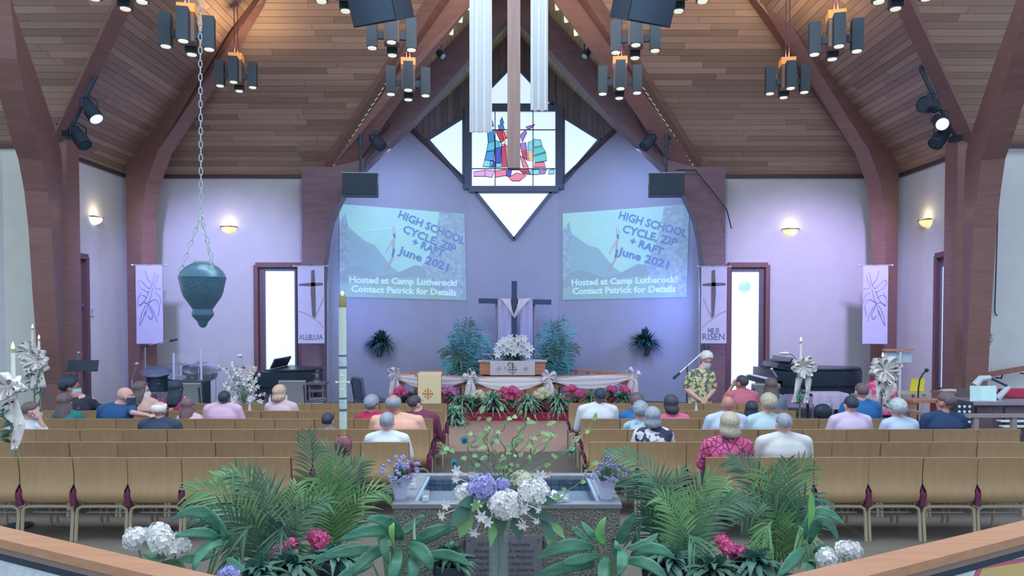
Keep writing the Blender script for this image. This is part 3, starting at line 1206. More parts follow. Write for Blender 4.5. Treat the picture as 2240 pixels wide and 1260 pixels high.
def person(label, px, py_top, Y, shirt, skin=SKIN, hair='short', hmat=None, sw=0.19, head_s=1.0, bx=None, yaw=0, pitch=0, roll=0, lean=0.05,
           sleeve='short', mask=None, glasses=False, arms=None, bow=0.0, standing=False, zs=None, face=0, k=1.0, voxel=0.017, dress=None, group='people seated in the rows', hands_fine=False):
    """seated figure; px,py_top = top of head in the photograph at depth Y; face = body heading in degrees (0 looks away)"""
    top = P(px, py_top, Y)
    cx = P(bx, py_top, Y).x if bx is not None else top.x
    root = thing('person', label, 'person', (cx, Y, 0), 0, group)
    hz = top.z
    hd = 0.115 * head_s
    c = Vector((top.x - cx, lean * 0.45 + bow * 0.1, hz - hd))
    zsh = zs if zs is not None else hz - 0.252 * head_s
    zh = 0.50 if not standing else zsh - 0.52
    q = (Matrix.Rotation(R(yaw), 3, 'Z') @ Matrix.Rotation(R(-pitch), 3, 'X') @ Matrix.Rotation(R(roll), 3, 'Y')).to_quaternion()
    shc = lean * (zsh - zh)
    sj = [Vector((sx * (sw - 0.03), shc - 0.005, zsh - 0.035)) for sx in (-1, 1)]
    if arms is None:
        arms = [None, None]
    A = []
    for i, sx in enumerate((-1, 1)):
        if arms[i]:
            e, w = [Vector(v) for v in arms[i]]
        elif standing:
            e, w = sj[i] + Vector((sx * 0.05, 0.0, -0.27)), sj[i] + Vector((sx * 0.05, 0.08, -0.5))
        else:
            e = sj[i] + Vector((sx * 0.06, 0.06, -0.26))
            w = Vector((sx * 0.11, 0.34, 0.60))
        A.append((sj[i], e, w))
    kn, ft = [], []
    for sx in (-1, 1):
        if standing:
            kn.append(Vector((sx * 0.085, 0.02, zh * 0.52)))
            ft.append(Vector((sx * 0.085, -0.02, 0.085)))
        else:
            kn.append(Vector((sx * 0.12, 0.42, 0.49)))
            ft.append(Vector((sx * 0.11, 0.44, 0.09)))

    def skeleton(b, add, legs=True, arm_to=1.0, head=True, tors=True):
        if tors:
            torso(b, zh, zsh, sw, lean, k, add)
            for i in (0, 1):
                b.tube([Vector((0, shc, zsh + 0.015)), sj[i] + Vector((0, 0, 0.005))], [0.058 + add, 0.05 + add], 10)
        for i in (0, 1):
            s_, e, w = A[i]
            if arm_to >= 1:
                limb(b, [s_, s_.lerp(e, 0.5), e], [0.052 * k + add, 0.047 * k + add, 0.038 * k + add])
                t = min(1.0, arm_to - 1)
                if t > 0:
                    limb(b, [e, e.lerp(w, 0.35 * t), e.lerp(w, t)], [0.038 * k + add, 0.038 * k + add, (0.038 - 0.012 * t) * k + add])
            else:
                limb(b, [s_, s_.lerp(e, arm_to)], [0.053 * k + add, 0.050 * k + add])
        if head:
            nk = c + q @ Vector((0, -0.012, -0.07)) * head_s
            b.tube([Vector((0, shc, zsh - 0.02)), Vector((0, shc, zsh + 0.03)), nk], [0.066, 0.056 * head_s, 0.052 * head_s], 12)
            head_shapes(b, c, q, head_s)
        if legs:
            for i, sx in enumerate((-1, 1)):
                hp = Vector((sx * 0.09, 0.0, zh - 0.01))
                limb(b, [hp, kn[i]], [0.088 + add, 0.058 + add])
                limb(b, [kn[i], kn[i].lerp(ft[i], 0.35), ft[i]], [0.056 + add, 0.054 + add, 0.036 + add])
    b = MB()
    skeleton(b, 0.0, arm_to=2.0)
    fing = []
    for i, sx in enumerate((-1, 1)):
        s_, e, w = A[i]
        fing += hand_parts(b, w, w - e, (0, -0.3, 1), 0.95, 0.5, -sx if not standing else sx)
    for f in ft:
        b.ball(f + Vector((0, 0.07 if not standing else 0.06, -0.045)), (0.042, 0.12, 0.036), 10, 6)
    me = union(b, 'body', voxel)
    bm = bmesh.new()
    bm.from_mesh(me)
    fb = MB()
    for pth, rs in fing:
        fb.tube(pth, rs, 6)
        fb.ball(pth[-1], rs[-1], 6, 4)
    fm = fb.mesh('fingers')
    bm.from_mesh(fm)
    bm.to_mesh(me)
    bm.free()
    me.polygons.foreach_set('use_smooth', [True] * len(me.polygons))
    me.materials.append(skin)
    link('body', me, root)
    # clothes
    b = MB()
    cl = {'short': 0.75, 'long': 1.97, 'none': 0.18, 'half': 1.1}[sleeve]
    skeleton(b, 0.012, legs=False, arm_to=cl, head=False)
    if standing and dress:
        n = 16
        rows = []
        for z, rx, ry in ((zh + 0.12, 0.15, 0.115), (zh - 0.05, 0.18, 0.14), (zh - 0.3, 0.2, 0.17), (0.48, 0.23, 0.2)):
            rows.append([(math.cos(2 * PI * i / n) * rx, math.sin(2 * PI * i / n) * ry, z) for i in range(n)])
        b.sheet(rows, close_u=True)
        o = len(b.v) - 4 * n
        b.f += [tuple(o + i for i in range(n - 1, -1, -1)), tuple(o + 3 * n + i for i in range(n))]
        b.mi += [0, 0]
    me = union(b, 'shirt', voxel)
    me.materials.append(shirt)
    link('dress' if dress else 'shirt', me, root)
    if not dress:
        b = MB()
        for i, sx in enumerate((-1, 1)):
            hp = Vector((sx * 0.09, 0.0, zh - 0.01))
            limb(b, [hp, kn[i]], [0.1, 0.07])
            limb(b, [kn[i], ft[i] + Vector((0, 0, 0.02))], [0.068, 0.05])
        b.ball((0, 0, zh), (0.18, 0.13, 0.1))
        me = union(b, 'trousers', 0.022)
        me.materials.append(TROUSER)
        link('trousers', me, root)
    for f in ft:
        b = MB()
        b.ball(f + Vector((0, 0.07, -0.042)), (0.05, 0.135, 0.042), 10, 6)
        b.build('shoe', H_BLACK, root)
    # hair, face details
    if hair != 'bald':
        hair_mesh(hair, c, q, head_s).build('hair', hmat or H_DARK, root, smooth=180)

    def T(x, y, z):
        return c + q @ (Vector((x, y, z)) * head_s)
    b = MB()
    for sx in (-1, 1):
        b.ball(T(sx * 0.030, 0.080, 0.008), (0.012 * head_s, 0.006 * head_s, 0.007 * head_s), 8, 5, rot=q.to_matrix())
    b.build('eyes', M_EYE, root)
    if mask is None:
        b = MB()
        b.ball(T(0, 0.084, -0.068), (0.022 * head_s, 0.008 * head_s, 0.007 * head_s), 8, 5, rot=q.to_matrix())
        b.build('mouth', M_LIP, root)
    else:
        rows = []
        for i in range(6):
            t = i / 5
            z = -0.018 - 0.085 * t
            rows.append([T(0.068 * math.sin(a), -0.004 + (0.115 - 0.02 * abs(t - 0.35)) * math.cos(a) * (1 if abs(a) < 1.2 else 0.95), z) for a in [(-1.35 + 2.7 * j / 8) for j in range(9)]])
        b = MB()
        b.slab(rows, 0.004)
        for sx in (-1, 1):
            b.tube([T(sx * 0.064, 0.02, -0.03), T(sx * 0.084, -0.012, 0.01), T(sx * 0.07, -0.03, -0.02), T(sx * 0.06, 0.018, -0.08)], 0.0025, 4)
        b.build('mask', mask, root)
    if glasses:
        b = MB()
        for sx in (-1, 1):
            b.tube([T(sx * 0.031 + 0.022 * math.cos(a), 0.094, 0.006 + 0.017 * math.sin(a)) for a in [2 * PI * i / 10 for i in range(10)]], 0.002, 4, close=True)
            b.tube([T(sx * 0.053, 0.092, 0.01), T(sx * 0.078, 0.0, 0.012)], 0.002, 4)
        b.tube([T(-0.01, 0.096, 0.01), T(0.01, 0.096, 0.01)], 0.002, 4)
        b.build('glasses', M_EYE, root)
    if face:
        root.rotation_euler.z = R(face)
    return root


FLORAL_BW = mat('cloth_black_white_floral', C(60, 66, 90), 0.9, col2=C(206, 208, 222), scale=11, ramp=(0.46, 0.5), detail=1)
FLORAL_PINK = mat('cloth_pink_dark_swirl', C(92, 48, 84), 0.9, col2=C(206, 92, 138), scale=15, voronoi='edge', ramp=(0.03, 0.09))
FLORAL_DARK = mat('cloth_black_floral', C(50, 56, 74), 0.9, col2=C(206, 172, 168), scale=9, ramp=(0.56, 0.62), detail=2)
FLORAL_RED = mat('cloth_red_floral', C(140, 60, 84), 0.9, col2=C(210, 180, 186), scale=22, ramp=(0.56, 0.62), detail=2)
FLORAL_TEAL = mat('cloth_teal_print', C(168, 198, 208), 0.9, col2=C(126, 160, 178), scale=16, ramp=(0.5, 0.6), detail=2)
FLORAL_GREEN = mat('cloth_green_yellow_floral', C(96, 108, 104), 0.9, col2=C(206, 204, 158), scale=17, ramp=(0.44, 0.54), detail=3)
TIEDYE = mat('cloth_pink_white_tie_dye', C(220, 84, 140), 0.9, col2=C(226, 214, 226), scale=6, ramp=(0.44, 0.62), detail=2)
WHITE_T = cloth('white', (200, 210, 224))
PALE_BLUE = cloth('pale_blue', (178, 196, 224))
LAV = cloth('lilac', (198, 184, 212))
PINKT = cloth('pink', (206, 176, 202))
PALEPINK = cloth('pale_pink', (202, 182, 194))
PEACH = cloth('peach', (214, 170, 150))
CREAM = cloth('cream', (196, 200, 202))
NAVY_C = cloth('navy', (44, 66, 104))
NAVY_D = cloth('dark_navy', (56, 70, 92))
BLUE_C = cloth('royal_blue', (46, 104, 164))
DBLUE = cloth('deep_blue', (44, 84, 134))
GREEN_C = cloth('green', (40, 122, 124))
REDC = cloth('red', (178, 52, 88))
MAROON = cloth('maroon', (116, 58, 84))
SALMON = cloth('salmon', (190, 110, 130))
HOTPINK = cloth('hot_pink', (200, 110, 148))
GREYC = cloth('grey', (110, 122, 140))
TEALC = cloth('pale_teal', (172, 200, 208))
PEACHSK = cloth('beige_rose', (206, 170, 166))

Yr = [y + 0.22 for y in ROW_Y]
# left block, rear to front
person('man in a white shirt alone in the second row left of the aisle', 846, 903, Yr[1], WHITE_T, hair='short', hmat=H_GREY, sw=0.215)
person('masked person with glasses in a pale shirt behind the left bow candle', 66, 880, Yr[2], WHITE_T, hair='short', hmat=H_BROWN, yaw=-55, mask=M_MASK, glasses=True, bx=52, sw=0.2,
       arms=[None, ((0.24, 0.02, 0.70), (0.20, -0.02, 0.88))])
person('white haired man with a bald crown in a dark suit', 348, 878, Yr[2], NAVY_D, hair='fringe', hmat=H_WHITE, sleeve='long', sw=0.23, yaw=-18, mask=M_MASK_B)
person('small dark haired child whose head just shows above the seat backs', 716, 904, Yr[2], GREYC, skin=SKIN, hair='short', hmat=H_BLACK, head_s=0.9, sw=0.14)
person('broad balding man in a peach shirt by the aisle, left block', 860, 863, Yr[2], PEACH, skin=SKIN_T, hair='fringe', hmat=H_GREY, sw=0.285, k=1.15, bx=868, head_s=1.12)
person('woman with long brown hair in a green top, far left', 140, 862, Yr[3], GREEN_C, hair='long', hmat=H_BROWN, sw=0.175, head_s=1.05, bx=146)
person('bald man in a blue shirt and black mask reaching along the seat backs', 272, 847, Yr[3], DBLUE, hair='bald', sw=0.23, yaw=-70, mask=M_MASK_B, bx=253, lean=0.08,
       arms=[None, ((0.30, -0.16, 0.86), (0.56, -0.27, 0.84))], head_s=1.05)
person('girl with auburn shoulder hair in a pink top, next to the suited man', 409, 872, Yr[3], PALEPINK, hair='long', hmat=H_RED, sw=0.15, bx=414, head_s=0.95)
person('black haired person with wide shoulders in a plain pink shirt', 490, 856, Yr[3], PINKT, hair='short', hmat=H_BLACK, skin=SKIN_D, sw=0.225, bx=486, head_s=0.95, zs=0.92)
person('grey haired woman in a red top beside the man in peach', 813, 868, Yr[3], REDC, hair='curly', hmat=H_GREY, sw=0.19, bx=812, yaw=-20)
person('dark haired man in a maroon jacket at the aisle, left block', 908, 866, Yr[3], MAROON, hair='short', hmat=H_DARK, sleeve='long', sw=0.225, bx=918, yaw=-35, mask=M_MASK_W)
person('dark curly haired woman in a black floral dress, turned sideways', 152, 826, Yr[4], FLORAL_DARK, skin=SKIN_T, hair='curly', hmat=H_BLACK, yaw=-60, mask=M_MASK, sw=0.2, bx=172, head_s=1.22,
       sleeve='half', arms=[None, ((0.24, 0.05, 0.80), (0.42, 0.16, 0.82))])
person('woman with wavy light brown hair and white mask, bare shouldered', 308, 836, Yr[4], PEACHSK, hair='long', hmat=H_BROWN, yaw=-60, mask=M_MASK_W, sw=0.17, bx=316, sleeve='none', head_s=1.08)
person('woman with long black hair in a red patterned top', 385, 833, Yr[4], FLORAL_RED, skin=SKIN_T, hair='long', hmat=H_BLACK, sw=0.19, bx=386, yaw=-25, head_s=1.1)
person('woman with pale gold hair in a pale pink top in front of a grey chair', 612, 844, Yr[4], PALEPINK, hair='bob', hmat=H_GOLD, sw=0.205, bx=614, yaw=-30, mask=M_MASK_W, head_s=1.05)
# right block
person('woman with a straight blond bob in a pink swirl top', 1597, 905, Yr[0], FLORAL_PINK, hair='bob', hmat=H_BLOND, sw=0.215, bx=1592, head_s=1.08)
person('grey haired man in a cream jacket in the rearmost row', 1716, 904, Yr[0], CREAM, hair='crop', hmat=H_GREY, sleeve='long', sw=0.245, head_s=0.98, bx=1717)
person('woman with straight grey hair in a black and white floral top', 1428, 893, Yr[1], FLORAL_BW, hair='bob', hmat=H_GREY, sw=0.19, bx=1430)
person('woman with short curly grey hair in a pale teal print top', 1401, 882, Yr[2], FLORAL_TEAL, hair='curly', hmat=H_GREY, sw=0.2, bx=1406)
person('bald man in a white shirt behind the blond woman', 1593, 866, Yr[2], PALE_BLUE, skin=SKIN_T, hair='bald', sw=0.225, bx=1590)
person('woman with a puff of curly ash hair in a pale teal top', 1682, 865, Yr[2], TEALC, hair='curly', hmat=H_BLOND, sw=0.205, bx=1676, head_s=1.05)
person('dark short haired woman in a lilac top, right block', 1863, 867, Yr[2], LAV, hair='short', hmat=H_BLACK, sw=0.225, bx=1862)
person('woman with a puff of pale grey curls in a light blue blouse', 1965, 876, Yr[2], PALE_BLUE, hair='curly', hmat=H_SILVER, sw=0.195, bx=1970)
person('man with grey brown hair in a navy jacket, right end of row', 2070, 858, Yr[2], NAVY_C, skin=SKIN_T, hair='short', hmat=H_BROWN, sleeve='long', sw=0.235, bx=2067, yaw=25, head_s=1.12)
person('black haired man in a white shirt at the aisle, right block', 1313, 850, Yr[3], WHITE_T, skin=SKIN_D, hair='short', hmat=H_BLACK, sleeve='long', sw=0.24, bx=1308, head_s=0.98)
person('brown curly haired woman in a blue top half hidden behind grey curls', 1393, 864, Yr[3], BLUE_C, hair='curly', hmat=H_BROWN, sw=0.175, bx=1388, head_s=0.98)
person('woman with a dark brown bob in a bright pink top', 1467, 866, Yr[3], HOTPINK, hair='bob', hmat=H_DARK, sw=0.185, bx=1475, yaw=20, head_s=1.08)
person('girl with wavy black hair in a lilac top between two grey heads', 1645, 879, Yr[3], LAV, skin=SKIN_T, hair='long', hmat=H_BLACK, sw=0.17, head_s=0.95)
person('short haired man in a blue shirt behind the right ribbon candle', 1886, 838, Yr[3], BLUE_C, hair='crop', hmat=H_BROWN, sw=0.235, head_s=1.08, bx=1885)
person('woman with wavy brown hair in a grey top near the grand piano', 1687, 829, Yr[5], GREYC, hair='long', hmat=H_BROWN, sw=0.18, head_s=1.1, bx=1692)
person('man in a salmon shirt with his hand raised to his face', 1623, 822, Yr[5], SALMON, skin=SKIN_T, hair='short', hmat=H_DARK, sw=0.215, head_s=1.05, bx=1626, yaw=30,
       arms=[((-0.26, 0.10, 0.82), (-0.13, 0.12, 1.03)), None])
person('person in a pink and white tie dye shirt bent behind the ribbon bow', 1940, 822, 12.4, TIEDYE, hair='short', hmat=H_DARK, sw=0.22, bx=1932, pitch=30, zs=0.97, lean=0.12, group='people by the instruments')
# the standing woman, facing the rows with bowed head and clasped hands
person('white haired woman standing in a green yellow floral dress, masked', 1519, 771, 12.2, FLORAL_GREEN, hair='curly', hmat=H_WHITE, sw=0.2, standing=True, dress=True, mask=M_MASK_W,
       bx=1532, face=180, pitch=26, yaw=14, roll=0, lean=0.04, voxel=0.013, head_s=1.06, zs=1.18, k=1.05,
       arms=[((-0.235, 0.0, 0.90), (-0.045, 0.2, 0.74)), ((0.235, 0.0, 0.90), (0.045, 0.2, 0.74))], group='people by the instruments')
# ------------------------------------------------------------------ pendant lamps
M_TUBE_BLK = mat('black_lamp_tube', C(44, 60, 72), 0.45, bump=0.0)
M_CORE_LIT = mat('uplit_core_glow', C(222, 150, 84), 0.4, emit=lin((236, 150, 60)), emit_s=0.35)  # warm uplight on the core wood, put into the colour as a glow
M_CORE = mat('lamp_core_wood', C(124, 100, 90), 0.5, var=0.1, scale=4, stretch=(8, 8, 0.6))
M_LAMP = mat('lamp_face', C(225, 225, 210), 0.3, emit=lin((226, 226, 206)), emit_s=0.8)
M_CORD = mat('lamp_rod', C(94, 56, 66), 0.5)


def make_pendant():
    t = thing('pendant_lamp', 'p', 'lamp', group='four tube pendant lamps')
    b = MB()
    b.box((0, 0, 0.02), (0.22, 0.22, 0.40))
    b.build('core_block', M_CORE, t, smooth=0)
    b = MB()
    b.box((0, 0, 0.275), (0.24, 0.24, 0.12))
    b.build('uplit_core_top', M_CORE_LIT, t, smooth=0)
    for sx in (-0.03, 0.03):
        b = MB()
        b.cyl((sx, 0, 0.3), (sx, 0, 2.6), 0.009, n=6)
        b.build('rod', M_CORD, t)
    for dx, dy in ((-0.285, 0), (0.285, 0), (0, -0.27), (0, 0.27)):
        b = MB()
        b.box((dx, dy, -0.02), (0.155, 0.155, 0.44))
        tb = b.build('tube', M_TUBE_BLK, t, smooth=0)
        b = MB()
        b.lathe([(0.062, -0.014), (0.068, 0.0)], (dx, dy, -0.245), 14)
        b.build('lamp_face', M_LAMP, tb)
        b = MB()
        b.box((dx * 0.55, dy * 0.55, -0.06), (0.16 if dx else 0.06, 0.16 if dy else 0.06, 0.1))
        b.build('bracket', M_TUBE_BLK, t, smooth=0)
    return t


PEND = [(410, 66, 10.5, 12, 'above the left hanging chain, left of it'), (517, 160, 13.7, 10, 'small in front of the left corner arch'),
        (857, 70, 11.0, 8, 'just under the left black ceiling speaker'), (893, 175, 12.4, 8, 'beside the left chancel rafter, low'),
        (1390, 76, 11.0, -8, 'just under the right black ceiling speaker'), (1356, 172, 12.5, -6, 'beside the right chancel rafter, low'),
        (1722, 172, 12.9, -8, 'small in front of the right corner arch'), (1828, 78, 10.8, -14, 'right of the right corner arch, higher up'),
        (258, -42, 9.6, 10, 'cut by the picture top above the left valley rafter'), (752, -36, 9.8, 8, 'cut by the picture top left of the left speaker'),
        (1488, -36, 9.8, -8, 'cut by the picture top right of the right speaker'), (1975, -42, 9.6, -10, 'cut by the picture top above the right valley rafter')]
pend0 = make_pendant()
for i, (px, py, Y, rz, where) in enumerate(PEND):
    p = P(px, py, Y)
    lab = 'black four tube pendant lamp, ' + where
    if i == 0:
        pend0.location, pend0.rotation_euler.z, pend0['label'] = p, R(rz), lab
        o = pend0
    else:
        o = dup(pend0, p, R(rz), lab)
    spot('pendant_uplight', p + Vector((0, 0, 0.33)), p + Vector((0, 0.25, 3)), 230, (1.0, 0.68, 0.34), 162, 0.9, 0.06)

# ------------------------------------------------------------------ hanging lantern on a chain
LY = 5.0
lc = P(443, 640, LY)
U_ = LY / F_PX / 5.04
M_LANT = mat('pierced_blue_metal', C(40, 68, 88), 0.35, metal=0.3, col2=C(78, 114, 136), scale=72, voronoi=True, ramp=(0.16, 0.3), bump=0.12)
M_LANT_S = mat('blue_grey_metal', C(76, 112, 134), 0.3, metal=0.3, var=0.08, scale=6)
M_CHAIN = mat('pale_chain_metal', C(176, 192, 198), 0.3, metal=0.3)
lan = thing('hanging_lantern', 'blue grey pierced metal lantern hanging on a long chain', 'lantern', (lc.x, LY, P(443, 716, LY).z))


def lz(y):
    return P(443, 480 + y / 5.04, LY).z - lan.location.z


b = MB()
b.lathe([(r * U_, lz(y)) for r, y in ((105, 990), (150, 920), (192, 860), (215, 800), (232, 720), (246, 655))], n=28)
b.build('bowl', M_LANT, lan)
b = MB()
b.lathe([(r * U_, lz(y)) for r, y in ((246, 655), (250, 640), (222, 580), (170, 525), (95, 482), (60, 478))], n=28)
b.build('shoulder', M_LANT_S, lan)
b = MB()
b.lathe([(r * U_, lz(y)) for r, y in ((88, 484), (90, 464), (70, 462))], n=20)
b.build('rim', mat('pale_rim', C(170, 180, 178), 0.5), lan)
b = MB()
b.lathe([(r * U_, lz(y)) for r, y in ((2, 1196), (28, 1186), (46, 1162), (54, 1132), (82, 1100), (112, 1064), (117, 1042), (106, 1004), (105, 990))], n=22)
b.build('finial', M_LANT_S, lan)
lk = MB()
lk.tube([(0.011 * math.cos(a), 0, 0.027 * math.sin(a)) for a in [2 * PI * i / 12 for i in range(12)]], 0.0028, 5, close=True)
LINK = lk.mesh('chain_link')
LINK.materials.append(M_CHAIN)


def chain(a, c, n, parent, m=LINK):
    a, c = Vector(a), Vector(c)
    d = (c - a)
    q = Vector((0, 0, 1)).rotation_difference(d.normalized())
    for i in range(n):
        o = link('chain_link', m, parent)
        o.rotation_mode = 'QUATERNION'
        o.location = a + d * ((i + 0.5) / n)
        o.rotation_quaternion = q @ Matrix.Rotation(R(90 * (i % 2) + 30), 3, 'Z').to_quaternion()


apex = P(440, 470, LY) - lan.location
chain(P(440, 470, LY) - lan.location, P(437, -60, LY) - lan.location, 36, lan)
zt = lz(600)
for a in (200, 320, 75):
    chain(Vector((0.222 * U_ * 1000 * math.cos(R(a)), 0.222 * U_ * 1000 * math.sin(R(a)), lz(588))), apex, 9 if a != 75 else 8, lan)
b = MB()
b.tube([P(440, -60, LY) - lan.location, P(438, -500, LY) - lan.location], 0.006, 6)
b.build('hanging_rod', M_CHAIN, lan)

# ------------------------------------------------------------------ ceiling speakers and boxed loudspeakers
M_SPK = mat('speaker_grille', C(46, 64, 82), 0.7, var=0.05, scale=90, bump=0.2)
M_SPK2 = mat('speaker_case', C(36, 50, 66), 0.5)
for sx, lab in ((-1, 'big black ceiling speaker over the left chancel rafter'), (1, 'big black ceiling speaker over the right chancel rafter')):
    px = 846 if sx < 0 else 1394
    p = P(px, 46, 9.0)
    t = thing('ceiling_speaker', lab, 'speaker', p, group='big ceiling speakers')
    rot = Matrix.Rotation(R(sx * 24), 4, 'Z') @ Matrix.Rotation(R(24), 4, 'X')
    b = MB()
    n = 9
    prof = [(-0.29 + 0.58 * i / n, -0.28 - 0.17 * math.sin(PI * i / n)) for i in range(n + 1)]
    b.prism([rot @ Vector((x, y, 0)) for x, y in prof], rot @ Vector((0, 0, 0.85)) - rot @ Vector((0, 0, 0)))
    b.build('grille', M_SPK, t, smooth=40)
    b = MB()
    b.prism([rot @ Vector(v) for v in ((-0.3, -0.275, -0.012), (0.3, -0.275, -0.012), (0.24, 0.26, -0.012), (-0.24, 0.26, -0.012))], rot @ Vector((0, 0, 0.88)) - rot @ Vector((0, 0, 0)))
    b.build('case', M_SPK2, t, smooth=0)
    b = MB()
    b.ball(rot @ Vector((0, -0.455, 0.5)), (0.03, 0.012, 0.03), 10, 6)
    b.build('badge', M_BLACK, t)
    for k in (-0.2, 0.2):
        b = MB()
        b.cyl(rot @ Vector((k, 0.0, 0.86)), rot @ Vector((k, 0.0, 0.86)) + Vector((0, 0, 2.4)), 0.008, n=5)
        b.build('suspension_cable', M_BLACK, t)
for sx, px, lab in ((-1, 789, 'black box loudspeaker on a pole by the left chancel arch'), (1, 1457, 'black box loudspeaker on a pole by the right chancel arch')):
    p = P(px, 430, 15.6)
    t = thing('loudspeaker', lab, 'speaker', p, R(-sx * 4), group='pole hung loudspeakers')
    b = MB()
    b.box((0, 0, 0.23), (0.70, 0.40, 0.45))
    b.build('case', M_SPK2, t, smooth=0)
    b = MB()
    b.box((0, -0.205, 0.23), (0.66, 0.012, 0.41))
    b.build('grille', M_SPK, t, smooth=0)
    b = MB()
    b.box((0, 0, 0.47), (0.74, 0.30, 0.02))
    for s in (-1, 1):
        b.box((s * 0.362, 0, 0.36), (0.014, 0.1, 0.24))
    b.build('bracket', mat('grey_bracket', C(150, 166, 186), 0.4), t, smooth=0)
    b = MB()
    b.cyl((0, 0, 0.48), (0, 0.0, 1.30), 0.026, n=8)
    b.cyl((0, 0, 1.05), (0, 0.0, 1.30), 0.045, n=8)
    b.build('pole', M_BLACK, t)
    b = MB()
    b.bar((0, 0, 1.26), (-sx * 0.0 + sx * 0.3, 0.5, 1.26), 0.05, 0.05)
    b.build('mount_arm', M_BLACK, t)

# ------------------------------------------------------------------ suspended cross with two drapes
M_XW = mat('suspended_cross_wood', C(124, 106, 104), 0.6, var=0.12, scale=3, stretch=(8, 8, 0.5))
M_DRAPE = mat('white_drape', C(176, 184, 190), 0.8, var=0.015, scale=6, stretch=(8, 8, 0.5))
hy = 9.0
xb = P(1124, 370, hy)
t = thing('suspended_cross', 'long wooden cross beam hanging in front of the stained glass', 'cross', xb)
b = MB()
b.box((0, 0, 1.9), (0.155, 0.155, 3.8))
b.build('upright', M_XW, t, smooth=0)
b = MB()
b.box((0, 0.0, 2.68), (1.7, 0.152, 0.155))
b.build('crossbar', M_XW, t, smooth=0)
for s in (-0.5, 0.5):
    b = MB()
    b.cyl((s, 0, 2.76), (s * 0.4, 0, 5.5), 0.006, n=5)
    b.build('cable', M_BLACK, t)


def drape(name, x0, x1, zb, zt, y, folds, m, amp=0.03, seed=1, taper=0.0):
    rng = random.Random(seed)
    ph = rng.uniform(0, 6)
    rows = []
    for i in range(13):
        tt = i / 12
        rows.append([(lerp(x0, x1, k / 28) + taper * (1 - tt) * (k / 28 - 0.5), y + amp * (0.4 + 0.6 * tt) * math.sin(ph + folds * 2 * PI * k / 28 + 0.7 * math.sin(tt * 2)), lerp(zt, zb, tt)) for k in range(29)])
    b = MB()
    b.slab(rows, 0.012)
    return b


for (a, c, yb, lab) in ((1030, 1075, 293, 'longer white cloth strip draped over the suspended cross, left'), (1160, 1198, 247, 'shorter white cloth strip draped over the suspended cross, right')):
    A, B_ = P(a, yb, hy), P(c, yb, hy)
    tt = thing('hanging_drape', lab, 'drape', (0, 0, 0), group='drapes of the suspended cross')
    drape('cloth', A.x, B_.x, A.z, xb.z + 2.78, hy - 0.10, 2.6, M_DRAPE, 0.035, seed=a).build('front_fall', M_DRAPE, tt, smooth=60)
    drape('cloth', A.x + 0.02, B_.x - 0.02, A.z + 0.5, xb.z + 2.78, hy + 0.12, 2.2, M_DRAPE, 0.03, seed=c).build('back_fall', M_DRAPE, tt, smooth=60)

# ------------------------------------------------------------------ stage spotlights, bulbs and cables on the beams
M_LENS = mat('spot_lens', (0.8, 0.85, 0.9), 0.2, emit=lin((222, 236, 250)), emit_s=0.95)
M_LENS_D = mat('spot_lens_dim', C(170, 190, 205), 0.2)


def stage_light(label, a, c, r, Y, lens, group=None, yoke=True, Y2=None):
    """barrel from pixel a (rear) to pixel c (lens)"""
    A, B_ = P(*a, Y), P(*c, Y2 or Y - 0.12)
    t = thing('stage_light', label, 'spotlight', A, group=group)
    d = (B_ - A).normalized()
    L = (B_ - A).length
    q = Vector((0, 0, 1)).rotation_difference(d)
    b = MB()
    b.lathe([(r * 0.55, -0.05), (r * 0.8, 0), (r * 0.85, L * 0.45), (r, L * 0.5), (r, L * 0.97), (r * 0.92, L), (r * 0.9, L * 0.93)], n=14, axis=d)
    b.build('barrel', M_BLACK, t)
    b = MB()
    b.lathe([(r * 0.88, L * 0.94), (r * 0.86, L * 0.96)], n=14, axis=d)
    b.build('lens', lens, t)
    if yoke:
        s = d.cross(Vector((0, 0, 1))).normalized()
        mid = d * L * 0.4
        b = MB()
        b.tube([mid + s * r * 1.15, mid + s * r * 1.15 + Vector((0, 0, 0.16)), mid + Vector((0, 0, 0.22)), mid - s * r * 1.15 + Vector((0, 0, 0.16)), mid - s * r * 1.15], 0.012, 5)
        b.build('yoke', M_BLACK, t)
    return t


for nm, lab, pts, Y in (('light_pipe', 'black lighting pipe along the left valley rafter', [(217, 128), (218, 150), (187, 212), (165, 262), (146, 296)], 13.0),
                        ('light_pipe', 'black lighting pipe along the right valley rafter', [(2020, 136), (2014, 150), (2036, 198), (2068, 258), (2094, 306)], 13.0)):
    b = MB()
    b.tube([P(x, y, Y) for x, y in pts], 0.035, 8)
    o = b.build(nm, M_BLACK, None)
    tag(o, lab, 'pipe')
    for i in (0, -1):
        q = P(*pts[i], Y)
        b = MB()
        b.box(q + Vector((0, 0.06, 0.03)), (0.14, 0.2, 0.1))
        b.build('clamp', M_BLACK, o)
stage_light('black stage light with bright lens on the left pipe, upper', (186, 222), (212, 262), 0.125, 12.9, M_LENS)
stage_light('unlit black stage light on the left pipe, lower', (162, 284), (186, 318), 0.125, 12.9, M_BLACK)
stage_light('unlit black stage light on the right pipe, topmost with square yoke', (2046, 234), (2018, 228), 0.14, 12.9, M_BLACK)
stage_light('glaring lit stage light on the right pipe', (2050, 262), (2062, 272), 0.115, 12.9, M_LENS, Y2=12.5)
stage_light('unlit black stage light on the right pipe, lowest', (2070, 284), (2045, 316), 0.125, 12.9, M_BLACK)
stage_light('small spotlight on the left chancel arch below the bulbs', (953, 108), (970, 124), 0.07, 15.0, M_LENS_D)
stage_light('small spotlight on the right chancel arch below the bulbs', (1290, 108), (1278, 124), 0.07, 15.0, M_LENS_D)
stage_light('dark stage light half hidden on the left chancel arch above the loudspeaker', (815, 300), (836, 322), 0.12, 15.6, M_BLACK)
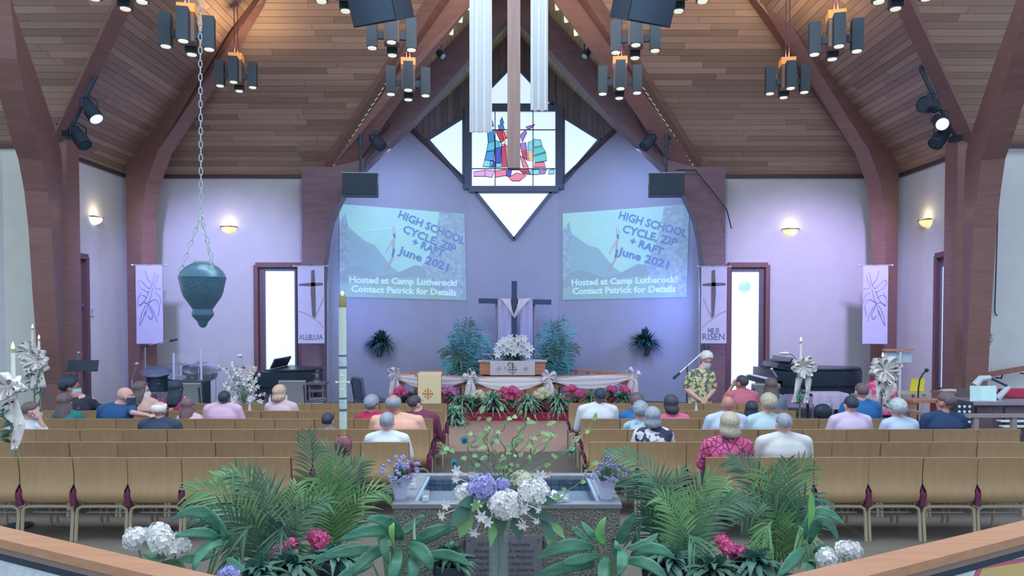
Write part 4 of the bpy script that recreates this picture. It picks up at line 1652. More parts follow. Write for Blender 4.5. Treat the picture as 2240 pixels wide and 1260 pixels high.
stage_light('dark stage light half hidden on the right chancel arch above the loudspeaker', (1428, 300), (1408, 322), 0.12, 15.6, M_BLACK)
for sx, lst, side in ((-1, [(1027, 14), (1007, 41), (987, 68)], 'left'), (1, [(1219, 14), (1239, 41), (1260, 70)], 'right')):
    for i, (x, y) in enumerate(lst):
        q = P(x, y, 14.2)
        t = thing('rafter_bulb', 'small white bulb under the %s chancel rafter, %s from the top' % (side, ORD[i]), 'bulb', q, group='bulbs under the %s rafter' % side)
        b = MB()
        b.lathe([(0.01, 0.07), (0.03, 0.06), (0.055, -0.04), (0.052, -0.06), (0.02, -0.07)], n=12, axis=(sx * -0.35, -0.3, 1))
        b.build('globe', M_LAMP, t)
        b = MB()
        b.cyl((0, 0.02, 0.05), (sx * 0.05, 0.1, 0.16), 0.02, n=6)
        b.build('holder', M_TUBE_BLK, t)
for lab, pts in (('black cable looping along the left chancel arch', [(860, 240), (845, 262), (852, 275), (825, 300), (818, 330), (800, 350), (797, 372)]),
                 ('black cable looping along the right chancel arch', [(1390, 250), (1405, 285), (1425, 300), (1432, 322), (1448, 345), (1455, 368)]),
                 ('thin cable running down the right chancel arch haunch', [(1480, 372), (1520, 372), (1560, 420), (1590, 460), (1600, 500)])):
    b = MB()
    b.tube([P(x, y, 16.05) for x, y in pts], 0.014, 5)
    tag(b.build('cable', M_BLACK), lab, 'cable')
b = MB()
b.tube([P(x, y, 14.06) for x, y in ((2186, 318), (2184, 420), (2180, 560), (2176, 680), (2178, 688), (2182, 690))], 0.012, 5)
tag(b.build('cable', M_BLACK), 'thin dark cable hanging down the white wall behind the organ', 'cable')
for sx, pts in ((-1, [(108, 330), (108, 362), (92, 362)]),):
    b = MB()
    b.tube([P(x, y, 13.5) for x, y in pts], 0.015, 5)
    tag(b.build('conduit', mat('pale_conduit', C(120, 122, 132), 0.5)), 'thin pale conduit bent over the left arch', 'conduit')

# ------------------------------------------------------------------ wall sconces
M_BOWL = mat('sconce_bowl_glass', C(235, 215, 160), 0.4, emit=lin((240, 222, 156)), emit_s=0.8)
M_BOWL_W = mat('sconce_bowl_bright', C(235, 235, 225), 0.4, emit=lin((236, 240, 236)), emit_s=0.95)
for (px, py, pl, nn, lab, mm) in ((501, 499, (0, YF, 0), (0, -1, 0), 'half bowl wall sconce on the violet wall behind the lantern', M_BOWL), (1729, 504, (0, YF, 0), (0, -1, 0), 'half bowl wall sconce on the violet wall above the grand piano', M_BOWL),
                                  (207, 478, (XL, 0, 0), (1, 0, 0), 'bright white wall sconce above the left door', M_BOWL_W), (2028, 484, (XR, 0, 0), (-1, 0, 0), 'yellow wall sconce on the right side wall near the organ', M_BOWL)):
    nn = Vector(nn)
    q = PP(px, py, Vector(pl) + nn * 0.02, nn)
    t = thing('wall_sconce', lab, 'sconce', q, math.atan2(nn.y, nn.x) + PI / 2, group='half bowl wall sconces')
    rows = []
    for i in range(7):
        ph = PI / 2 * i / 6
        rows.append([(0.165 * math.cos(ph) * math.cos(a), -0.15 * math.cos(ph) * math.sin(a), 0.02 - 0.15 * math.sin(ph)) for a in [PI * k / 14 for k in range(15)]])
    b = MB()
    b.sheet(rows)
    b.build('bowl', mm, t, smooth=180)
    b = MB()
    b.tube([(0.19 * math.cos(a), -0.165 * math.sin(a), 0.025) for a in [PI * k / 14 for k in range(15)]], 0.013, 5)
    b.build('rim', M_DOORWOOD, t)
    b = MB()
    b.box((0, 0.0, 0), (0.12, 0.03, 0.12))
    b.build('back_plate', M_DOORWOOD, t)
    point('sconce_light', q + nn * 0.16 + Vector((0, 0, 0.12)), 2.2, (1.0, 0.78, 0.42), 0.05)

# wall plate by the door
q = PP(197, 680, (XL + 0.02, 0, 0), (1, 0, 0))
t = thing('switch_plate', 'white switch plate on the left side wall beside the door', 'switch', q)
b = MB()
b.box((0, 0, 0), (0.02, 0.26, 0.2))
b.build('plate', mat('plate_white', C(206, 212, 228), 0.5), t)
b = MB()
for k in (-0.05, 0.05):
    b.box((0.014, k, 0), (0.02, 0.04, 0.09))
b.build('switches', mat('plate_grey', C(150, 160, 184), 0.5), t)

# ------------------------------------------------------------------ fabric banners
M_BAN = mat('banner_cloth', C(180, 184, 218), 0.85, var=0.04, scale=5)
M_LINE = mat('banner_line_ink', C(132, 132, 176), 0.9)
M_CRB = mat('banner_cross_brown', C(104, 98, 112), 0.9, var=0.15, scale=14)
M_GLD = mat('banner_gold_line', C(176, 160, 150), 0.9)
M_INK = mat('banner_letter_ink', C(112, 114, 150), 0.9)


def banner(label, corners, Y, Y2=None):
    """corners in pixels: left x, right x, top y, bottom y"""
    x0, x1, y0, y1 = corners
    A, B_ = P(x0, y0, Y), P(x1, y0, Y2 or Y)
    zb = P(x0, y1, Y).z
    t = thing('banner', label, 'banner', (0, 0, 0), group='fabric banners on the posts')
    u = (B_ - A)
    u.z = 0
    W = u.length
    u.normalize()
    n_ = Vector((u.y, -u.x, 0))
    rows = [[A + u * (W * k / 6) + Vector((0, 0, (zb - A.z) * i / 8)) + n_ * (0.006 * math.sin(i * 0.9) + 0.004 * math.sin(k * 1.7)) for k in range(7)] for i in range(9)]
    b = MB()
    b.slab(rows, -0.008)
    b.build('cloth', M_BAN, t, smooth=60)
    b = MB()
    b.tube([A - u * 0.08 + Vector((0, 0, 0.01)), A + u * (W + 0.08) + Vector((0, 0, 0.01))], 0.014, 6)
    for s in (-0.08, W + 0.08):
        b.ball(A + u * s + Vector((0, 0, 0.01)), 0.025, 8, 6)
    b.build('rod', MATS['pale_chain_metal'], t)
    b = MB()
    b.bar(A + u * W * 0.5 + Vector((0, 0, 0.03)), A + u * W * 0.5 - n_ * 0.28 + Vector((0, 0, 0.03)), 0.03, 0.02)
    b.build('bracket', M_BLACK, t)
    pl = A + n_ * 0.016

    def B(px, py):
        return PP(px, py, pl, n_)
    return t, B, u, n_, A, W


def ink(t, B, polys, r, m, name='line_art'):
    b = MB()
    for pts in polys:
        for _ in range(2):
            pts = [pts[0]] + [(p[0] * a + q[0] * (1 - a), p[1] * a + q[1] * (1 - a)) for p, q in zip(pts, pts[1:]) for a in (0.75, 0.25)] + [pts[-1]]
        b.tube([B(x, y) for x, y in pts], r, 4)
    b.build(name, m, t)


LILY = [[(318, 592), (322, 610), (334, 622), (326, 634), (312, 616), (303, 612), (300, 620), (310, 632), (326, 640)], [(340, 596), (336, 612), (334, 624)], [(346, 600), (342, 618), (336, 626), (344, 634), (352, 630)],
        [(326, 636), (318, 656), (304, 672), (300, 660), (308, 640)], [(334, 630), (330, 650), (322, 668), (318, 690)], [(304, 668), (314, 660), (324, 664), (334, 676), (344, 702)], [(322, 664), (340, 652), (350, 668), (346, 690)],
        [(318, 668), (308, 690), (304, 716), (312, 700), (318, 680)], [(326, 672), (336, 688), (330, 700), (324, 690)], [(302, 650), (312, 644), (322, 652)], [(338, 640), (350, 646), (352, 664)]]
for nm, cor, dx in (('white banner with a grey lily line drawing on the left corner post', (297, 355, 581, 752), 0), ('white banner with a grey lily line drawing on the right corner post', (1888, 1943, 582, 752), 1)):
    t, B, u, n_, A, W = banner(nm, cor, 15.9 if not dx else 15.85, 15.9 if not dx else 15.75)
    ink(t, B, [[(x if not dx else (297 + 355 - x) + 1589, y) for x, y in p] for p in LILY], 0.006, M_LINE)
for nm, cor, cx, word in (('white banner with brown cross and ALLELUIA lettering', (651, 709, 583, 751), 685, 'ALLELUIA'), ('white banner with brown cross and HE IS RISEN lettering', (1534, 1590, 584, 751), 1561, 'RISEN')):
    t, B, u, n_, A, W = banner(nm, cor, 15.8)

    def poly(pts, m, name, o=0.0):
        b = MB()
        b.prism([B(x, y) for x, y in pts], n_ * 0.006)
        b.build(name, m, t, smooth=0)
    s = -1 if word == 'RISEN' else 1
    poly([(cx - 4, 592), (cx + 3, 590), (cx + 5, 640), (cx + 3 + 2 * s, 690), (cx + s * 3, 696), (cx - 3 + s, 690), (cx - 5, 640)], M_CRB, 'cross_upright')
    poly([(cor[0] + 3, 621), (cx, 618), (cor[1] - 3, 619), (cor[1] - 3, 624), (cx, 626), (cor[0] + 3, 625)], M_CRB, 'cross_arm')
    ink(t, B, [[(cx + 3 * s, 694), (cx + 14 * s, 672), (cx + 22 * s, 652)], [(cor[0] + 2 if s > 0 else cor[1] - 2, 680), (cx - 12 * s, 686), (cx, 696), (cx + 16 * s, 706), (cor[1] - 2 if s > 0 else cor[0] + 2, 718)]], 0.006, M_GLD, 'gold_line')
    if word == 'RISEN':
        for wd, y, w in (('HE IS', 723, 24), ('RISEN', 737, 48)):
            o = B(cx, y)
            me = fit(text_mesh(wd, 0.14 if wd == 'HE IS' else 0.2, extrude=0.003), w / F_PX * 15.8)
            me.transform(Matrix(((u.x, 0, n_.x, o.x), (u.y, 0, n_.y, o.y), (0, 1, 0, o.z), (0, 0, 0, 1))))
            me.materials.clear()
            me.materials.append(M_INK)
            link('lettering', me, t)
    else:
        o = B(680, 738)
        me = fit(text_mesh(word, 0.16, extrude=0.003), 52 / F_PX * 15.8)
        me.transform(Matrix(((u.x, 0, n_.x, o.x), (u.y, 0, n_.y, o.y), (0, 1, 0, o.z), (0, 0, 0, 1))))
        me.materials.clear()
        me.materials.append(M_INK)
        link('lettering', me, t)

# ------------------------------------------------------------------ projected announcement on the two angled walls
S_SKY = mat('slide_sky', C(168, 214, 206), 0.8, emit=lin((158, 212, 204)), emit_s=0.26, col2=C(152, 202, 214), scale=0.7)
S_MT = mat('slide_mountain', C(150, 190, 192), 0.8, emit=lin((128, 166, 192)), emit_s=0.2, col2=C(150, 184, 196), scale=2)
S_MT2 = mat('slide_near_hill', C(148, 182, 184), 0.8, emit=lin((128, 156, 184)), emit_s=0.18, col2=C(150, 170, 182), scale=4)
S_TREE = mat('slide_tree', C(150, 180, 194), 0.8, emit=lin((126, 156, 194)), emit_s=0.18, col2=C(176, 200, 210), scale=9, ramp=(0.42, 0.62), detail=8)
S_GRD = mat('slide_ground', C(150, 188, 182), 0.8, emit=lin((136, 172, 190)), emit_s=0.2, col2=C(158, 190, 188), scale=5, ramp=(0.4, 0.62), detail=8)
S_BLUE = mat('slide_blue_letter', C(110, 142, 190), 0.8, emit=lin((106, 140, 190)), emit_s=0.2)
S_WHITE = mat('slide_white_letter', C(186, 222, 236), 0.8, emit=lin((190, 226, 238)), emit_s=0.3)
S_SKIN = mat('slide_figure', C(176, 170, 184), 0.8, emit=lin((176, 170, 184)), emit_s=0.2)
S_DARK = mat('slide_figure_dark', C(132, 144, 172), 0.8)
for side, quad, n_, p0, txt, dx in (('left', [(742, 446), (1016, 468), (1020, 657), (743, 649)], NL, PL0, [((872, 468), (1016, 528)), ((882, 500), (996, 546)), ((902, 528), (970, 556)), ((876, 548), (984, 588))], 0),
                                    ('right', [(1231, 467), (1508, 447), (1502, 650), (1231, 656)], NR, PR0, [((1354, 470), (1502, 512)), ((1362, 500), (1480, 532)), ((1378, 526), (1450, 552)), ((1356, 550), (1466, 582))], 1)):
    t = thing('projected_picture', 'projected zip line announcement picture on the %s angled apse wall' % side, 'projection', (0, 0, 0), group='projected announcement pictures')

    def S(u, v, o):
        (x0, y0), (x1, y1), (x2, y2), (x3, y3) = quad
        x = lerp(lerp(x0, x1, u), lerp(x3, x2, u), v)
        y = lerp(lerp(y0, y1, u), lerp(y3, y2, u), v)
        return PP(x, y, p0 + n_ * o, n_)

    def sp(pts, m, name, o):
        b = MB()
        b.prism([S(u, v, o) for u, v in pts], n_ * -0.006)
        b.build(name, m, t, smooth=0)
    sp([(0, 0), (1, 0), (1, 1), (0, 1)], S_SKY, 'sky', 0.012)
    sp([(0, 0.22), (0.08, 0.25), (0.2, 0.38), (0.28, 0.42), (0.42, 0.66), (0.55, 0.78), (0, 0.86)], S_MT, 'mountain', 0.016)
    sp([(0, 0.72), (0.12, 0.66), (0.2, 0.68), (0.32, 0.76), (0.45, 0.72), (0.6, 0.62), (0.8, 0.66), (1, 0.7), (1, 1), (0, 1)], S_MT2, 'near_hill', 0.02)
    sp([(0, 0.86), (0.3, 0.8), (0.6, 0.76), (1, 0.78), (1, 1), (0, 1)], S_GRD, 'ground', 0.024)
    sp([(0.8, 0.0), (1, 0.0), (1, 0.98), (0.84, 0.96), (0.7, 0.8), (0.66, 0.62), (0.74, 0.42), (0.78, 0.2)], S_TREE, 'tree', 0.028)
    sp([(0.0, 0.2), (0.05, 0.1), (0.08, 0.3), (0.07, 0.66), (0, 0.8)], S_TREE, 'tree', 0.028)
    fu = [(0.425, 0.22), (0.435, 0.30), (0.43, 0.36), (0.425, 0.42), (0.42, 0.5), (0.395, 0.6), (0.365, 0.68)]
    for pts, r, m in ((((0.16, 0.29), (0.4, 0.23), (0.64, 0.2)), 0.006, S_WHITE), (((0.425, 0.2), (0.43, 0.28)), 0.022, S_SKIN), (((0.44, 0.20), (0.45, 0.28)), 0.02, S_SKIN), (((0.435, 0.28), (0.44, 0.33)), 0.05, S_DARK), (((0.435, 0.34), (0.425, 0.46)), 0.06, S_SKIN),
                      (((0.42, 0.36), (0.385, 0.46), (0.37, 0.5)), 0.024, S_SKIN), (((0.435, 0.45), (0.42, 0.54)), 0.05, S_DARK), (((0.42, 0.54), (0.395, 0.6), (0.36, 0.68)), 0.024, S_SKIN), (((0.43, 0.54), (0.40, 0.62), (0.375, 0.69)), 0.024, S_SKIN)):
        b = MB()
        for i in range(len(pts) - 1):
            b.bar(S(*pts[i], 0.026), S(*pts[i + 1], 0.026), r, 0.006, up=n_)
        b.build('zip_line' if r == 0.006 else 'figure', m, t, smooth=0)
    for (a, c), w, sz in zip(txt, ('HIGH SCHOOL', 'CYCLE, ZIP', '+ RAFT', 'June 2021'), (0.27, 0.27, 0.26, 0.28)):
        A, B_ = PP(*a, p0 + n_ * 0.032, n_), PP(*c, p0 + n_ * 0.032, n_)
        r_ = (B_ - A).normalized()
        u_ = n_.cross(r_)
        me = fit(text_mesh(w, sz, extrude=0.003, offset=0.006, shear=0.0), (B_ - A).length)
        o = (A + B_) / 2
        me.transform(Matrix(((r_.x, u_.x, n_.x, o.x), (r_.y, u_.y, n_.y, o.y), (r_.z, u_.z, n_.z, o.z), (0, 0, 0, 1))))
        me.materials.clear()
        me.materials.append(S_BLUE)
        link('lettering', me, t)
    ln = [((764, 612), (1000, 620), 'Hosted at Camp Lutherock!'), ((768, 632), (998, 641), 'Contact Patrick for Details')] if not dx else [((1250, 619), (1482, 611), 'Hosted at Camp Lutherock!'), ((1252, 638), (1478, 632), 'Contact Patrick for Details')]
    for a, c, w in ln:
        A, B_ = PP(*a, p0 + n_ * 0.034, n_), PP(*c, p0 + n_ * 0.034, n_)
        r_ = (B_ - A).normalized()
        u_ = n_.cross(r_)
        me = fit(text_mesh(w, 0.22, extrude=0.003, offset=0.007), (B_ - A).length)
        o = (A + B_) / 2
        me.transform(Matrix(((r_.x, u_.x, n_.x, o.x), (r_.y, u_.y, n_.y, o.y), (r_.z, u_.z, n_.z, o.z), (0, 0, 0, 1))))
        me.materials.clear()
        me.materials.append(S_WHITE)
        link('lettering', me, t)
# ------------------------------------------------------------------ plant helpers
M_LEAF = mat('leaf_green', C(86, 124, 98), 0.5, var=0.25, scale=5, rnd=0.2)
M_LEAF_D = mat('leaf_dark_green', C(64, 104, 92), 0.45, var=0.25, scale=5, rnd=0.2)
M_LEAF_L = mat('leaf_light_green', C(114, 158, 104), 0.5, var=0.2, scale=5, rnd=0.15)
M_LEAF_Y = mat('leaf_yellow_green', C(150, 190, 130), 0.5, var=0.2, scale=6)
M_LEAF_T = mat('leaf_teal', C(80, 146, 156), 0.5, var=0.25, scale=5, rnd=0.2)
M_LEAF_SP = mat('leaf_striped', C(84, 136, 118), 0.5, col2=C(172, 200, 168), scale=14, ramp=(0.46, 0.6), rnd=0.15)
M_FERN = mat('fern_green', C(44, 88, 86), 0.6, var=0.25, scale=6)
M_STEM = mat('plant_stem', C(110, 140, 112), 0.6)
M_TWIG = mat('twig_brown', C(96, 100, 92), 0.7)
M_POT_D = mat('dark_pot', C(60, 74, 88), 0.6)
M_POT_R = mat('red_foil_pot', C(150, 46, 76), 0.35)
M_BLOOM_P = mat('bloom_pink', C(216, 96, 150), 0.7, var=0.2, scale=20)
M_BLOOM_W = mat('bloom_white', C(222, 236, 232), 0.7, var=0.06, scale=20)
M_BLOOM_Y = mat('bloom_cream', C(228, 230, 196), 0.7, var=0.08, scale=20)
M_BLOOM_V = mat('bloom_violet', C(160, 160, 214), 0.7, var=0.15, scale=20)
M_BLOOM_M = mat('bloom_mauve', C(206, 130, 190), 0.7, var=0.15, scale=20)
M_LILYW = mat('lily_white', C(214, 220, 244), 0.6, var=0.05, scale=20)
M_WHITEC = mat('white_swag_cloth', C(216, 214, 220), 0.85, var=0.04, scale=10)
M_RIBBON = mat('sheer_white_ribbon', C(226, 234, 244), 0.5, var=0.1, scale=14)
M_WOODW = mat('warm_oak', C(186, 136, 108), 0.45, var=0.12, scale=3, stretch=(1, 10, 10))
M_WAX = mat('white_wax', C(214, 226, 218), 0.5)
M_BRASS = mat('brass', C(182, 172, 120), 0.3, metal=0.5)
M_FLAME = mat('candle_bulb', (0.9, 0.9, 0.85), 0.4, emit=lin((240, 240, 232)), emit_s=0.8)


def blade(b, path, w, nrm, k=5, fold=0.2, tipw=0.04):
    """strip leaf along a path of points; w = half width; nrm = facing"""
    path = [Vector(p) for p in path]
    n = len(path)
    nrm = Vector(nrm)
    rows = []
    for i, p in enumerate(path):
        t = i / (n - 1)
        tg = (path[min(i + 1, n - 1)] - path[max(i - 1, 0)]).normalized()
        sd = tg.cross(nrm)
        if sd.length < 1e-5:
            sd = tg.orthogonal()
        sd.normalize()
        up = sd.cross(tg)
        ww = w * max(tipw, math.sin(PI * min(0.999, 0.06 + 0.94 * t) ** 0.85))
        rows.append([p - sd * ww + up * ww * fold, p, p + sd * ww + up * ww * fold])
    b.sheet(rows)


def arc_pts(p0, d, L, droop, n=5):
    p0, d = Vector(p0), Vector(d).normalized()
    out = []
    for i in range(n):
        t = i / (n - 1)
        out.append(p0 + d * (L * t) + Vector((0, 0, -droop * L * t * t)))
    return out


def spray(b, c, n, L, w, rng, tilt=(0.2, 1.1), droop=0.8, flat=1.0, seg=5):
    for i in range(n):
        a = rng.uniform(0, 2 * PI)
        e = rng.uniform(*tilt)
        d = Vector((math.cos(a) * math.cos(e), math.sin(a) * math.cos(e) * flat, math.sin(e)))
        blade(b, arc_pts(c, d, L * rng.uniform(0.65, 1.1), droop * rng.uniform(0.5, 1.2), seg), w * rng.uniform(0.8, 1.2), (0, 0, 1) if abs(d.z) < 0.9 else (0, -1, 0))


def floret_ball(b, c, r, n, rng, pet=0.3, rz=0.85):
    """hydrangea head: many four-petalled florets over a ball"""
    c = Vector(c)
    b.ball(c, (r * 0.8, r * 0.8, r * 0.8 * rz), 10, 6)
    for i in range(n):
        z = 1 - 2 * (i + 0.5) / n
        a = i * 2.39996
        d = Vector((math.sqrt(1 - z * z) * math.cos(a), math.sqrt(1 - z * z) * math.sin(a), z * rz))
        p = c + d * r * rng.uniform(0.85, 1.02)
        d.normalize()
        u = d.orthogonal().normalized()
        v = d.cross(u)
        d = (d + Vector((rng.uniform(-0.5, 0.5), rng.uniform(-0.5, 0.5), rng.uniform(-0.5, 0.5)))).normalized()
        u = d.orthogonal().normalized()
        v = d.cross(u)
        th = rng.uniform(0, PI)
        s = r * pet * rng.uniform(0.8, 1.15)
        for k in range(4):
            e = th + k * PI / 2
            x = u * math.cos(e) + v * math.sin(e)
            y = d.cross(x)
            b.add([p, p + x * s * 0.6 + y * s * 0.46 + d * s * 0.32, p + x * s + d * s * 0.12, p + x * s * 0.6 - y * s * 0.46 + d * s * 0.32], [(0, 1, 2), (0, 2, 3)])


def lily(b, c, d, r, rng, petals=6):
    c, d = Vector(c), Vector(d).normalized()
    u = d.orthogonal().normalized()
    v = d.cross(u)
    for k in range(petals):
        a = 2 * PI * k / petals + 0.2
        x = u * math.cos(a) + v * math.sin(a)
        pts = [c, c + d * r * 0.5 + x * r * 0.22, c + d * r * 0.72 + x * r * 0.62, c + d * r * 0.62 + x * r]
        blade(b, pts, r * 0.26, d, fold=0.25)


def pot(t, r, h, m, z=0.0, name='pot'):
    b = MB()
    b.lathe([(r * 0.72, z), (r * 0.8, z + h * 0.3), (r, z + h * 0.88), (r * 1.06, z + h * 0.9), (r * 1.06, z + h), (r * 0.9, z + h), (r * 0.85, z + h * 0.9)], n=14)
    return b.build(name, m, t)


def spider_plant(label, px, py, Y, zf, L=0.36, m=None, n=84, group='striped spider plants before the altar rail', seed=0):
    rng = random.Random(seed or int(px))
    p = P(px, py, Y)
    t = thing('spider_plant', label, 'plant', (p.x, Y, zf), group=group)
    h = max(0.1, p.z - zf - 0.02)
    pot(t, 0.1, h, M_POT_D)
    b = MB()
    spray(b, (0, 0, h), n, L * 1.25, 0.024, rng, tilt=(0.2, 1.4), droop=0.85)
    spray(b, (0, 0, h * 0.6), n // 3, L, 0.024, rng, tilt=(-0.1, 0.6), droop=0.8)
    tag(b.build('leaves', m or M_LEAF_SP, t, smooth=180), kind='stuff')
    return t


def hydrangea(label, heads, Y, zf, m, r=0.085, group='potted hydrangeas before the altar rail', potm=None, leaves=16, nf=42):
    """heads: list of pixel positions of the flower heads"""
    rng = random.Random(int(heads[0][0]))
    pts = [P(x, y, Y + rng.uniform(-0.05, 0.05)) for x, y in heads]
    cx = sum(p.x for p in pts) / len(pts)
    t = thing('potted_hydrangea', label, 'flower', (cx, Y, zf), group=group)
    o = Vector((cx, Y, zf))
    hmin = min(p.z for p in pts) - zf
    hp = max(0.1, min(0.28, hmin - 0.16))
    pot(t, 0.11, hp, potm or M_POT_R)
    for p in pts:
        b = MB()
        floret_ball(b, p - o, r * rng.uniform(0.9, 1.1), nf, rng, pet=0.36)
        bl = b.build('bloom', m, t, smooth=180)
        b = MB()
        b.tube([(rng.uniform(-0.03, 0.03), 0, hp - 0.02), (p - o) * 0.8 + Vector((0, 0, 0.0)), p - o], 0.006, 5)
        b.build('stem', M_STEM, t)
    for i in range(leaves):
        a = rng.uniform(0, 2 * PI)
        e = rng.uniform(-0.1, 0.8)
        d = Vector((math.cos(a) * math.cos(e), math.sin(a) * math.cos(e), math.sin(e)))
        b = MB()
        blade(b, arc_pts((0, 0, lerp(hp, max(hp + 0.02, hmin - 0.05), rng.random())), d, rng.uniform(0.14, 0.24), 0.4, 5), 0.05, (0, 0, 1))
        b.build('leaf', M_LEAF, t, smooth=180)
    return t


def frond(b, path, leaf_len, n, rng, face=(0, -1, 0.4), w=0.011, droop=0.35, ang=50, stem_r=0.006, up=0.0):
    """pinnate palm frond along a path"""
    path = [Vector(p) for p in path]
    # resample
    seg = [0]
    for i in range(1, len(path)):
        seg.append(seg[-1] + (path[i] - path[i - 1]).length)
    T_ = seg[-1]

    def at(s):
        for i in range(1, len(path)):
            if s <= seg[i] + 1e-9:
                return path[i - 1].lerp(path[i], (s - seg[i - 1]) / max(1e-9, seg[i] - seg[i - 1]))
        return path[-1]
    b.tube([at(T_ * i / 8) for i in range(9)], [stem_r * (1 - 0.75 * i / 8) for i in range(9)], 5)
    face = Vector(face).normalized()
    for i in range(n):
        t = 0.22 + 0.78 * (i + 0.5) / n
        p = at(T_ * t)
        tg = (at(min(T_, T_ * t + 0.02)) - at(max(0, T_ * t - 0.02))).normalized()
        sd = tg.cross(face).normalized()
        L = leaf_len * (math.sin(PI * (0.12 + 0.80 * t)) ** 0.7) * rng.uniform(0.85, 1.1)
        a = R(ang * (1.1 - 0.55 * t))
        for s in (-1, 1):
            d = (tg * math.cos(a) + sd * s * math.sin(a) + face * rng.uniform(-0.15, 0.25)).normalized()
            blade(b, arc_pts(p, d, L, droop * rng.uniform(0.6, 1.3), 4), w, face, fold=0.3)


def bez(p0, p1, p2, n=9):
    p0, p1, p2 = Vector(p0), Vector(p1), Vector(p2)
    return [p0 * (1 - t) ** 2 + p1 * 2 * t * (1 - t) + p2 * t * t for t in [i / (n - 1) for i in range(n)]]


def bow(t, c, r, n=8, tails=(), m=None, seed=1, tail_w=0.05, facing=(0, -1, 0), loop_w=0.05):
    """ribbon bow: loops fanned about a knot and hanging tails (list of lists of points)"""
    rng = random.Random(seed)
    c = Vector(c)
    f = Vector(facing).normalized()
    u = Vector((0, 0, 1)).cross(f).normalized()
    v = Vector((0, 0, 1))
    for k in range(n):
        a = 2 * PI * k / n + rng.uniform(-0.25, 0.25)
        d = (u * math.cos(a) + v * math.sin(a) * 0.72 + f * rng.uniform(0.0, 0.7)).normalized()
        L = r * rng.uniform(0.8, 1.1)
        sidev = d.cross(f).normalized()
        wdir = (f * 0.6 + sidev * rng.uniform(-0.5, 0.5)).normalized()
        puff = d.cross(wdir).normalized()
        rows = []
        for i in range(11):
            th = 2 * PI * i / 10
            q = c + d * (L * 0.5 * (1 - math.cos(th))) + puff * (L * 0.25 * math.sin(th) * (0.4 + 0.6 * (0.5 - 0.5 * math.cos(th))))
            ww = loop_w * (0.35 + 0.65 * math.sin(th / 2))
            rows.append([q - wdir * ww, q, q + wdir * ww])
        b = MB()
        b.slab(rows, 0.003)
        b.build('ribbon_loop', m or M_RIBBON, t, smooth=180)
    b = MB()
    b.ball(c + f * 0.01, (r * 0.2, r * 0.16, r * 0.18), 10, 6)
    b.build('knot', m or M_RIBBON, t)
    for pts in tails:
        pts = [Vector(p) for p in pts]
        fine = []
        for i in range(len(pts) - 1):
            for j in range(4):
                fine.append(pts[i].lerp(pts[i + 1], j / 4))
        fine.append(pts[-1])
        rows = []
        for i, p in enumerate(fine):
            ph = i * 0.55
            w_ = (u * math.cos(0.4 * math.sin(ph)) + f * math.sin(0.7 * math.sin(ph))) * tail_w * (0.5 + 0.5 * min(1, i / 4))
            rows.append([p - w_, p + f * 0.01 * math.sin(ph), p + w_])
        b = MB()
        b.slab(rows, 0.003)
        b.build('ribbon_tail', m or M_RIBBON, t, smooth=180)


ZP = 0.16
# ------------------------------------------------------------------ altar rail with white swags and bows
nodes = [Vector((-2.60, 16.35, 0)), Vector((-0.89, 15.45, 0)), Vector((0.73, 15.45, 0)), Vector((2.62, 16.35, 0))]
rail = thing('altar_rail', 'oak altar rail curving around the altar on short posts', 'rail', (0, 0, ZP))
RH = 0.66
loopn = [Vector((-1.35, 17.6, 0))] + nodes + [Vector((1.35, 17.6, 0))]
for i in range(len(loopn) - 1):
    a, c = loopn[i], loopn[i + 1]
    b = MB()
    b.bar(a + Vector((0, 0, RH)), c + Vector((0, 0, RH)), 0.13, 0.05)
    b.build('handrail', M_WOODW, rail, smooth=0)
    b = MB()
    b.bar(a + Vector((0, 0, RH - 0.18)), c + Vector((0, 0, RH - 0.18)), 0.03, 0.06)
    b.bar(a + Vector((0, 0, 0.12)), c + Vector((0, 0, 0.12)), 0.03, 0.06)
    b.build('lower_rail', M_WOODW, rail, smooth=0)
    for k in range(5):
        q = a.lerp(c, (k + 0.5) / 5)
        b = MB()
        b.box(q + Vector((0, 0, RH / 2)), (0.05, 0.05, RH - 0.04))
        b.build('post', M_WOODW, rail, smooth=0)
for i, nm in enumerate(('left', 'middle', 'right')):
    a, c = nodes[i], nodes[i + 1]
    t = thing('cloth_swag', 'white cloth swag hung on the altar rail, %s of three' % nm, 'swag', (0, 0, 0), group='white swags on the altar rail')
    n_ = Vector((c.y - a.y, -(c.x - a.x), 0)).normalized()
    rows = []
    for k in range(25):
        s = k / 24
        q = a.lerp(c, s) + n_ * 0.09
        sag = 4 * s * (1 - s)
        row = []
        for j in range(9):
            v = j / 8
            z = ZP + RH + 0.01 - v * (0.06 + 0.22 * sag)
            row.append(q + n_ * (0.02 * math.sin(v * 16 + sag * 4) + 0.05 * v * sag) + Vector((0, 0, z)))
        rows.append(row)
    b = MB()
    b.slab(rows, 0.008)
    b.build('cloth', M_WHITEC, t, smooth=180)
for i, (n_, nm) in enumerate(zip(nodes, ('far left end', 'left front corner', 'right front corner', 'far right end'))):
    c = n_ + Vector((0, -0.14, ZP + RH + 0.03))
    t = thing('ribbon_bow', 'white cloth bow tied at the %s of the altar rail' % nm, 'bow', (0, 0, 0), group='white bows on the altar rail')
    out = 0.0
    bow(t, c, 0.17, 7, [[c, c + Vector((-0.05, -0.04, -0.2)), c + Vector((-0.07 + out, -0.02, -0.5))], [c, c + Vector((0.05, -0.05, -0.22)), c + Vector((0.08, -0.02, -0.52))]], m=M_WHITEC, seed=i + 2, loop_w=0.07, tail_w=0.06)

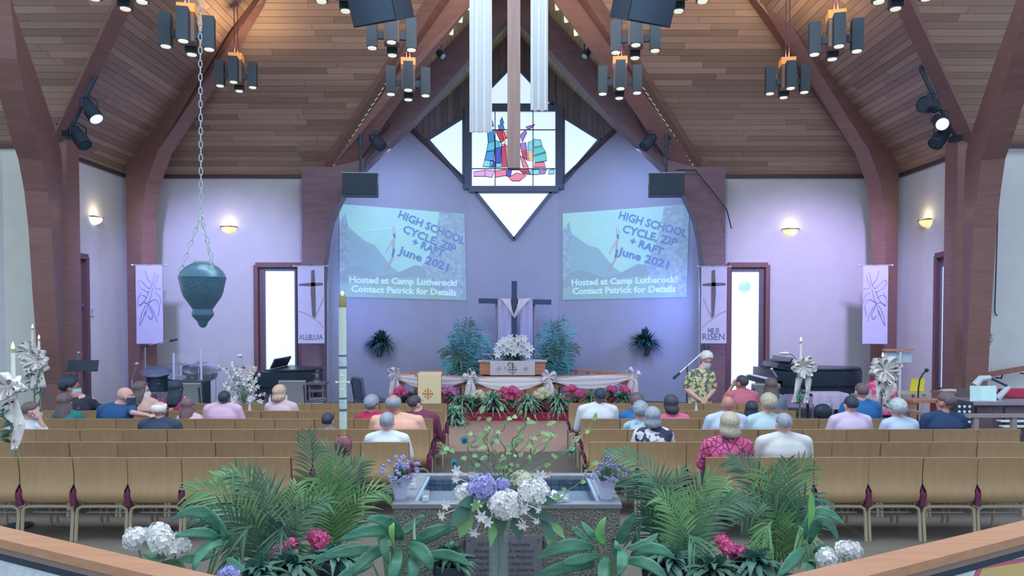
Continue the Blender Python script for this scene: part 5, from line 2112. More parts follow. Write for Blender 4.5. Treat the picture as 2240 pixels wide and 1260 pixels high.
# gold frontal cloth on a small oak prayer desk
p = P(938, 818, 15.05)
t = thing('prayer_desk', 'small oak desk holding a gold cloth before the altar rail', 'desk', (p.x, 15.15, ZP))
b = MB()
b.box((0, 0, p.z - ZP - 0.02), (0.56, 0.3, 0.035), Matrix.Rotation(R(6), 3, 'X'))
b.build('top', M_WOODW, t, smooth=0)
for s in (-1, 1):
    b = MB()
    b.box((s * 0.22, 0.04, (p.z - ZP - 0.04) / 2), (0.04, 0.22, p.z - ZP - 0.06))
    b.build('side_panel', M_WOODW, t, smooth=0)
A, B_ = P(914, 819, 14.95), P(965, 884, 14.95)
M_GOLD = mat('gold_cloth', C(226, 214, 172), 0.8, var=0.05, scale=20)
M_CROSSR = mat('red_cross_print', C(200, 104, 86), 0.8)


def jcross(t, cx, cz, y, s, m, name='cross_emblem'):
    b = MB()
    b.box((cx, y, cz), (s, 0.006, s * 0.07))
    b.box((cx, y, cz), (s * 0.07, 0.0062, s))
    for e in (-1, 1):
        b.box((cx + e * s * 0.48, y, cz), (s * 0.05, 0.006, s * 0.22))
        b.box((cx, y, cz + e * s * 0.48), (s * 0.22, 0.006, s * 0.05))
        for f in (-1, 1):
            b.box((cx + e * s * 0.27, y, cz + f * s * 0.27), (s * 0.17, 0.006, s * 0.05))
            b.box((cx + e * s * 0.27, y, cz + f * s * 0.27), (s * 0.05, 0.0061, s * 0.17))
    return b.build(name, m, t, smooth=0)


t = thing('frontal_cloth', 'gold frontal cloth with a red crosslet cross', 'cloth')
b = MB()
b.slab([[(lerp(A.x, B_.x, k / 6), y - 0.004 * math.sin(k * 1.4) * (i > 1), z) for k in range(7)] for i, (y, z) in enumerate([(15.3, A.z + 0.03), (15.02, A.z + 0.015), (14.965, A.z - 0.01), (14.955, lerp(A.z, B_.z, 0.5)), (14.95, B_.z)])], 0.006)
b.build('cloth', M_GOLD, t, smooth=60)
q = P(936, 861, 14.94)
jcross(t, q.x, q.z, 14.938, 0.2, M_CROSSR)

# ------------------------------------------------------------------ altar
AY = 17.0
tl, br = P(1049, 792, AY), P(1193, 822, AY)
at_ = thing('altar', 'oak altar table with white cloth behind the altar rail', 'altar', ((tl.x + br.x) / 2, AY + 0.35, ZP))
Wd = br.x - tl.x
h = tl.z - ZP
b = MB()
b.box((0, 0, h - 0.15), (Wd, 0.7, 0.27))
b.build('body', M_WOODW, at_, smooth=0)
b = MB()
b.box((0, 0.05, (h - 0.34) / 2), (Wd * 0.94, 0.5, h - 0.34))
b.build('base', M_WOODW, at_, smooth=0)
b = MB()
b.box((0, 0, h), (Wd + 0.06, 0.76, 0.03))
b.build('tabletop', M_WOODW, at_, smooth=0)
M_LACE = mat('white_lace', C(206, 210, 232), 0.85, var=0.12, scale=40)
t = thing('altar_cloth', 'white lace cloth with cross emblems over the altar front', 'cloth', (at_.location.x, AY, ZP))
hw = (P(1167, 800, AY).x - P(1069, 800, AY).x) / 2
b = MB()
b.box((0, 0.35, h + 0.02), (Wd + 0.08, 0.78, 0.012))
b.build('top_cloth', M_LACE, t, smooth=0)
b = MB()
b.slab([[(lerp(-hw, hw, k / 8), -0.045 - 0.003 * math.sin(k), z) for k in range(9)] for z in (h + 0.03, h - 0.1, h - 0.3)], 0.006)
b.build('front_panel', M_LACE, t)
jcross(t, 0, h - 0.17, -0.054, 0.2, mat('brown_cross_print', C(128, 100, 116), 0.8))
for s in (-0.31, 0.31):
    jcross(t, s, h - 0.15, -0.054, 0.11, mat('grey_cross_print', C(150, 152, 182), 0.8))
# acrylic book stand
p = P(1075, 790, AY + 0.2)
t = thing('book_stand', 'small clear book stand on the left of the altar', 'stand', (p.x, AY + 0.2, ZP + h + 0.035))
b = MB()
b.box((0, 0, 0.14), (0.44, 0.24, 0.014))
b.build('shelf', mat('pink_acrylic', C(190, 164, 190), 0.2), t, smooth=0)
for s in (-0.19, 0.19):
    b = MB()
    b.box((s, 0, 0.067), (0.012, 0.2, 0.13))
    b.build('leg', mat('clear_acrylic', C(150, 160, 190), 0.1, alpha=0.5), t, smooth=0)

# lilies on the altar
rng = random.Random(11)
p = P(1122, 792, AY + 0.15)
t = thing('lily_bouquet', 'large bouquet of white lilies on the altar cloth', 'bouquet', (p.x, AY + 0.25, ZP + h + 0.03))
pot(t, 0.13, 0.16, M_POT_D)
b = MB()
spray(b, (0, 0, 0.1), 60, 0.46, 0.03, rng, tilt=(0.0, 0.9), droop=0.9)
tag(b.build('foliage', M_LEAF_D, t, smooth=180), kind='stuff')
spots_ = [(-0.36, 0.24), (-0.3, 0.36), (-0.22, 0.26), (-0.2, 0.44), (-0.12, 0.36), (-0.06, 0.5), (-0.02, 0.3), (0.04, 0.42), (0.1, 0.27), (0.12, 0.5), (0.2, 0.4), (0.24, 0.28), (0.26, 0.48), (0.33, 0.32), (0.4, 0.26), (0.02, 0.18), (-0.14, 0.18), (0.2, 0.17), (0.34, 0.12), (-0.34, 0.12)]
for x, z in spots_:
    b = MB()
    lily(b, (x * 0.95, -0.08 - rng.uniform(0, 0.12), z), (x * 0.9, -1, 0.25 + rng.uniform(-0.2, 0.3)), 0.115, rng)
    b.build('bloom', M_LILYW, t, smooth=180)

# ------------------------------------------------------------------ black cross with drape
KY = 18.2
t = thing('standing_cross', 'tall black wooden cross standing behind the altar', 'cross', (P(1125, 700, KY).x, KY, ZP))
b = MB()
top = P(1125, 615, KY).z - ZP
b.box((0, 0, top / 2), (0.135, 0.13, top))
b.build('upright', mat('black_stained_wood', C(60, 78, 108), 0.6, var=0.1, scale=4), t, smooth=0)
a, c = P(1047, 658, KY), P(1206, 661, KY)
b = MB()
b.bar((a.x - t.location.x, -0.02, a.z - ZP), (c.x - t.location.x, 0.06, c.z - ZP), 0.11, 0.125)
b.build('crossbar', MATS['black_stained_wood'], t, smooth=0)
b = MB()
b.box((0, 0, 0.04), (0.7, 0.6, 0.08))
b.build('foot', MATS['black_stained_wood'], t, smooth=0)
zc_ = P(1125, 656, KY).z
dr = thing('cross_drape', 'white cloth with gold edge draped over the black cross', 'drape')
for (x0, x1, yt, yb, mm, dy, nm) in ((1089, 1118, 655, 800, M_WHITEC, -0.11, 'front_fall'), (1138, 1165, 655, 802, M_WHITEC, -0.11, 'front_fall'), (1083, 1092, 662, 790, M_GOLD, 0.1, 'gold_edge'), (1161, 1171, 662, 795, M_GOLD, 0.1, 'gold_edge')):
    A, B_ = P(x0, yt, KY), P(x1, yb, KY)
    drape('c', A.x, B_.x, B_.z, A.z + 0.02, KY + dy, 2 if mm is M_WHITEC else 1, mm, 0.03, seed=x0, taper=0.0).build(nm, mat('cross_cloth', C(176, 176, 214), 0.8, var=0.05, scale=10) if mm is M_WHITEC else mat('dull_gold', C(160, 150, 150), 0.7), dr, smooth=60)
for (xa, xb_, xm) in ((1091, 1117, 1124), (1165, 1134, 1125)):
    rows = []
    for i in range(9):
        s = i / 8
        oy = lerp(654, 694, s ** 1.3) - 2
        iy = lerp(654, 688, s ** 0.8)
        q0 = P(lerp(xa, xm, s), oy + 4 * s, KY)
        q1 = P(lerp(xb_, xm, s ** 1.6), iy, KY)
        rows.append([Vector((lerp(q0.x, q1.x, j / 5), KY - 0.14 - 0.03 * math.sin(j * 1.9), lerp(q0.z, q1.z, j / 5))) for j in range(6)])
    b = MB()
    b.slab(rows, 0.01)
    b.build('swag', M_WHITEC, dr, smooth=60)

# ------------------------------------------------------------------ palms beside the cross, wall ferns
for px, lab, mm, lst in ((1020, 'potted palm left of the black cross', M_LEAF_T, [(985, 735), (1000, 712), (1030, 705), (1050, 720), (1070, 745), (968, 768), (975, 800), (1078, 768), (1060, 800), (1012, 738), (1035, 760), (1005, 790), (990, 752), (1048, 738)]),
                         (1212, 'potted palm right of the black cross', M_LEAF_T, [(1180, 730), (1195, 710), (1215, 715), (1235, 700), (1256, 722), (1262, 760), (1245, 795), (1168, 762), (1175, 790), (1215, 745), (1238, 735), (1200, 770), (1225, 790), (1190, 752)])):
    Y = 17.55
    p = P(px, 800, Y)
    t = thing('potted_palm', lab, 'plant', (p.x, Y, ZP), group='palms beside the black cross')
    pot(t, 0.17, 0.34, M_POT_D)
    o = Vector(t.location)
    rng = random.Random(px)
    for i, (x, y) in enumerate(lst):
        e = P(x, y, Y + rng.uniform(-0.35, 0.3)) - o
        s = Vector((rng.uniform(-0.06, 0.06), rng.uniform(-0.06, 0.06), 0.33))
        m_ = Vector((lerp(s.x, e.x, 0.35), lerp(s.y, e.y, 0.4), max(e.z, 0.6) + 0.35 * (1.2 - abs(e.x))))
        b = MB()
        frond(b, bez(s, m_, e), 0.42, 20, rng, face=(rng.uniform(-0.3, 0.3), -1, 0.5), w=0.016, droop=0.55, ang=58, stem_r=0.01)
        b.build('frond', (mm, M_LEAF_T, M_LEAF_D)[i % 3], t, smooth=180)
for px, py, n_, p0, lab in ((830, 752, NL, PL0, 'dark fern in a wall planter on the left apse wall'), (1413, 750, NR, PR0, 'dark fern in a wall planter on the right apse wall')):
    q = PP(px, py + 8, p0 + n_ * 0.02, n_)
    t = thing('wall_fern', lab, 'fern', q, group='wall ferns in the apse')
    b = MB()
    rot = math.atan2(n_.y, n_.x)
    pr_ = []
    for z, r in ((-0.24, 0.05), (-0.2, 0.07), (0.06, 0.15), (0.08, 0.17), (0.10, 0.17), (0.10, 0.13)):
        pr_.append([Vector((math.cos(rot - PI / 2 + PI * k / 10) * r, math.sin(rot - PI / 2 + PI * k / 10) * r, z)) for k in range(11)])
    b.sheet(pr_)
    b.build('planter', mat('bronze_planter', C(86, 92, 116), 0.5), t)
    rng = random.Random(px)
    b = MB()
    c = Vector((0, 0, 0.12)) + n_ * 0.1
    for i in range(230):
        a = rot + rng.uniform(-PI / 2, PI / 2)
        e = rng.uniform(-0.1, 1.5)
        d = Vector((math.cos(a) * math.cos(e), math.sin(a) * math.cos(e), math.sin(e)))
        blade(b, arc_pts(c, d, rng.uniform(0.3, 0.52), 0.62 * rng.uniform(0.2, 1.2), 5), 0.034, (0, 0, 1))
    tag(b.build('foliage', M_FERN, t, smooth=180), kind='stuff')

# ------------------------------------------------------------------ flowers along the step
hydrangea('deep pink hydrangea left of the gold cloth', [(870, 856), (886, 860), (878, 852)], 15.25, ZP, M_BLOOM_P)
hydrangea('mauve pink hydrangea just right of the gold cloth', [(970, 856), (984, 852), (992, 858)], 15.25, ZP, M_BLOOM_M)
hydrangea('cream hydrangea under the left front bow', [(1038, 866), (1050, 860), (1058, 868)], 15.15, ZP, M_BLOOM_Y)
hydrangea('large pink hydrangea in the middle below the altar', [(1103, 855), (1120, 852), (1134, 862), (1118, 870), (1104, 864), (1128, 856)], 15.05, ZP, M_BLOOM_P)
hydrangea('cream hydrangea under the right front bow', [(1174, 862), (1186, 856), (1198, 862), (1184, 868)], 15.15, ZP, M_BLOOM_Y)
hydrangea('pink hydrangea with two heads right of the right front bow', [(1240, 852), (1252, 850), (1264, 858), (1272, 862)], 15.25, ZP, M_BLOOM_P)
hydrangea('pink hydrangea near the right end of the altar rail', [(1334, 850), (1342, 852)], 15.45, ZP, M_BLOOM_P)
hydrangea('small pink hydrangea at the far right end of the altar rail', [(1364, 850), (1370, 856)], 15.5, ZP, M_BLOOM_P)
spider_plant('striped spider plant left end of the red step', 1008, 880, 14.98, ZP, 0.4)
spider_plant('striped spider plant below the middle pink hydrangea', 1078, 876, 14.95, ZP, 0.42)
spider_plant('striped spider plant right of the middle pink hydrangea', 1155, 880, 14.95, ZP, 0.42)
spider_plant('striped spider plant right end of the red step', 1222, 878, 14.98, ZP, 0.4)
spider_plant('leafy green plant below the two headed pink hydrangea', 1296, 872, 15.2, ZP, 0.36, m=M_LEAF)
spider_plant('leafy green plant at the right end beneath pink flowers', 1362, 872, 15.3, ZP, 0.36, m=M_LEAF)
spider_plant('leafy green plant under the left pink hydrangea', 902, 872, 15.1, ZP, 0.32, m=M_LEAF_D)
spider_plant('striped spider plant on the floor left of the red step', 992, 905, 14.2, 0.012, 0.34)
spider_plant('leafy plant between gold cloth and cream hydrangea', 1035, 878, 15.05, ZP, 0.3, m=M_LEAF, n=30)

# grey chair at the left of the rail
M_GREYF = mat('grey_chair_fabric', C(84, 94, 124), 0.85, var=0.08, scale=40)
M_TAUPE = mat('taupe_chair_fabric', C(134, 138, 146), 0.85, var=0.08, scale=40)


def fabric_chair(label, px, Y, rz, zf=0.0, m=None, backh=0.88):
    p = P(px, 850, Y)
    t = thing('padded_chair', label, 'chair', (p.x, Y, zf), R(rz), group='padded stacking chairs near the instruments')
    b = MB()
    b.slab([[(0.23 * k / 2, -0.2 - y, z) for k in (-2, -1, 0, 1, 2)] for y, z in ((0.07, backh), (0.06, backh - 0.02), (0.04, 0.7), (0.0, 0.5))], 0.06)
    b.build('backrest', m, t, smooth=60)
    b = MB()
    b.slab([[(0.24 * k / 2, y, z) for k in (-2, -1, 0, 1, 2)] for y, z in ((-0.2, 0.42), (0.0, 0.43), (0.2, 0.43), (0.26, 0.41))], 0.07)
    b.build('seat', m, t, smooth=60)
    for sx in (-1, 1):
        b = MB()
        b.tube([(sx * 0.22, 0.22, 0), (sx * 0.22, 0.2, 0.41), (sx * 0.22, -0.16, 0.41)], 0.013, 6)
        b.build('leg', M_BLACK, t)
        b = MB()
        b.tube([(sx * 0.22, -0.28, 0), (sx * 0.22, -0.2, 0.42), (sx * 0.21, -0.27, backh - 0.05)], 0.013, 6)
        b.build('leg', M_BLACK, t)
    return t


fabric_chair('dark grey padded chair standing alone left of the altar rail', 806, 14.5, -55, 0.012, M_GREYF)
# ------------------------------------------------------------------ instruments and stands, left side
M_PIANO = mat('black_piano_lacquer', C(34, 48, 62), 0.32)
M_CYM = mat('cymbal_bronze', C(96, 108, 122), 0.3, metal=0.4)
M_DRUM = mat('drum_shell', C(48, 62, 82), 0.3)
M_CHROME = mat('chrome', C(170, 186, 204), 0.2, metal=0.7)
M_SHEET = mat('paper', C(214, 226, 232), 0.8)
M_PLEXI = mat('clear_shield', (0.8, 0.85, 0.95), 0.05, alpha=0.06)


def grand_piano(label, px0, px1, Y, tail=1, h=1.0, deep=1.5):
    """keyboard at px0, tail towards px1; seen from the side with the lid closed or ajar"""
    a, c = P(px0, 800, Y), P(px1, 800, Y)
    L = abs(c.x - a.x)
    s = 1 if c.x > a.x else -1
    t = thing('grand_piano', label, 'piano', (a.x, Y, 0))
    out = [(0, 0), (L * 0.34, 0), (L * 0.55, 0.0), (L * 0.8, 0.12), (L * 0.95, 0.3), (L, 0.55), (L * 0.97, 0.8), (L * 0.85, 0.98), (L * 0.68, 1.1), (L * 0.5, 1.3), (L * 0.38, deep), (0, deep)]
    b = MB()
    b.prism([(s * x, y, h - 0.36) for x, y in out], (0, 0, 0.30 + 0.0))
    b.prism([(s * (x * 0.96 + 0.04), y * 0.96 + 0.03, h - 0.52) for x, y in out], (0, 0, 0.17))
    b.build('case', M_PIANO, t, smooth=30)
    b = MB()
    b.prism([(s * (x - 0.02 if x > 0 else 0.24), y, h - 0.045) for x, y in out], (0, 0, 0.035))
    b.build('lid', M_PIANO, t, smooth=30)
    b = MB()
    b.box((s * -0.02, deep / 2, h - 0.30), (0.26, deep, 0.1))
    b.build('keybed', M_PIANO, t, smooth=0)
    b = MB()
    b.box((s * -0.06, deep / 2, h - 0.235), (0.16, deep - 0.2, 0.02))
    b.build('keys', M_SHEET, t, smooth=0)
    b = MB()
    b.bar((s * 0.34, 0.2, h + 0.1), (s * 0.34, deep - 0.2, h + 0.1), 0.22, 0.03, up=(s * -1, 0, 0.5))
    b.build('music_desk', M_PIANO, t, smooth=0)
    for x, y in ((0.12, 0.12), (0.12, deep - 0.12), (L * 0.85, 0.55)):
        b = MB()
        b.lathe([(0.035, 0), (0.04, 0.05), (0.06, 0.35), (0.075, h - 0.36)], (s * x, y, 0), 8)
        b.build('leg', M_PIANO, t)
    b = MB()
    b.bar((s * 0.2, deep / 2, 0.12), (s * 0.2, deep / 2, h - 0.36), 0.1, 0.04)
    b.box((s * 0.18, deep / 2, 0.1), (0.2, 0.2, 0.05))
    b.build('pedal_lyre', M_PIANO, t, smooth=0)
    return t


def mic_stand(label, px, pytop, Y, boom=None, mic_px=None, zf=0.0, m=None):
    p = P(px, pytop, Y)
    t = thing('microphone_stand', label, 'stand', (p.x, Y, zf), group='microphone stands')
    H = p.z - zf
    b = MB()
    b.cyl((0, 0, 0.02), (0, 0, H), 0.012, n=6)
    b.build('pole', m or M_BLACK, t)
    for k in range(3):
        a = 2 * PI * k / 3 + 0.4
        b = MB()
        b.tube([(0, 0, 0.2), (0.28 * math.cos(a), 0.28 * math.sin(a), 0.01)], 0.01, 5)
        b.build('leg', M_BLACK, t)
    if boom:
        o = Vector(t.location)
        A, B_ = P(*boom[0], Y) - o, P(*boom[1], Y) - o
        b = MB()
        b.tube([A, B_], 0.012, 6)
        b.build('boom', M_CHROME, t)
        for q, r in ((A, 0.026), (B_, 0.026)):
            d = (B_ - A).normalized() * 0.08
            b = MB()
            b.tube([q - d, q + d], [r, r * 0.8], 8)
            b.build('microphone' if q is B_ else 'counterweight', M_BLACK, t)
    elif mic_px:
        o = Vector(t.location)
        B_ = P(*mic_px, Y) - o
        b = MB()
        b.tube([(0, 0, H), B_], 0.01, 5)
        b.ball(B_, 0.035, 8, 6)
        b.build('microphone', M_CHROME, t)
    return t


def music_stand(label, corners, Y, m, zf=0.0, topm=None, lean=14):
    x0, x1, y0, y1 = corners
    a, c = P(x0, y0, Y), P(x1, y1, Y)
    t = thing('music_stand', label, 'stand', ((a.x + c.x) / 2, Y, zf))
    w, h = c.x - a.x, a.z - c.z
    b = MB()
    b.box((0, 0, (a.z + c.z) / 2 - zf), (w, 0.012, h * 1.03), Matrix.Rotation(R(-lean), 3, 'X'))
    b.build('desk', m, t, smooth=0)
    b = MB()
    b.box((0, -0.05, c.z - zf), (w, 0.08, 0.014))
    b.build('ledge', topm or m, t, smooth=0)
    b = MB()
    b.cyl((0, 0.03, 0.05), (0, 0.03, (a.z + c.z) / 2 - zf), 0.014, n=6)
    b.build('pole', topm or M_BLACK, t)
    for k in range(3):
        an = 2 * PI * k / 3 + 0.5
        b = MB()
        b.tube([(0, 0.03, 0.16), (0.26 * math.cos(an), 0.03 + 0.26 * math.sin(an), 0.01)], 0.011, 5)
        b.build('leg', topm or M_BLACK, t)
    return t


music_stand('black music stand in front of the left door', (148, 215, 788, 811), 12.6, M_BLACK)
mic_stand('chrome microphone stand between music stand and corner arch', 289, 830, 13.0, mic_px=(300, 796), m=M_CHROME)
mic_stand('small microphone on a stand before the left door', 168, 800, 13.4, mic_px=(172, 772))
mic_stand('overhead boom microphone beside the left lily banner', 317, 757, 15.0, boom=((318, 757), (380, 744)), m=M_CHROME)
mic_stand('boom microphone stand beside the standing woman', 1503, 800, 12.75, boom=((1480, 822), (1545, 764)))

# drum kit
DY = 15.2
t = thing('drum_kit', 'dark drum kit with cymbals under the left lily banner', 'drums', (P(390, 800, DY).x, DY, 0))
o = Vector(t.location)


def drum(px, py, Y, r, h, axis=(0, 0, 1), name='drum'):
    c = P(px, py, Y) - o
    b = MB()
    b.lathe([(r, -h / 2), (r, h / 2)], c, 18, axis=axis)
    d = b.build(name, M_DRUM, t)
    b = MB()
    for z in (-h / 2, h / 2):
        b.lathe([(r * 1.0, z - 0.012), (r * 1.04, z - 0.01), (r * 1.04, z + 0.01), (r * 0.98, z + 0.012)], c, 18, axis=axis)
    b.build('hoop', M_CHROME, d)
    b = MB()
    for k in range(6):
        a = 2 * PI * k / 6
        q = Vector((0, 0, 1)).rotation_difference(Vector(axis))
        e = c + q @ Vector((r * 1.02 * math.cos(a), r * 1.02 * math.sin(a), 0))
        b.ball(e, 0.02, 6, 4)
    b.build('lugs', M_CHROME, d)


drum(345, 838, DY, 0.22, 0.36, name='floor_tom')
drum(418, 815, DY + 0.1, 0.17, 0.2, (0.25, -0.5, 0.8), name='tom')
drum(455, 815, DY + 0.2, 0.17, 0.2, (-0.1, -0.5, 0.8), name='tom')
drum(408, 850, DY + 0.3, 0.28, 0.4, (0, -1, 0.02), name='bass_drum')
drum(388, 832, DY - 0.3, 0.17, 0.13, (0.1, -0.2, 1), name='snare_drum')
for px, py, r, ax in ((342, 812, 0.30, (0.1, -0.35, 1)), (391, 797, 0.21, (0.06, -0.06, 1)), (434, 796, 0.20, (-0.1, -0.1, 1)), (472, 812, 0.2, (-0.3, -0.2, 1))):
    c = P(px, py, DY) - o
    b = MB()
    b.lathe([(r, 0), (r * 0.4, 0.022), (r * 0.16, 0.03), (r * 0.12, 0.05), (0.008, 0.055)], c, 24, axis=ax)
    cy = b.build('cymbal', M_CYM, t)
    b = MB()
    b.cyl((c.x, c.y, 0), (c.x, c.y, c.z + 0.08), 0.011, n=6)
    b.build('cymbal_stand', M_CHROME, cy)
for px in (330, 352, 372):
    c = P(px, 850, DY - 0.1) - o
    b = MB()
    b.cyl((c.x, c.y, 0), (c.x, c.y, 0.62), 0.012, n=6)
    b.build('leg', M_CHROME, t)
for i, (x0, x1, y0) in enumerate(((380, 440, 772), (440, 478, 766))):
    a, c = P(x0, y0, DY - 0.55), P(x1, y0, DY - 0.5)
    t2 = thing('drum_shield', 'clear drum shield panel, %s of two before the drum kit' % ('left' if i == 0 else 'right'), 'shield', (a.x, DY - 0.55, 0), group='clear drum shield panels')
    b = MB()
    b.box(((c.x - a.x) / 2, 0, a.z / 2), (c.x - a.x, 0.01, a.z - 0.04))
    b.build('panel', M_PLEXI, t2, smooth=0)
    b = MB()
    b.box((0, 0, a.z / 2), (0.035, 0.02, a.z))
    b.build('edge_strip', mat('pale_edge_strip', C(176, 190, 226), 0.4), t2, smooth=0)
b_ = MB()
a, c = P(392, 834, 13.6), P(449, 868, 13.6)
t = thing('amplifier', 'flat black amplifier box behind the long haired woman in red', 'amplifier', ((a.x + c.x) / 2, 13.7, 0))
b_.box((0, 0, a.z / 2), (c.x - a.x, 0.3, a.z))
b_.build('case', M_BLACK, t, smooth=0)
b_ = MB()
b_.box((0, -0.156, a.z / 2), ((c.x - a.x) * 0.92, 0.012, a.z * 0.9))
b_.build('grille', M_SPK, t, smooth=0)

grand_piano('smaller black grand piano in front of the left bright window', 553, 690, 15.0, h=P(600, 808, 15.0).z)
p = P(562, 804, 15.4)
t = thing('sheet_music', 'tan sheet of music on the left piano desk', 'paper', (P(543, 815, 15.1).x, 15.2, P(543, 828, 15.1).z))
b = MB()
b.box((0, 0, 0.13), (0.24, 0.01, 0.27), Matrix.Rotation(R(-14), 3, 'X') @ Matrix.Rotation(R(14), 3, 'Y'))
b.build('page', mat('tan_paper', C(176, 164, 164), 0.8), t, smooth=0)
b = MB()
b.box((0, 0.1, -0.02), (0.3, 0.24, 0.025))
b.build('rest', M_PIANO, t, smooth=0)


def gooseneck(label, base, top, head, Y, hw=0.16, lit=True, zf=None):
    o = P(*base, Y)
    t = thing('desk_lamp', label, 'lamp', o)
    A, B_ = P(*top, Y) - o, P(*head, Y) - o
    b = MB()
    b.tube(bez((0, 0, 0.0), (A.x, 0, A.z * 1.0), B_), 0.011, 6)
    b.build('arm', M_CHROME, t)
    b = MB()
    b.ball(B_, (hw, 0.07, 0.035), 12, 6)
    b.build('lamp_shade', mat('lamp_shade_pale', C(206, 214, 214), 0.4), t)
    b = MB()
    b.lathe([(0.07, 0), (0.07, 0.02), (0.02, 0.03)], n=12)
    b.build('base', M_BLACK, t)
    return t


gooseneck('small lamp with a pale disc shade on the left piano', (532, 806), (531, 780), (525, 778), 15.3, 0.06)
fabric_chair('grey padded chair with its back to us, behind the woman in red', 423, 13.0, 0, 0.0, M_TAUPE, 0.93)
fabric_chair('taupe padded chair beside the woman with pale gold hair', 648, 12.9, 0, 0.0, M_TAUPE, 0.98)
# side table, figurine, books
p = P(695, 838, 14.6)
t = thing('side_table', 'small dark wooden side table left of the paschal candle', 'table', (p.x, 14.6, 0))
M_TABW = mat('side_table_wood', C(112, 96, 108), 0.5, var=0.1, scale=4)
b = MB()
b.box((0, 0, p.z), (0.36, 0.32, 0.04))
b.build('top', M_TABW, t, smooth=0)
b = MB()
b.box((0, 0, p.z - 0.14), (0.3, 0.26, 0.05))
b.build('shelf', M_TABW, t, smooth=0)
for sx in (-1, 1):
    for sy in (-1, 1):
        b = MB()
        b.box((sx * 0.13, sy * 0.11, p.z / 2), (0.03, 0.03, p.z))
        b.build('leg', M_TABW, t, smooth=0)
t = thing('figurine', 'little dark figurine standing on the side table', 'figurine', (p.x, 14.55, p.z + 0.02))
b = MB()
b.lathe([(0.09, 0), (0.08, 0.03), (0.04, 0.05), (0.05, 0.11), (0.035, 0.17), (0.015, 0.19)], n=12)
b.ball((0.0, 0, 0.22), 0.03, 10, 6)
b.tube([(-0.03, 0, 0.14), (-0.09, -0.02, 0.18)], 0.012, 6)
b.tube([(0.03, 0, 0.14), (0.05, -0.02, 0.26)], 0.012, 6)
b.build('statue', M_CYM, t)
q = P(692, 880, 13.6)
for i in range(3):
    t = thing('hymn_book', ('bottom', 'middle', 'top')[i] + ' book of the flat stack on a stool below the side table', 'book', (q.x + 0.01 * i, 13.6, 0.50 + 0.035 * i), R(i * 9), group='books stacked on the stool')
    b = MB()
    b.box((0, 0, 0.012), (0.3, 0.22, 0.008))
    b.box((0, 0, 0.03), (0.3, 0.22, 0.006))
    b.build('cover', M_GREYF, t, smooth=0)
    b = MB()
    b.box((0, 0, 0.021), (0.285, 0.21, 0.012))
    b.build('pages', M_SHEET, t, smooth=0)
t = thing('stool', 'low grey stool carrying a stack of books beside the taupe chair', 'stool', (q.x, 13.6, 0))
b = MB()
b.box((0, 0, 0.47), (0.42, 0.36, 0.06))
b.build('seat', M_GREYF, t, smooth=0)
for sx in (-1, 1):
    for sy in (-1, 1):
        b = MB()
        b.cyl((sx * 0.17, sy * 0.14, 0), (sx * 0.17, sy * 0.14, 0.45), 0.014, n=6)
        b.build('leg', M_BLACK, t)

# tall white flower arrangement
rng = random.Random(5)
FY = 12.6
p = P(535, 885, FY)
t = thing('flower_arrangement', 'tall loose arrangement of white blossoms before the left piano', 'flowers', (p.x, FY, 0))
o = Vector(t.location)
b = MB()
b.lathe([(0.08, 0), (0.11, 0.1), (0.09, 0.4), (0.12, p.z)], n=14)
b.build('vase', mat('pale_vase', C(190, 200, 210), 0.4), t)
for i, (x, y) in enumerate([(484, 800), (497, 815), (509, 795), (508, 820), (527, 808), (545, 812), (560, 805), (568, 820), (580, 862), (492, 838), (505, 850), (520, 845), (535, 835), (552, 848), (566, 846), (515, 870), (548, 872), (575, 878), (498, 866), (540, 860), (558, 835)]):
    e = P(x, y, FY + rng.uniform(-0.15, 0.15)) - o
    s = Vector((0, 0, p.z - 0.03))
    b = MB()
    pts = bez(s, Vector((e.x * 0.4, e.y * 0.5, e.z * 0.85 + s.z * 0.15)), e, 7)
    b.tube(pts, 0.005, 4)
    for q in pts[2:]:
        blade(b, arc_pts(q, (rng.uniform(-1, 1), rng.uniform(-1, 0.4), rng.uniform(0, 0.6)), 0.08, 0.4, 4), 0.012, (0, -0.6, 1))
    st = b.build('stem', M_LEAF, t, smooth=180)
    b = MB()
    for k in range(7 if i < 9 else 5):
        q = pts[-1].lerp(pts[3], k / 7) + Vector((rng.uniform(-0.035, 0.035), rng.uniform(-0.03, 0.03), rng.uniform(-0.01, 0.02)))
        lily(b, q, (rng.uniform(-0.6, 0.6), -1, rng.uniform(-0.2, 0.6)), rng.uniform(0.025, 0.045) * (1.2 if i > 8 else 1), rng, 5)
    b.build('blossoms', M_BLOOM_W, t, smooth=180)
b = MB()
floret_ball(b, P(503, 882, FY - 0.2) - o, 0.1, 50, rng)
b.build('bloom', M_BLOOM_W, t, smooth=180)
b = MB()
spray(b, (0.22, -0.05, p.z - 0.02), 40, 0.3, 0.02, rng, tilt=(0.1, 1.1), droop=0.9)
tag(b.build('foliage', M_LEAF, t, smooth=180), kind='stuff')

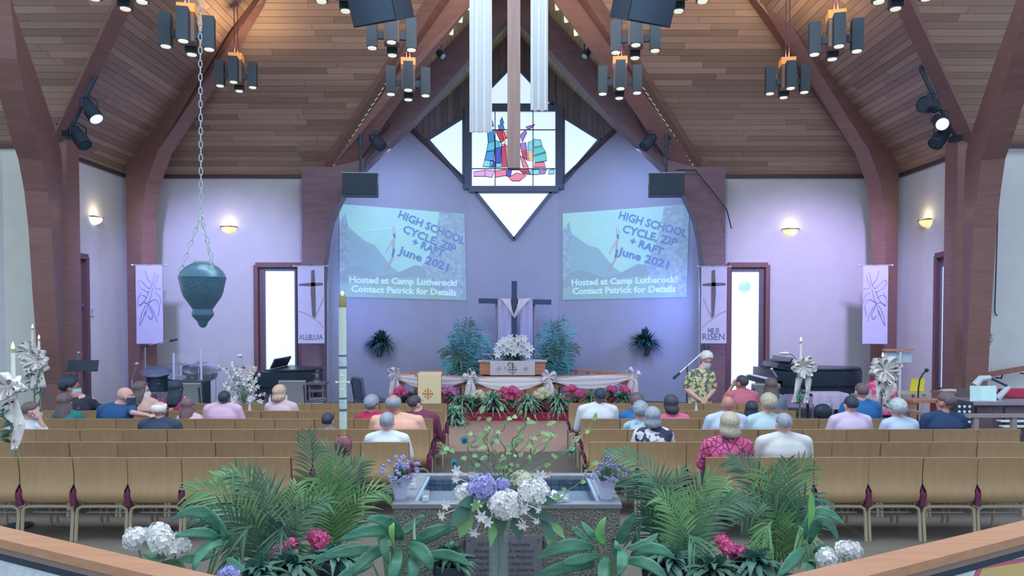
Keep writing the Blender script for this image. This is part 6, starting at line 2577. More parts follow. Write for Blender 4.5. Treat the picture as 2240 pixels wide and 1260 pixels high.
# ------------------------------------------------------------------ ribboned candles on stands
def ribbon_candle(label, px, ytop, ybow, Y, r, tails, cw=0.02, ypole=None, zf=0.0, greens=True, n=20, wall=None):
    """electric candle on a slim stand with a white ribbon bow"""
    top, bw = P(px, ytop, Y), P(px, ybow, Y)
    t = thing('ribbon_candle', label, 'candle', (top.x, Y, zf), group='white candles with ribbon bows')
    o = Vector(t.location)
    zt, zb = top.z - zf, bw.z - zf
    b = MB()
    b.cyl((0, 0, zb - 0.05), (0, 0, zt - 0.10), cw, n=10)
    b.build('candle', M_WAX, t)
    b = MB()
    b.cyl((0, 0, zt - 0.105), (0, 0, zt - 0.06), cw * 0.9, n=10)
    b.build('socket', M_BRASS, t)
    b = MB()
    b.lathe([(0.004, -0.01), (cw * 0.9, 0.01), (cw * 0.7, 0.035), (0.003, 0.07)], (0, 0, zt - 0.06), 10)
    b.build('bulb', M_FLAME, t)
    if not wall:
        b = MB()
        b.cyl((0, 0.02, 0.02), (0, 0.02, zb), 0.014, n=8)
        b.build('pole', M_BLACK if not greens else M_STEM, t)
        b = MB()
        b.lathe([(0.14, 0), (0.14, 0.02), (0.03, 0.04)], (0, 0.02, 0), 14)
        b.build('base', M_BLACK, t)
    else:
        b = MB()
        b.box((0, wall, zb), (0.05, wall * 1.9, 0.04))
        b.build('bracket', M_BRASS, t)
    bow(t, (0, -0.05, zb), r, n, [[(0, -0.06, zb)] + [P(x, y, Y - 0.07) - o for x, y in tl] for tl in tails], seed=px, loop_w=r * 0.30, tail_w=r * 0.24)
    if greens:
        rng = random.Random(px)
        b = MB()
        for k in range(18):
            q = Vector((rng.uniform(-0.03, 0.03), -0.03, zb - rng.uniform(0.15, 0.6)))
            blade(b, arc_pts(q, (rng.uniform(-1, 1), rng.uniform(-1, 0), rng.uniform(-0.5, 0.6)), rng.uniform(0.08, 0.14), 0.3, 4), 0.02, (0, -1, 0.3))
        tag(b.build('greenery', M_LEAF_D, t, smooth=180), kind='stuff')
    return t


ribbon_candle('white candle with big ribbon bow nearest the left picture edge', 28, 750, 843, 7.34, 0.17, [[(18, 880), (22, 910), (40, 930)], [(34, 880), (44, 930), (30, 985)]])
ribbon_candle('white candle with ribbon bow before the cream wall, taller one', 71, 710, 768, 12.9, 0.2, [[(62, 790), (58, 830)]])
ribbon_candle('white candle with ribbon bow before the cream wall, lower one', 85, 733, 790, 12.3, 0.22, [[(76, 815), (74, 852)], [(90, 815), (92, 848)]])
ribbon_candle('white candle with ribbon bow in front of the right grand piano', 1752, 738, 800, 11.85, 0.2, [[(1748, 830), (1742, 860), (1736, 880)], [(1768, 830), (1768, 856), (1762, 882)]])
ribbon_candle('large ribbon bow candle in front of the person in tie dye', 1931, 772, 810, 11.7, 0.25, [[(1926, 840), (1924, 870), (1914, 890)], [(1944, 840), (1942, 870), (1936, 890)]])
ribbon_candle('white candle with ribbon bow fixed on the white wall, right', 2143, 698, 740, 13.75, 0.19, [[(2136, 770), (2138, 800)], [(2150, 775), (2146, 812)]], wall=0.13, zf=P(2143, 830, 13.75).z)
# easel by the left candles
t = thing('easel', 'dark wooden tripod easel beside the left ribbon candles', 'easel', (P(100, 870, 12.7).x, 12.7, 0))
top = P(94, 843, 12.7).z
for dx, dy in ((-0.28, -0.1), (0.3, -0.1), (0, 0.35)):
    b = MB()
    b.bar((0, 0, top), (dx, dy, 0), 0.03, 0.03)
    b.build('leg', M_TABW, t, smooth=0)

# ------------------------------------------------------------------ right side: grand piano and organ corner
grand_piano('long black grand piano below the right violet wall', 1700, 1912, 14.9, h=P(1800, 806, 14.9).z)
t = thing('piano_lid_prop', 'black open front flap and music desk on the right grand piano', 'music desk', (P(1730, 806, 14.95).x, 14.95, P(1800, 806, 14.9).z))
b = MB()
b.prism([(-0.25, 0.12, 0.005), (-0.2, 0.12, 0.10), (0.55, 0.12, 0.03), (0.6, 0.12, 0.005)], (0, 0.9, 0))
b.build('flap', M_PIANO, t, smooth=0)
b = MB()
b.bar((-0.2, 0.55, 0.13), (0.2, 0.55, 0.11), 0.8, 0.02)
b.build('desk', M_PIANO, t, smooth=0)
gooseneck('brass piano lamp with a pale shade on the right grand piano', (1746, 800), (1740, 770), (1716, 773), 14.7, 0.11)
mic_stand('short black microphone leaning over the right piano keyboard', 1700, 825, 14.6, mic_px=(1688, 808))
fabric_chair('grey padded chair beside the woman in grey near the piano', 1665, 12.3, 0, 0.0, M_TAUPE, 0.98)
t = thing('piano_bench', 'bench covered with a lilac cloth in front of the grand piano', 'bench', (P(1806, 870, 13.0).x, 13.0, 0))
a, c = P(1770, 859, 13.0), P(1848, 892, 13.0)
b = MB()
b.box((0, 0, a.z - 0.03), (c.x - a.x - 0.04, 0.4, 0.05))
b.build('seat', M_PIANO, t, smooth=0)
for sx in (-1, 1):
    for sy in (-1, 1):
        b = MB()
        b.box((sx * ((c.x - a.x) / 2 - 0.06), sy * 0.15, (a.z - 0.05) / 2), (0.04, 0.04, a.z - 0.05))
        b.build('leg', M_PIANO, t, smooth=0)
t = thing('lilac_cloth', 'lilac cloth hanging over the piano bench', 'cloth', (P(1806, 870, 13.0).x, 13.0, 0))
w = (c.x - a.x)
b = MB()
b.slab([[(lerp(-w / 2, w / 2, k / 16), y - (0.015 * math.sin(k * 1.3) if z < a.z - 0.02 else 0), z) for k in range(17)] for y, z in ((0.21, a.z + 0.005), (-0.2, a.z + 0.005), (-0.225, a.z - 0.03), (-0.23, c.z))], 0.008)
b.build('cloth', mat('lilac_fabric', C(188, 178, 212), 0.85, var=0.05, scale=10), t, smooth=60)
# black camera bag on a stand
a, c = P(1779, 884, 11.9), P(1820, 916, 11.9)
t = thing('black_bag', 'black bag on a folding frame behind the frontmost right rows', 'bag', ((a.x + c.x) / 2, 11.9, 0))
b = MB()
b.ball((0, 0, (a.z + c.z) / 2), (0.15, 0.1, 0.13), 14, 8)
b.build('body', M_BLACK, t)
b = MB()
b.tube([(-0.17, 0, 0.02), (-0.15, 0, a.z), (0.15, 0, a.z), (0.17, 0, 0.02)], 0.013, 6)
b.tube([(-0.17, -0.2, 0.02), (0.15, 0.15, a.z - 0.03)], 0.011, 6)
b.build('frame', M_CHROME, t)
# white lit stand
a, c = P(1935, 768, 13.3), P(1995, 789, 13.3)
t = thing('display_stand', 'white display stand with oak top edge behind the large bow', 'stand', (P(1968, 770, 13.3).x, 13.3, 0))
b = MB()
b.box(((a.x + c.x) / 2 - t.location.x, 0.03, (a.z + c.z) / 2 - 0.03), (c.x - a.x, 0.03, a.z - c.z))
b.build('panel', mat('pale_panel', C(176, 200, 222), 0.5), t, smooth=0)
b = MB()
b.box(((a.x + c.x) / 2 - t.location.x, 0, a.z + 0.02), (c.x - a.x + 0.03, 0.12, 0.035))
b.build('top_edge', M_WOODW, t, smooth=0)
b = MB()
b.cyl((0, -0.02, 0), (0, -0.02, a.z + 0.02), 0.022, n=8)
b.ball((0, -0.03, a.z - 0.27), 0.05, 8, 6)
b.build('pole', mat('white_pole', C(206, 220, 236), 0.4), t)
b = MB()
b.lathe([(0.22, 0), (0.22, 0.03), (0.03, 0.05)], n=14)
b.build('base', MATS['white_pole'], t)
# white table with yellow folder and gooseneck microphone
a = P(1962, 858, 13.5)
c = P(2032, 858, 13.5)
t = thing('folding_table', 'pale folding table under the yellow folder', 'table', ((a.x + c.x) / 2, 13.7, 0))
M_PALEW = mat('pale_table_wood', C(204, 200, 170), 0.5)
b = MB()
b.box((0, 0, a.z - 0.02), (c.x - a.x, 0.45, 0.035))
b.build('tabletop', M_PALEW, t, smooth=0)
for sx in (-1, 1):
    b = MB()
    b.bar((sx * 0.22, -0.18, a.z - 0.03), (sx * 0.12, -0.1, 0), 0.04, 0.04)
    b.build('leg', M_PALEW, t, smooth=0)
    b = MB()
    b.bar((sx * 0.22, 0.18, a.z - 0.03), (sx * 0.12, 0.1, 0), 0.04, 0.04)
    b.build('leg', M_PALEW, t, smooth=0)
tz = a.z
a, c = P(1995, 829, 13.5), P(2030, 857, 13.5)
t = thing('yellow_folder', 'bright yellow folder propped on the pale table', 'folder', ((a.x + c.x) / 2, 13.62, tz))
b = MB()
b.slab([[(-0.16, -0.05, 0.005), (0.1, -0.05, 0.005)], [(-0.08, 0.03, 0.24), (0.17, 0.03, 0.24)]], 0.012)
b.build('cover', mat('yellow_plastic', C(222, 214, 60), 0.5), t, smooth=0)
b = MB()
b.slab([[(-0.15, 0.0, 0.0), (0.11, 0.0, 0.0)], [(-0.09, 0.14, 0.0), (0.17, 0.14, 0.0)]], 0.01)
b.build('back_cover', MATS['yellow_plastic'], t, smooth=0)
o = P(2008, 880, 13.1)
t = thing('gooseneck_microphone', 'black gooseneck microphone rising before the yellow folder', 'microphone', (o.x, 13.1, 0))
b = MB()
b.tube([(0, 0, 0.02), (0, 0, o.z)] + [P(x, y, 13.1) - Vector((o.x, 13.1, 0)) for x, y in ((2009, 850), (2012, 830), (2019, 818), (2026, 811))], 0.014, 6)
b.build('neck', M_BLACK, t)
b = MB()
q = P(2027, 810, 13.1) - Vector((o.x, 13.1, 0))
b.ball(q, (0.04, 0.03, 0.035), 10, 6)
b.build('head', M_BLACK, t)
b = MB()
b.lathe([(0.13, 0), (0.13, 0.02), (0.02, 0.04)], n=14)
b.build('base', M_BLACK, t)
# small oak lectern with papers
a, c = P(2048, 858, 13.0), P(2106, 858, 13.0)
t = thing('small_lectern', 'small reddish wooden lectern left of the organ', 'lectern', ((a.x + c.x) / 2, 13.0, 0))
M_REDW = mat('reddish_oak', C(150, 106, 98), 0.5, var=0.12, scale=3, stretch=(8, 8, 0.6))
w = c.x - a.x
b = MB()
b.box((0, 0, a.z), (w, 0.36, 0.04))
b.build('top', M_REDW, t, smooth=0)
b = MB()
b.box((0, -0.14, a.z / 2), (w * 0.86, 0.03, a.z - 0.04))
b.build('front_panel', M_REDW, t, smooth=0)
for s in (-1, 1):
    b = MB()
    b.box((s * w * 0.43, 0, a.z / 2), (0.05, 0.32, a.z - 0.04))
    b.build('side_panel', M_REDW, t, smooth=0)
for k in range(5):
    b = MB()
    b.box((lerp(-w * 0.34, w * 0.34, k / 4), -0.16, a.z - 0.14), (0.02, 0.015, 0.18))
    b.build('slat', M_REDW, t, smooth=0)
t = thing('loose_papers', 'white papers lying on the small lectern', 'paper', ((a.x + c.x) / 2, 13.0, a.z + 0.022))
for i in range(3):
    b = MB()
    b.box((0.03 * i - 0.02, 0.01 * i, 0.006 + 0.008 * i), (0.24, 0.2, 0.005), Matrix.Rotation(R(12 * i - 8), 3, 'Z'))
    b.build('sheet', M_SHEET, t, smooth=0)

# organ console
OY = 10.9
a = P(2098, 876, OY)
c = P(2260, 876, OY)
t = thing('organ_console', 'dark wooden organ console at the right picture edge', 'organ', (a.x, OY, 0))
M_ORG = mat('organ_walnut', C(104, 92, 104), 0.45, var=0.15, scale=3, stretch=(8, 8, 0.6))
W_ = c.x - a.x + 0.5
b = MB()
b.box((W_ / 2 + 0.1, 0.35, 0.4), (W_ - 0.2, 0.6, 0.8))
b.build('case', M_ORG, t, smooth=0)
for k in range(3):
    b = MB()
    b.box((0.45 + 0.42 * k, 0.04, 0.55), (0.34, 0.03, 0.42))
    b.build('panel', M_ORG, t, smooth=0)
b = MB()
b.box((W_ / 2 + 0.1, 0.3, 0.83), (W_ - 0.1, 0.8, 0.05))
b.build('top', mat('organ_top', C(140, 134, 148), 0.35, var=0.1, scale=4), t, smooth=0)
b = MB()
b.box((0.02, 0.1, 0.68), (0.26, 0.4, 0.34))
kd = b.build('stop_jamb', M_BLACK, t, smooth=0)
for i in range(3):
    for j in range(4):
        b = MB()
        b.ball((-0.06 + 0.075 * i, -0.11, 0.56 + 0.075 * j), (0.022, 0.016, 0.022), 8, 5)
        b.build('stop_knob', M_SHEET, kd)
b = MB()
for k in range(3):
    b.box((1.0, -0.12 + 0.06 * k, 0.5 + 0.07 * k), (0.9, 0.12, 0.02))
b.build('keys', M_SHEET, t, smooth=0)
b = MB()
b.box((0.25, -0.3, 0.46), (0.75, 0.3, 0.05))
b.build('bench_top', M_ORG, t, smooth=0)
b = MB()
b.box((0.6, 0.55, 0.92), (0.6, 0.03, 0.12))
b.build('music_ledge', M_ORG, t, smooth=0)
x0, x1 = P(2122, 860, OY).x, P(2180, 860, OY).x
zb, zt = P(2122, 886, OY).z, P(2150, 845, OY).z
t = thing('sheet_music', 'white open music book standing on the organ', 'book', ((x0 + x1) / 2, OY, 0.86))
hw = (x1 - x0) / 2
for s in (-1, 1):
    b = MB()
    b.slab([[(0, 0.05, zb - 0.84), (s * hw, 0.0, zb - 0.85)], [(0.05, 0.14, zt - 0.87), (0.05 + s * hw, 0.09, zt - 0.86)]], 0.006 * s)
    b.build('page', mat('bluish_page', C(186, 222, 232), 0.8), t, smooth=0)
o = P(2205, 880, OY)
t = thing('organ_lamp', 'white angled lamp arm over the organ music', 'lamp', (o.x, OY + 0.25, 0.86))
oo = Vector(t.location)
b = MB()
b.tube([(0, 0, 0), P(2207, 846, OY + 0.25) - oo], [0.05, 0.035], 8)
b.build('base', mat('lamp_white', C(190, 204, 216), 0.4), t)
b = MB()
b.tube([P(2207, 846, OY + 0.25) - oo, P(2164, 826, OY + 0.25) - oo], 0.018, 6)
b.build('arm', M_BLACK, t)
b = MB()
b.tube([P(2166, 826, OY + 0.25) - oo, P(2145, 828, OY + 0.25) - oo, P(2133, 843, OY + 0.25) - oo], [0.035, 0.05, 0.06], 8)
b.build('shade', MATS['lamp_white'], t)
a, c = P(2198, 862, OY + 0.5), P(2262, 874, OY + 0.5)
t = thing('red_cloth', 'folded red cloth lying on the organ top', 'cloth', ((a.x + c.x) / 2, OY + 0.5, 0.86))
b = MB()
b.slab([[(lerp(-0.28, 0.28, k / 5), y, z) for k in range(6)] for y, z in ((-0.1, 0.005), (-0.09, 0.1), (0.06, 0.11), (0.12, 0.0))], 0.02)
b.build('cloth', mat('red_cloth', C(168, 52, 84), 0.85), t, smooth=60)
# barrier rail before the organ
t = thing('barrier_rail', 'low wooden barrier rail in front of the organ', 'rail', (0, 0, 0))
pts = [P(1985, 898, 11.3), P(2045, 909, 10.4), P(2262, 909, 10.0)]
M_RAILW = mat('grey_oak_rail', C(150, 140, 144), 0.4, var=0.1, scale=3)
for i in range(2):
    b = MB()
    b.bar(pts[i], pts[i + 1], 0.09, 0.045)
    b.build('handrail', M_RAILW, t, smooth=0)
for q in (pts[0], pts[1], pts[1].lerp(pts[2], 0.42), pts[1].lerp(pts[2], 0.8), pts[2]):
    b = MB()
    b.box((q.x, q.y, q.z / 2), (0.06, 0.06, q.z))
    b.build('post', M_RAILW, t, smooth=0)
a, c = P(1985, 876, 11.9), P(2056, 874, 11.9)
t = thing('organ_bench', 'light oak bench end left of the organ', 'bench', ((a.x + c.x) / 2, 11.9, 0))
b = MB()
b.box((0, 0, a.z), (c.x - a.x, 0.36, 0.04))
b.build('seat', M_WOODW, t, smooth=0)
for s in (-1, 1):
    b = MB()
    b.box((s * (c.x - a.x) * 0.42, 0, a.z / 2), (0.05, 0.32, a.z - 0.03))
    b.build('leg', M_WOODW, t, smooth=0)
# handrail on the right white wall
t = thing('wall_handrail', 'wooden handrail on brackets along the white wall behind the organ', 'handrail', (0, 0, 0))
A, B_ = P(2124, 826, 13.9), P(2262, 802, 13.85)
b = MB()
b.bar(A, B_, 0.05, 0.09)
b.build('rail', M_REDW, t, smooth=0)
for s in (0.08, 0.5, 0.9):
    q = A.lerp(B_, s)
    b = MB()
    b.tube([q + Vector((0, 0, -0.05)), q + Vector((0, 0.03, -0.12)), q + Vector((0, 0.2, -0.12))], 0.015, 5)
    b.build('bracket', M_BLACK, t)
# little white cups tucked on the front row
for px, py, lab in ((546, 892, 'small white paper tag hung on the frontmost left row'), (1523, 893, 'small white paper tag hung on the frontmost right row'), (590, 876, 'thin white taper standing behind the frontmost left row')):
    p = P(px, py, 11.02)
    t = thing('paper_tag', lab, 'tag', p, group=None)
    b = MB()
    b.prism([(-0.012, 0, 0.05), (0.012, 0, 0.05), (0.026, 0, -0.06), (-0.026, 0, -0.06)], (0, 0.004, 0))
    b.build('paper', M_SHEET, t, smooth=0)
    b = MB()
    b.tube([(0, 0, 0.05), (0, 0.04, 0.085), (0, 0.08, 0.06)], 0.004, 4)
    b.build('hook', M_SHEET, t)
# ------------------------------------------------------------------ baptismal font
M_PEB = mat('exposed_pebble', C(88, 92, 98), 0.75, col2=C(164, 160, 150), scale=95, voronoi=True, ramp=(0.12, 0.5), bump=0.9)
M_SLATE = mat('grey_stone_rim', C(132, 138, 148), 0.55, var=0.08, scale=18)
M_WATER = mat('font_water', C(124, 142, 160), 0.12, var=0.05, scale=5)
M_TILE = mat('blue_pool_tile', C(76, 96, 120), 0.25, var=0.2, scale=6, rnd=0.3)
M_BRZ = mat('bronze_plaque', C(128, 126, 134), 0.5, var=0.06, scale=10)
M_BRZ_D = mat('bronze_letter', C(86, 90, 108), 0.5)
fy0, fy1 = 4.85, 5.80
tz = P(1108, 1103, fy0).z
xa, xb2 = P(858, 1103, fy0).x, P(1360, 1103, fy0).x
ya, yb_ = P(905, 1036, fy1).x, P(1312, 1036, fy1).x
font = thing('baptismal_font', 'pebbled stone baptismal font with a tiled pool of water', 'font', (0, 0, 0))
b = MB()
ch = 0.07
foot = [(xa + ch, fy0), (xb2 - ch, fy0), (xb2, fy0 + ch), (xb2, fy1), (xa, fy1), (xa, fy0 + ch)]
b.prism([(x, y, 0) for x, y in foot], (0, 0, tz - 0.22))
# walls above the pool bottom
ix0, ix1, iy0, iy1 = xa + 0.14, xb2 - 0.14, fy0 + 0.09, fy1 - 0.10
for x0, x1, y0, y1 in ((xa + 0.01, xb2 - 0.01, fy0 + 0.002, iy0), (xa + 0.01, xb2 - 0.01, iy1, fy1), (xa, ix0, fy0 + ch, fy1), (ix1, xb2, fy0 + ch, fy1)):
    b.box(((x0 + x1) / 2, (y0 + y1) / 2, tz - 0.13), (x1 - x0, y1 - y0, 0.2))
b.build('stone_body', M_PEB, font, smooth=0)
for x0, x1, y0, y1 in ((xa, xb2, fy0 - 0.012, iy0 - 0.01), (xa, xb2, iy1 + 0.01, fy1 + 0.01), (xa - 0.005, ix0 - 0.01, iy0 - 0.008, iy1 + 0.008), (ix1 + 0.01, xb2 + 0.005, iy0 - 0.008, iy1 + 0.008)):
    b = MB()
    b.box(((x0 + x1) / 2, (y0 + y1) / 2, tz - 0.012), (x1 - x0, y1 - y0, 0.028))
    b.build('rim_slab', M_SLATE, font, smooth=0)
b = MB()
b.box(((ix0 + ix1) / 2, (iy0 + iy1) / 2, tz - 0.16), (ix1 - ix0, iy1 - iy0, 0.10))
b.build('water', M_WATER, font, smooth=0)
tme = MB()
tme.box((0, 0, 0), (1, 1, 1))
TILE = tme.mesh('tile', smooth=0)
TILE.materials.append(M_TILE)
nt_ = 22
tw = (ix1 - ix0) / nt_
for j in range(2):
    for i in range(nt_):
        o = link('tile', TILE, font)
        o.location = (ix0 + tw * (i + 0.5), iy1 - 0.004, tz - 0.045 - 0.046 * j)
        o.scale = (tw - 0.006, 0.012, 0.04)
for sx, x in ((0, ix0 + 0.004), (1, ix1 - 0.004)):
    for j in range(2):
        for i in range(10):
            o = link('tile', TILE, font)
            o.location = (x, lerp(iy0, iy1, (i + 0.5) / 10), tz - 0.045 - 0.046 * j)
            o.scale = (0.012, (iy1 - iy0) / 10 - 0.006, 0.04)
    b = MB()
    b.bar((x, iy0, tz - 0.01), (x, iy1, tz - 0.01), 0.022, 0.018)
    b.build('steel_edge', mat('pale_steel_edge', C(176, 200, 220), 0.25, metal=0.4), font)
# plaque
A, B_ = P(1019, 1171, fy0), P(1186, 1171, fy0)
pw = B_.x - A.x
cx_ = (A.x + B_.x) / 2
b = MB()
b.box((cx_, fy0 - 0.008, A.z - 0.26), (pw, 0.02, 0.52))
pq = b.build('plaque', M_BRZ, font, smooth=0)
b = MB()
for sx in (-1, 1):
    b = MB()
    b.ball((cx_ + sx * (pw / 2 - 0.025), fy0 - 0.02, A.z - 0.027), 0.007, 8, 5)
    b.build('bolt', M_BRZ_D, pq)
    b = MB()
    b.tube([(cx_ + sx * (pw / 2), fy0 - 0.008, A.z - 0.02), (cx_ + sx * (pw / 2 + 0.02), fy0 - 0.008, A.z - 0.05), (cx_ + sx * (pw / 2 + 0.006), fy0 - 0.008, A.z - 0.1)], 0.008, 6)
    b.build('scroll', M_BRZ_D, pq)
for i, ln in enumerate(('GO THEREFORE and make', 'disciples of all nations', 'Baptizing in the Father', 'and of the Son the Holy', 'Teaching them to observe', 'all I have commanded you', 'and lo I am with you always to', 'the close of the age', '- Matthew')):
    me = fit(text_mesh(ln, 0.034, extrude=0.002), min(pw * 0.84, len(ln) * 0.0165))
    me.transform(Matrix(((1, 0, 0, cx_ if i != 8 else cx_ + pw * 0.26), (0, 0, -1, fy0 - 0.019), (0, 1, 0, A.z - 0.055 - 0.042 * i - (0.03 if i == 8 else 0)), (0, 0, 0, 1))))
    me.materials.clear()
    me.materials.append(M_BRZ_D)
    link('lettering', me, pq)

# things standing on the rim
M_FOIL = mat('white_pot_wrap', C(190, 190, 226), 0.5, var=0.04, scale=8)
for px, py, lab, bm_ in ((876, 1098, 'white wrapped pot of small violet flowers on the left font rim', M_BLOOM_V), (1326, 1101, 'white wrapped pot of small grey violet flowers on the right font rim', mat('bloom_grey_violet', C(128, 136, 178), 0.7, var=0.2, scale=20))):
    Y = fy0 + 0.14
    p = P(px, py, Y)
    t = thing('flower_pot', lab, 'flowers', (p.x, Y, tz + 0.003), group='wrapped flower pots on the font')
    b = MB()
    b.lathe([(0.04, 0), (0.044, 0.03), (0.058, 0.10), (0.062, 0.115), (0.052, 0.115), (0.048, 0.10)], n=16)
    b.build('pot', M_FOIL, t)
    b = MB()
    n = 32
    b.slab([[(r * (1 + 0.10 * math.sin(k * 2 * PI / n * 8 if i else 0)) * math.cos(2 * PI * k / n), r * (1 + 0.10 * math.sin(k * 2 * PI / n * 8 if i else 0)) * math.sin(2 * PI * k / n), z + (0.02 * math.sin(k * 2 * PI / n * 4) if i == 2 else 0)) for k in range(n + 1)] for i, (r, z) in enumerate(((0.058, 0.09), (0.072, 0.125), (0.086, 0.15)))], 0.002)
    b.build('wrap', M_FOIL, t, smooth=60)
    rng = random.Random(px)
    b = MB()
    spray(b, (0, 0, 0.12), 60, 0.15, 0.011, rng, tilt=(0.3, 1.5), droop=0.4)
    tag(b.build('leaves', M_LEAF, t, smooth=180), kind='stuff')
    b = MB()
    for k in range(34):
        a, e, r = rng.uniform(0, 2 * PI), rng.uniform(0.25, 1.5), rng.uniform(0.09, 0.17)
        floret_ball(b, (r * math.cos(a) * math.cos(e), r * math.sin(a) * math.cos(e), 0.12 + r * math.sin(e)), 0.013, 4, rng, pet=0.8)
    tag(b.build('blossoms', bm_, t, smooth=180), kind='stuff')
M_GLASS = mat('clear_glass', (0.86, 0.92, 0.95), 0.04, alpha=0.28)


def tealight(px, py, Y, lab, r=0.026, h=0.075):
    p = P(px, py, Y)
    t = thing('candle_glass', lab, 'candle', (p.x, Y, tz + 0.003), group='glass candle cups on the font')
    b = MB()
    b.lathe([(r * 0.85, 0), (r, h * 0.2), (r, h), (r * 0.93, h), (r * 0.9, h * 0.2)], n=14)
    b.build('glass', M_GLASS, t)
    b = MB()
    b.lathe([(r * 0.7, 0.012), (r * 0.72, h * 0.5), (r * 0.3, h * 0.54), (0.003, h * 0.62)], n=12)
    b.build('wax', M_WAX, t)


tealight(931, 1101, fy0 + 0.05, 'glass candle cup at the front left of the font rim')
tealight(903, 1064, fy0 + 0.42, 'glass candle cup behind the left flower pot on the font rim')
tealight(1236, 1102, fy0 + 0.05, 'low glass candle cup at the front right of the font rim', 0.028, 0.05)

# ------------------------------------------------------------------ tall vase and bouquet
VY = 4.25
vx = P(1091, 1200, VY).x
vz = P(1091, 1143, VY).z
t = thing('floor_vase', 'tall clear glass vase standing before the font plaque', 'vase', (vx, VY, 0))
b = MB()
b.lathe([(0.085, 0), (0.075, 0.03), (0.06, 0.3), (0.058, vz - 0.2), (0.064, vz), (0.060, vz), (0.054, vz - 0.2), (0.056, 0.3)], n=22)
b.build('glass', mat('vase_glass', (0.5, 0.62, 0.66), 0.05, alpha=0.2), t)
b = MB()
b.cyl((0, 0, 0.03), (0, 0, vz - 0.3), 0.05, n=16)
b.build('vase_water', mat('vase_water', (0.45, 0.58, 0.62), 0.05, alpha=0.14), t)
bq = thing('bouquet', 'mixed bouquet of hydrangeas, blossoms and curly willow in the glass vase', 'bouquet', (vx, VY, 0))
o = Vector((vx, VY, 0))
rng = random.Random(21)
neck = Vector((0, 0, vz - 0.03))
for i in range(12):
    a = rng.uniform(0, 2 * PI)
    b = MB()
    b.tube([(0.04 * math.cos(a), 0.04 * math.sin(a), vz - 0.62 + rng.uniform(0, 0.2)), (0.02 * math.cos(a + 2.6), 0.02 * math.sin(a + 2.6), vz - 0.2), neck + Vector((0.03 * math.cos(a + 3), 0.03 * math.sin(a + 3), 0.06))], 0.005, 5)
    b.build('stem', M_STEM, bq)
for px, py, r, m, dy, nf in ((1106, 1104, 0.088, M_BLOOM_W, -0.16, 80), (1056, 1067, 0.078, M_BLOOM_V, -0.10, 64), (1167, 1078, 0.085, M_BLOOM_W, -0.08, 76), (1018, 1080, 0.064, M_BLOOM_W, -0.06, 50), (1140, 1050, 0.06, M_BLOOM_Y, 0.05, 50), (1100, 1062, 0.05, M_BLOOM_V, 0.0, 36)):
    p = P(px, py, VY + dy) - o
    b = MB()
    floret_ball(b, p, r, int(nf * 1.8), rng, pet=0.3)
    b.build('bloom', m, bq, smooth=180)
    b = MB()
    b.tube([neck, p * 0.6 + neck * 0.4, p], 0.006, 5)
    b.build('stem', M_STEM, bq)
for px, py, r in ((972, 1124, 0.036), (980, 1104, 0.034), (1046, 1105, 0.04), (1054, 1128, 0.04), (1066, 1142, 0.036), (1040, 1158, 0.042), (1142, 1110, 0.042), (1145, 1142, 0.042), (1172, 1112, 0.03), (1004, 1030, 0.038), (1180, 1040, 0.04), (1196, 1034, 0.03), (1000, 1046, 0.03), (1032, 1034, 0.03), (1172, 1138, 0.024)):
    p = P(px, py, VY - 0.17 + rng.uniform(-0.04, 0.06)) - o
    b = MB()
    lily(b, p, (rng.uniform(-0.6, 0.6) + p.x * 2, -1, rng.uniform(-0.6, 0.3)), r, rng, 6)
    b.tube([p, p * 0.75 + neck * 0.25 + Vector((0, 0, 0.05)), neck], 0.003, 4)
    b.build('lily', M_BLOOM_W, bq, smooth=180)
for px, py, L, w, dx, dz in ((1010, 1120, 0.12, 0.04, -0.6, -0.4), (1020, 1138, 0.11, 0.042, -0.4, -0.8), (1030, 1095, 0.1, 0.035, -0.8, 0.1), (1080, 1150, 0.12, 0.028, -0.2, -1), (1180, 1120, 0.14, 0.03, 0.9, -0.2), (1196, 1150, 0.12, 0.026, 0.6, -0.8), (1200, 1170, 0.1, 0.022, 0.3, -1), (1215, 1150, 0.1, 0.024, 0.7, -0.6), (1130, 1140, 0.12, 0.036, 0.2, -0.9), (1050, 1092, 0.1, 0.03, -0.4, -0.3), (1190, 1092, 0.1, 0.028, 1, 0.1), (1096, 1136, 0.1, 0.034, 0.0, -1), (1070, 1110, 0.12, 0.04, -0.3, -0.9)):
    p = P(px, py, VY - 0.12) - o
    b = MB()
    blade(b, arc_pts(p - Vector((dx, 0, dz)).normalized() * L * 0.4, (dx, -0.4, dz), L * 1.2, 0.15, 6), w, (0.1, -1, 0.35), fold=0.15)
    b.build('leaf', M_LEAF_D if px % 3 else M_LEAF_L, bq, smooth=180)
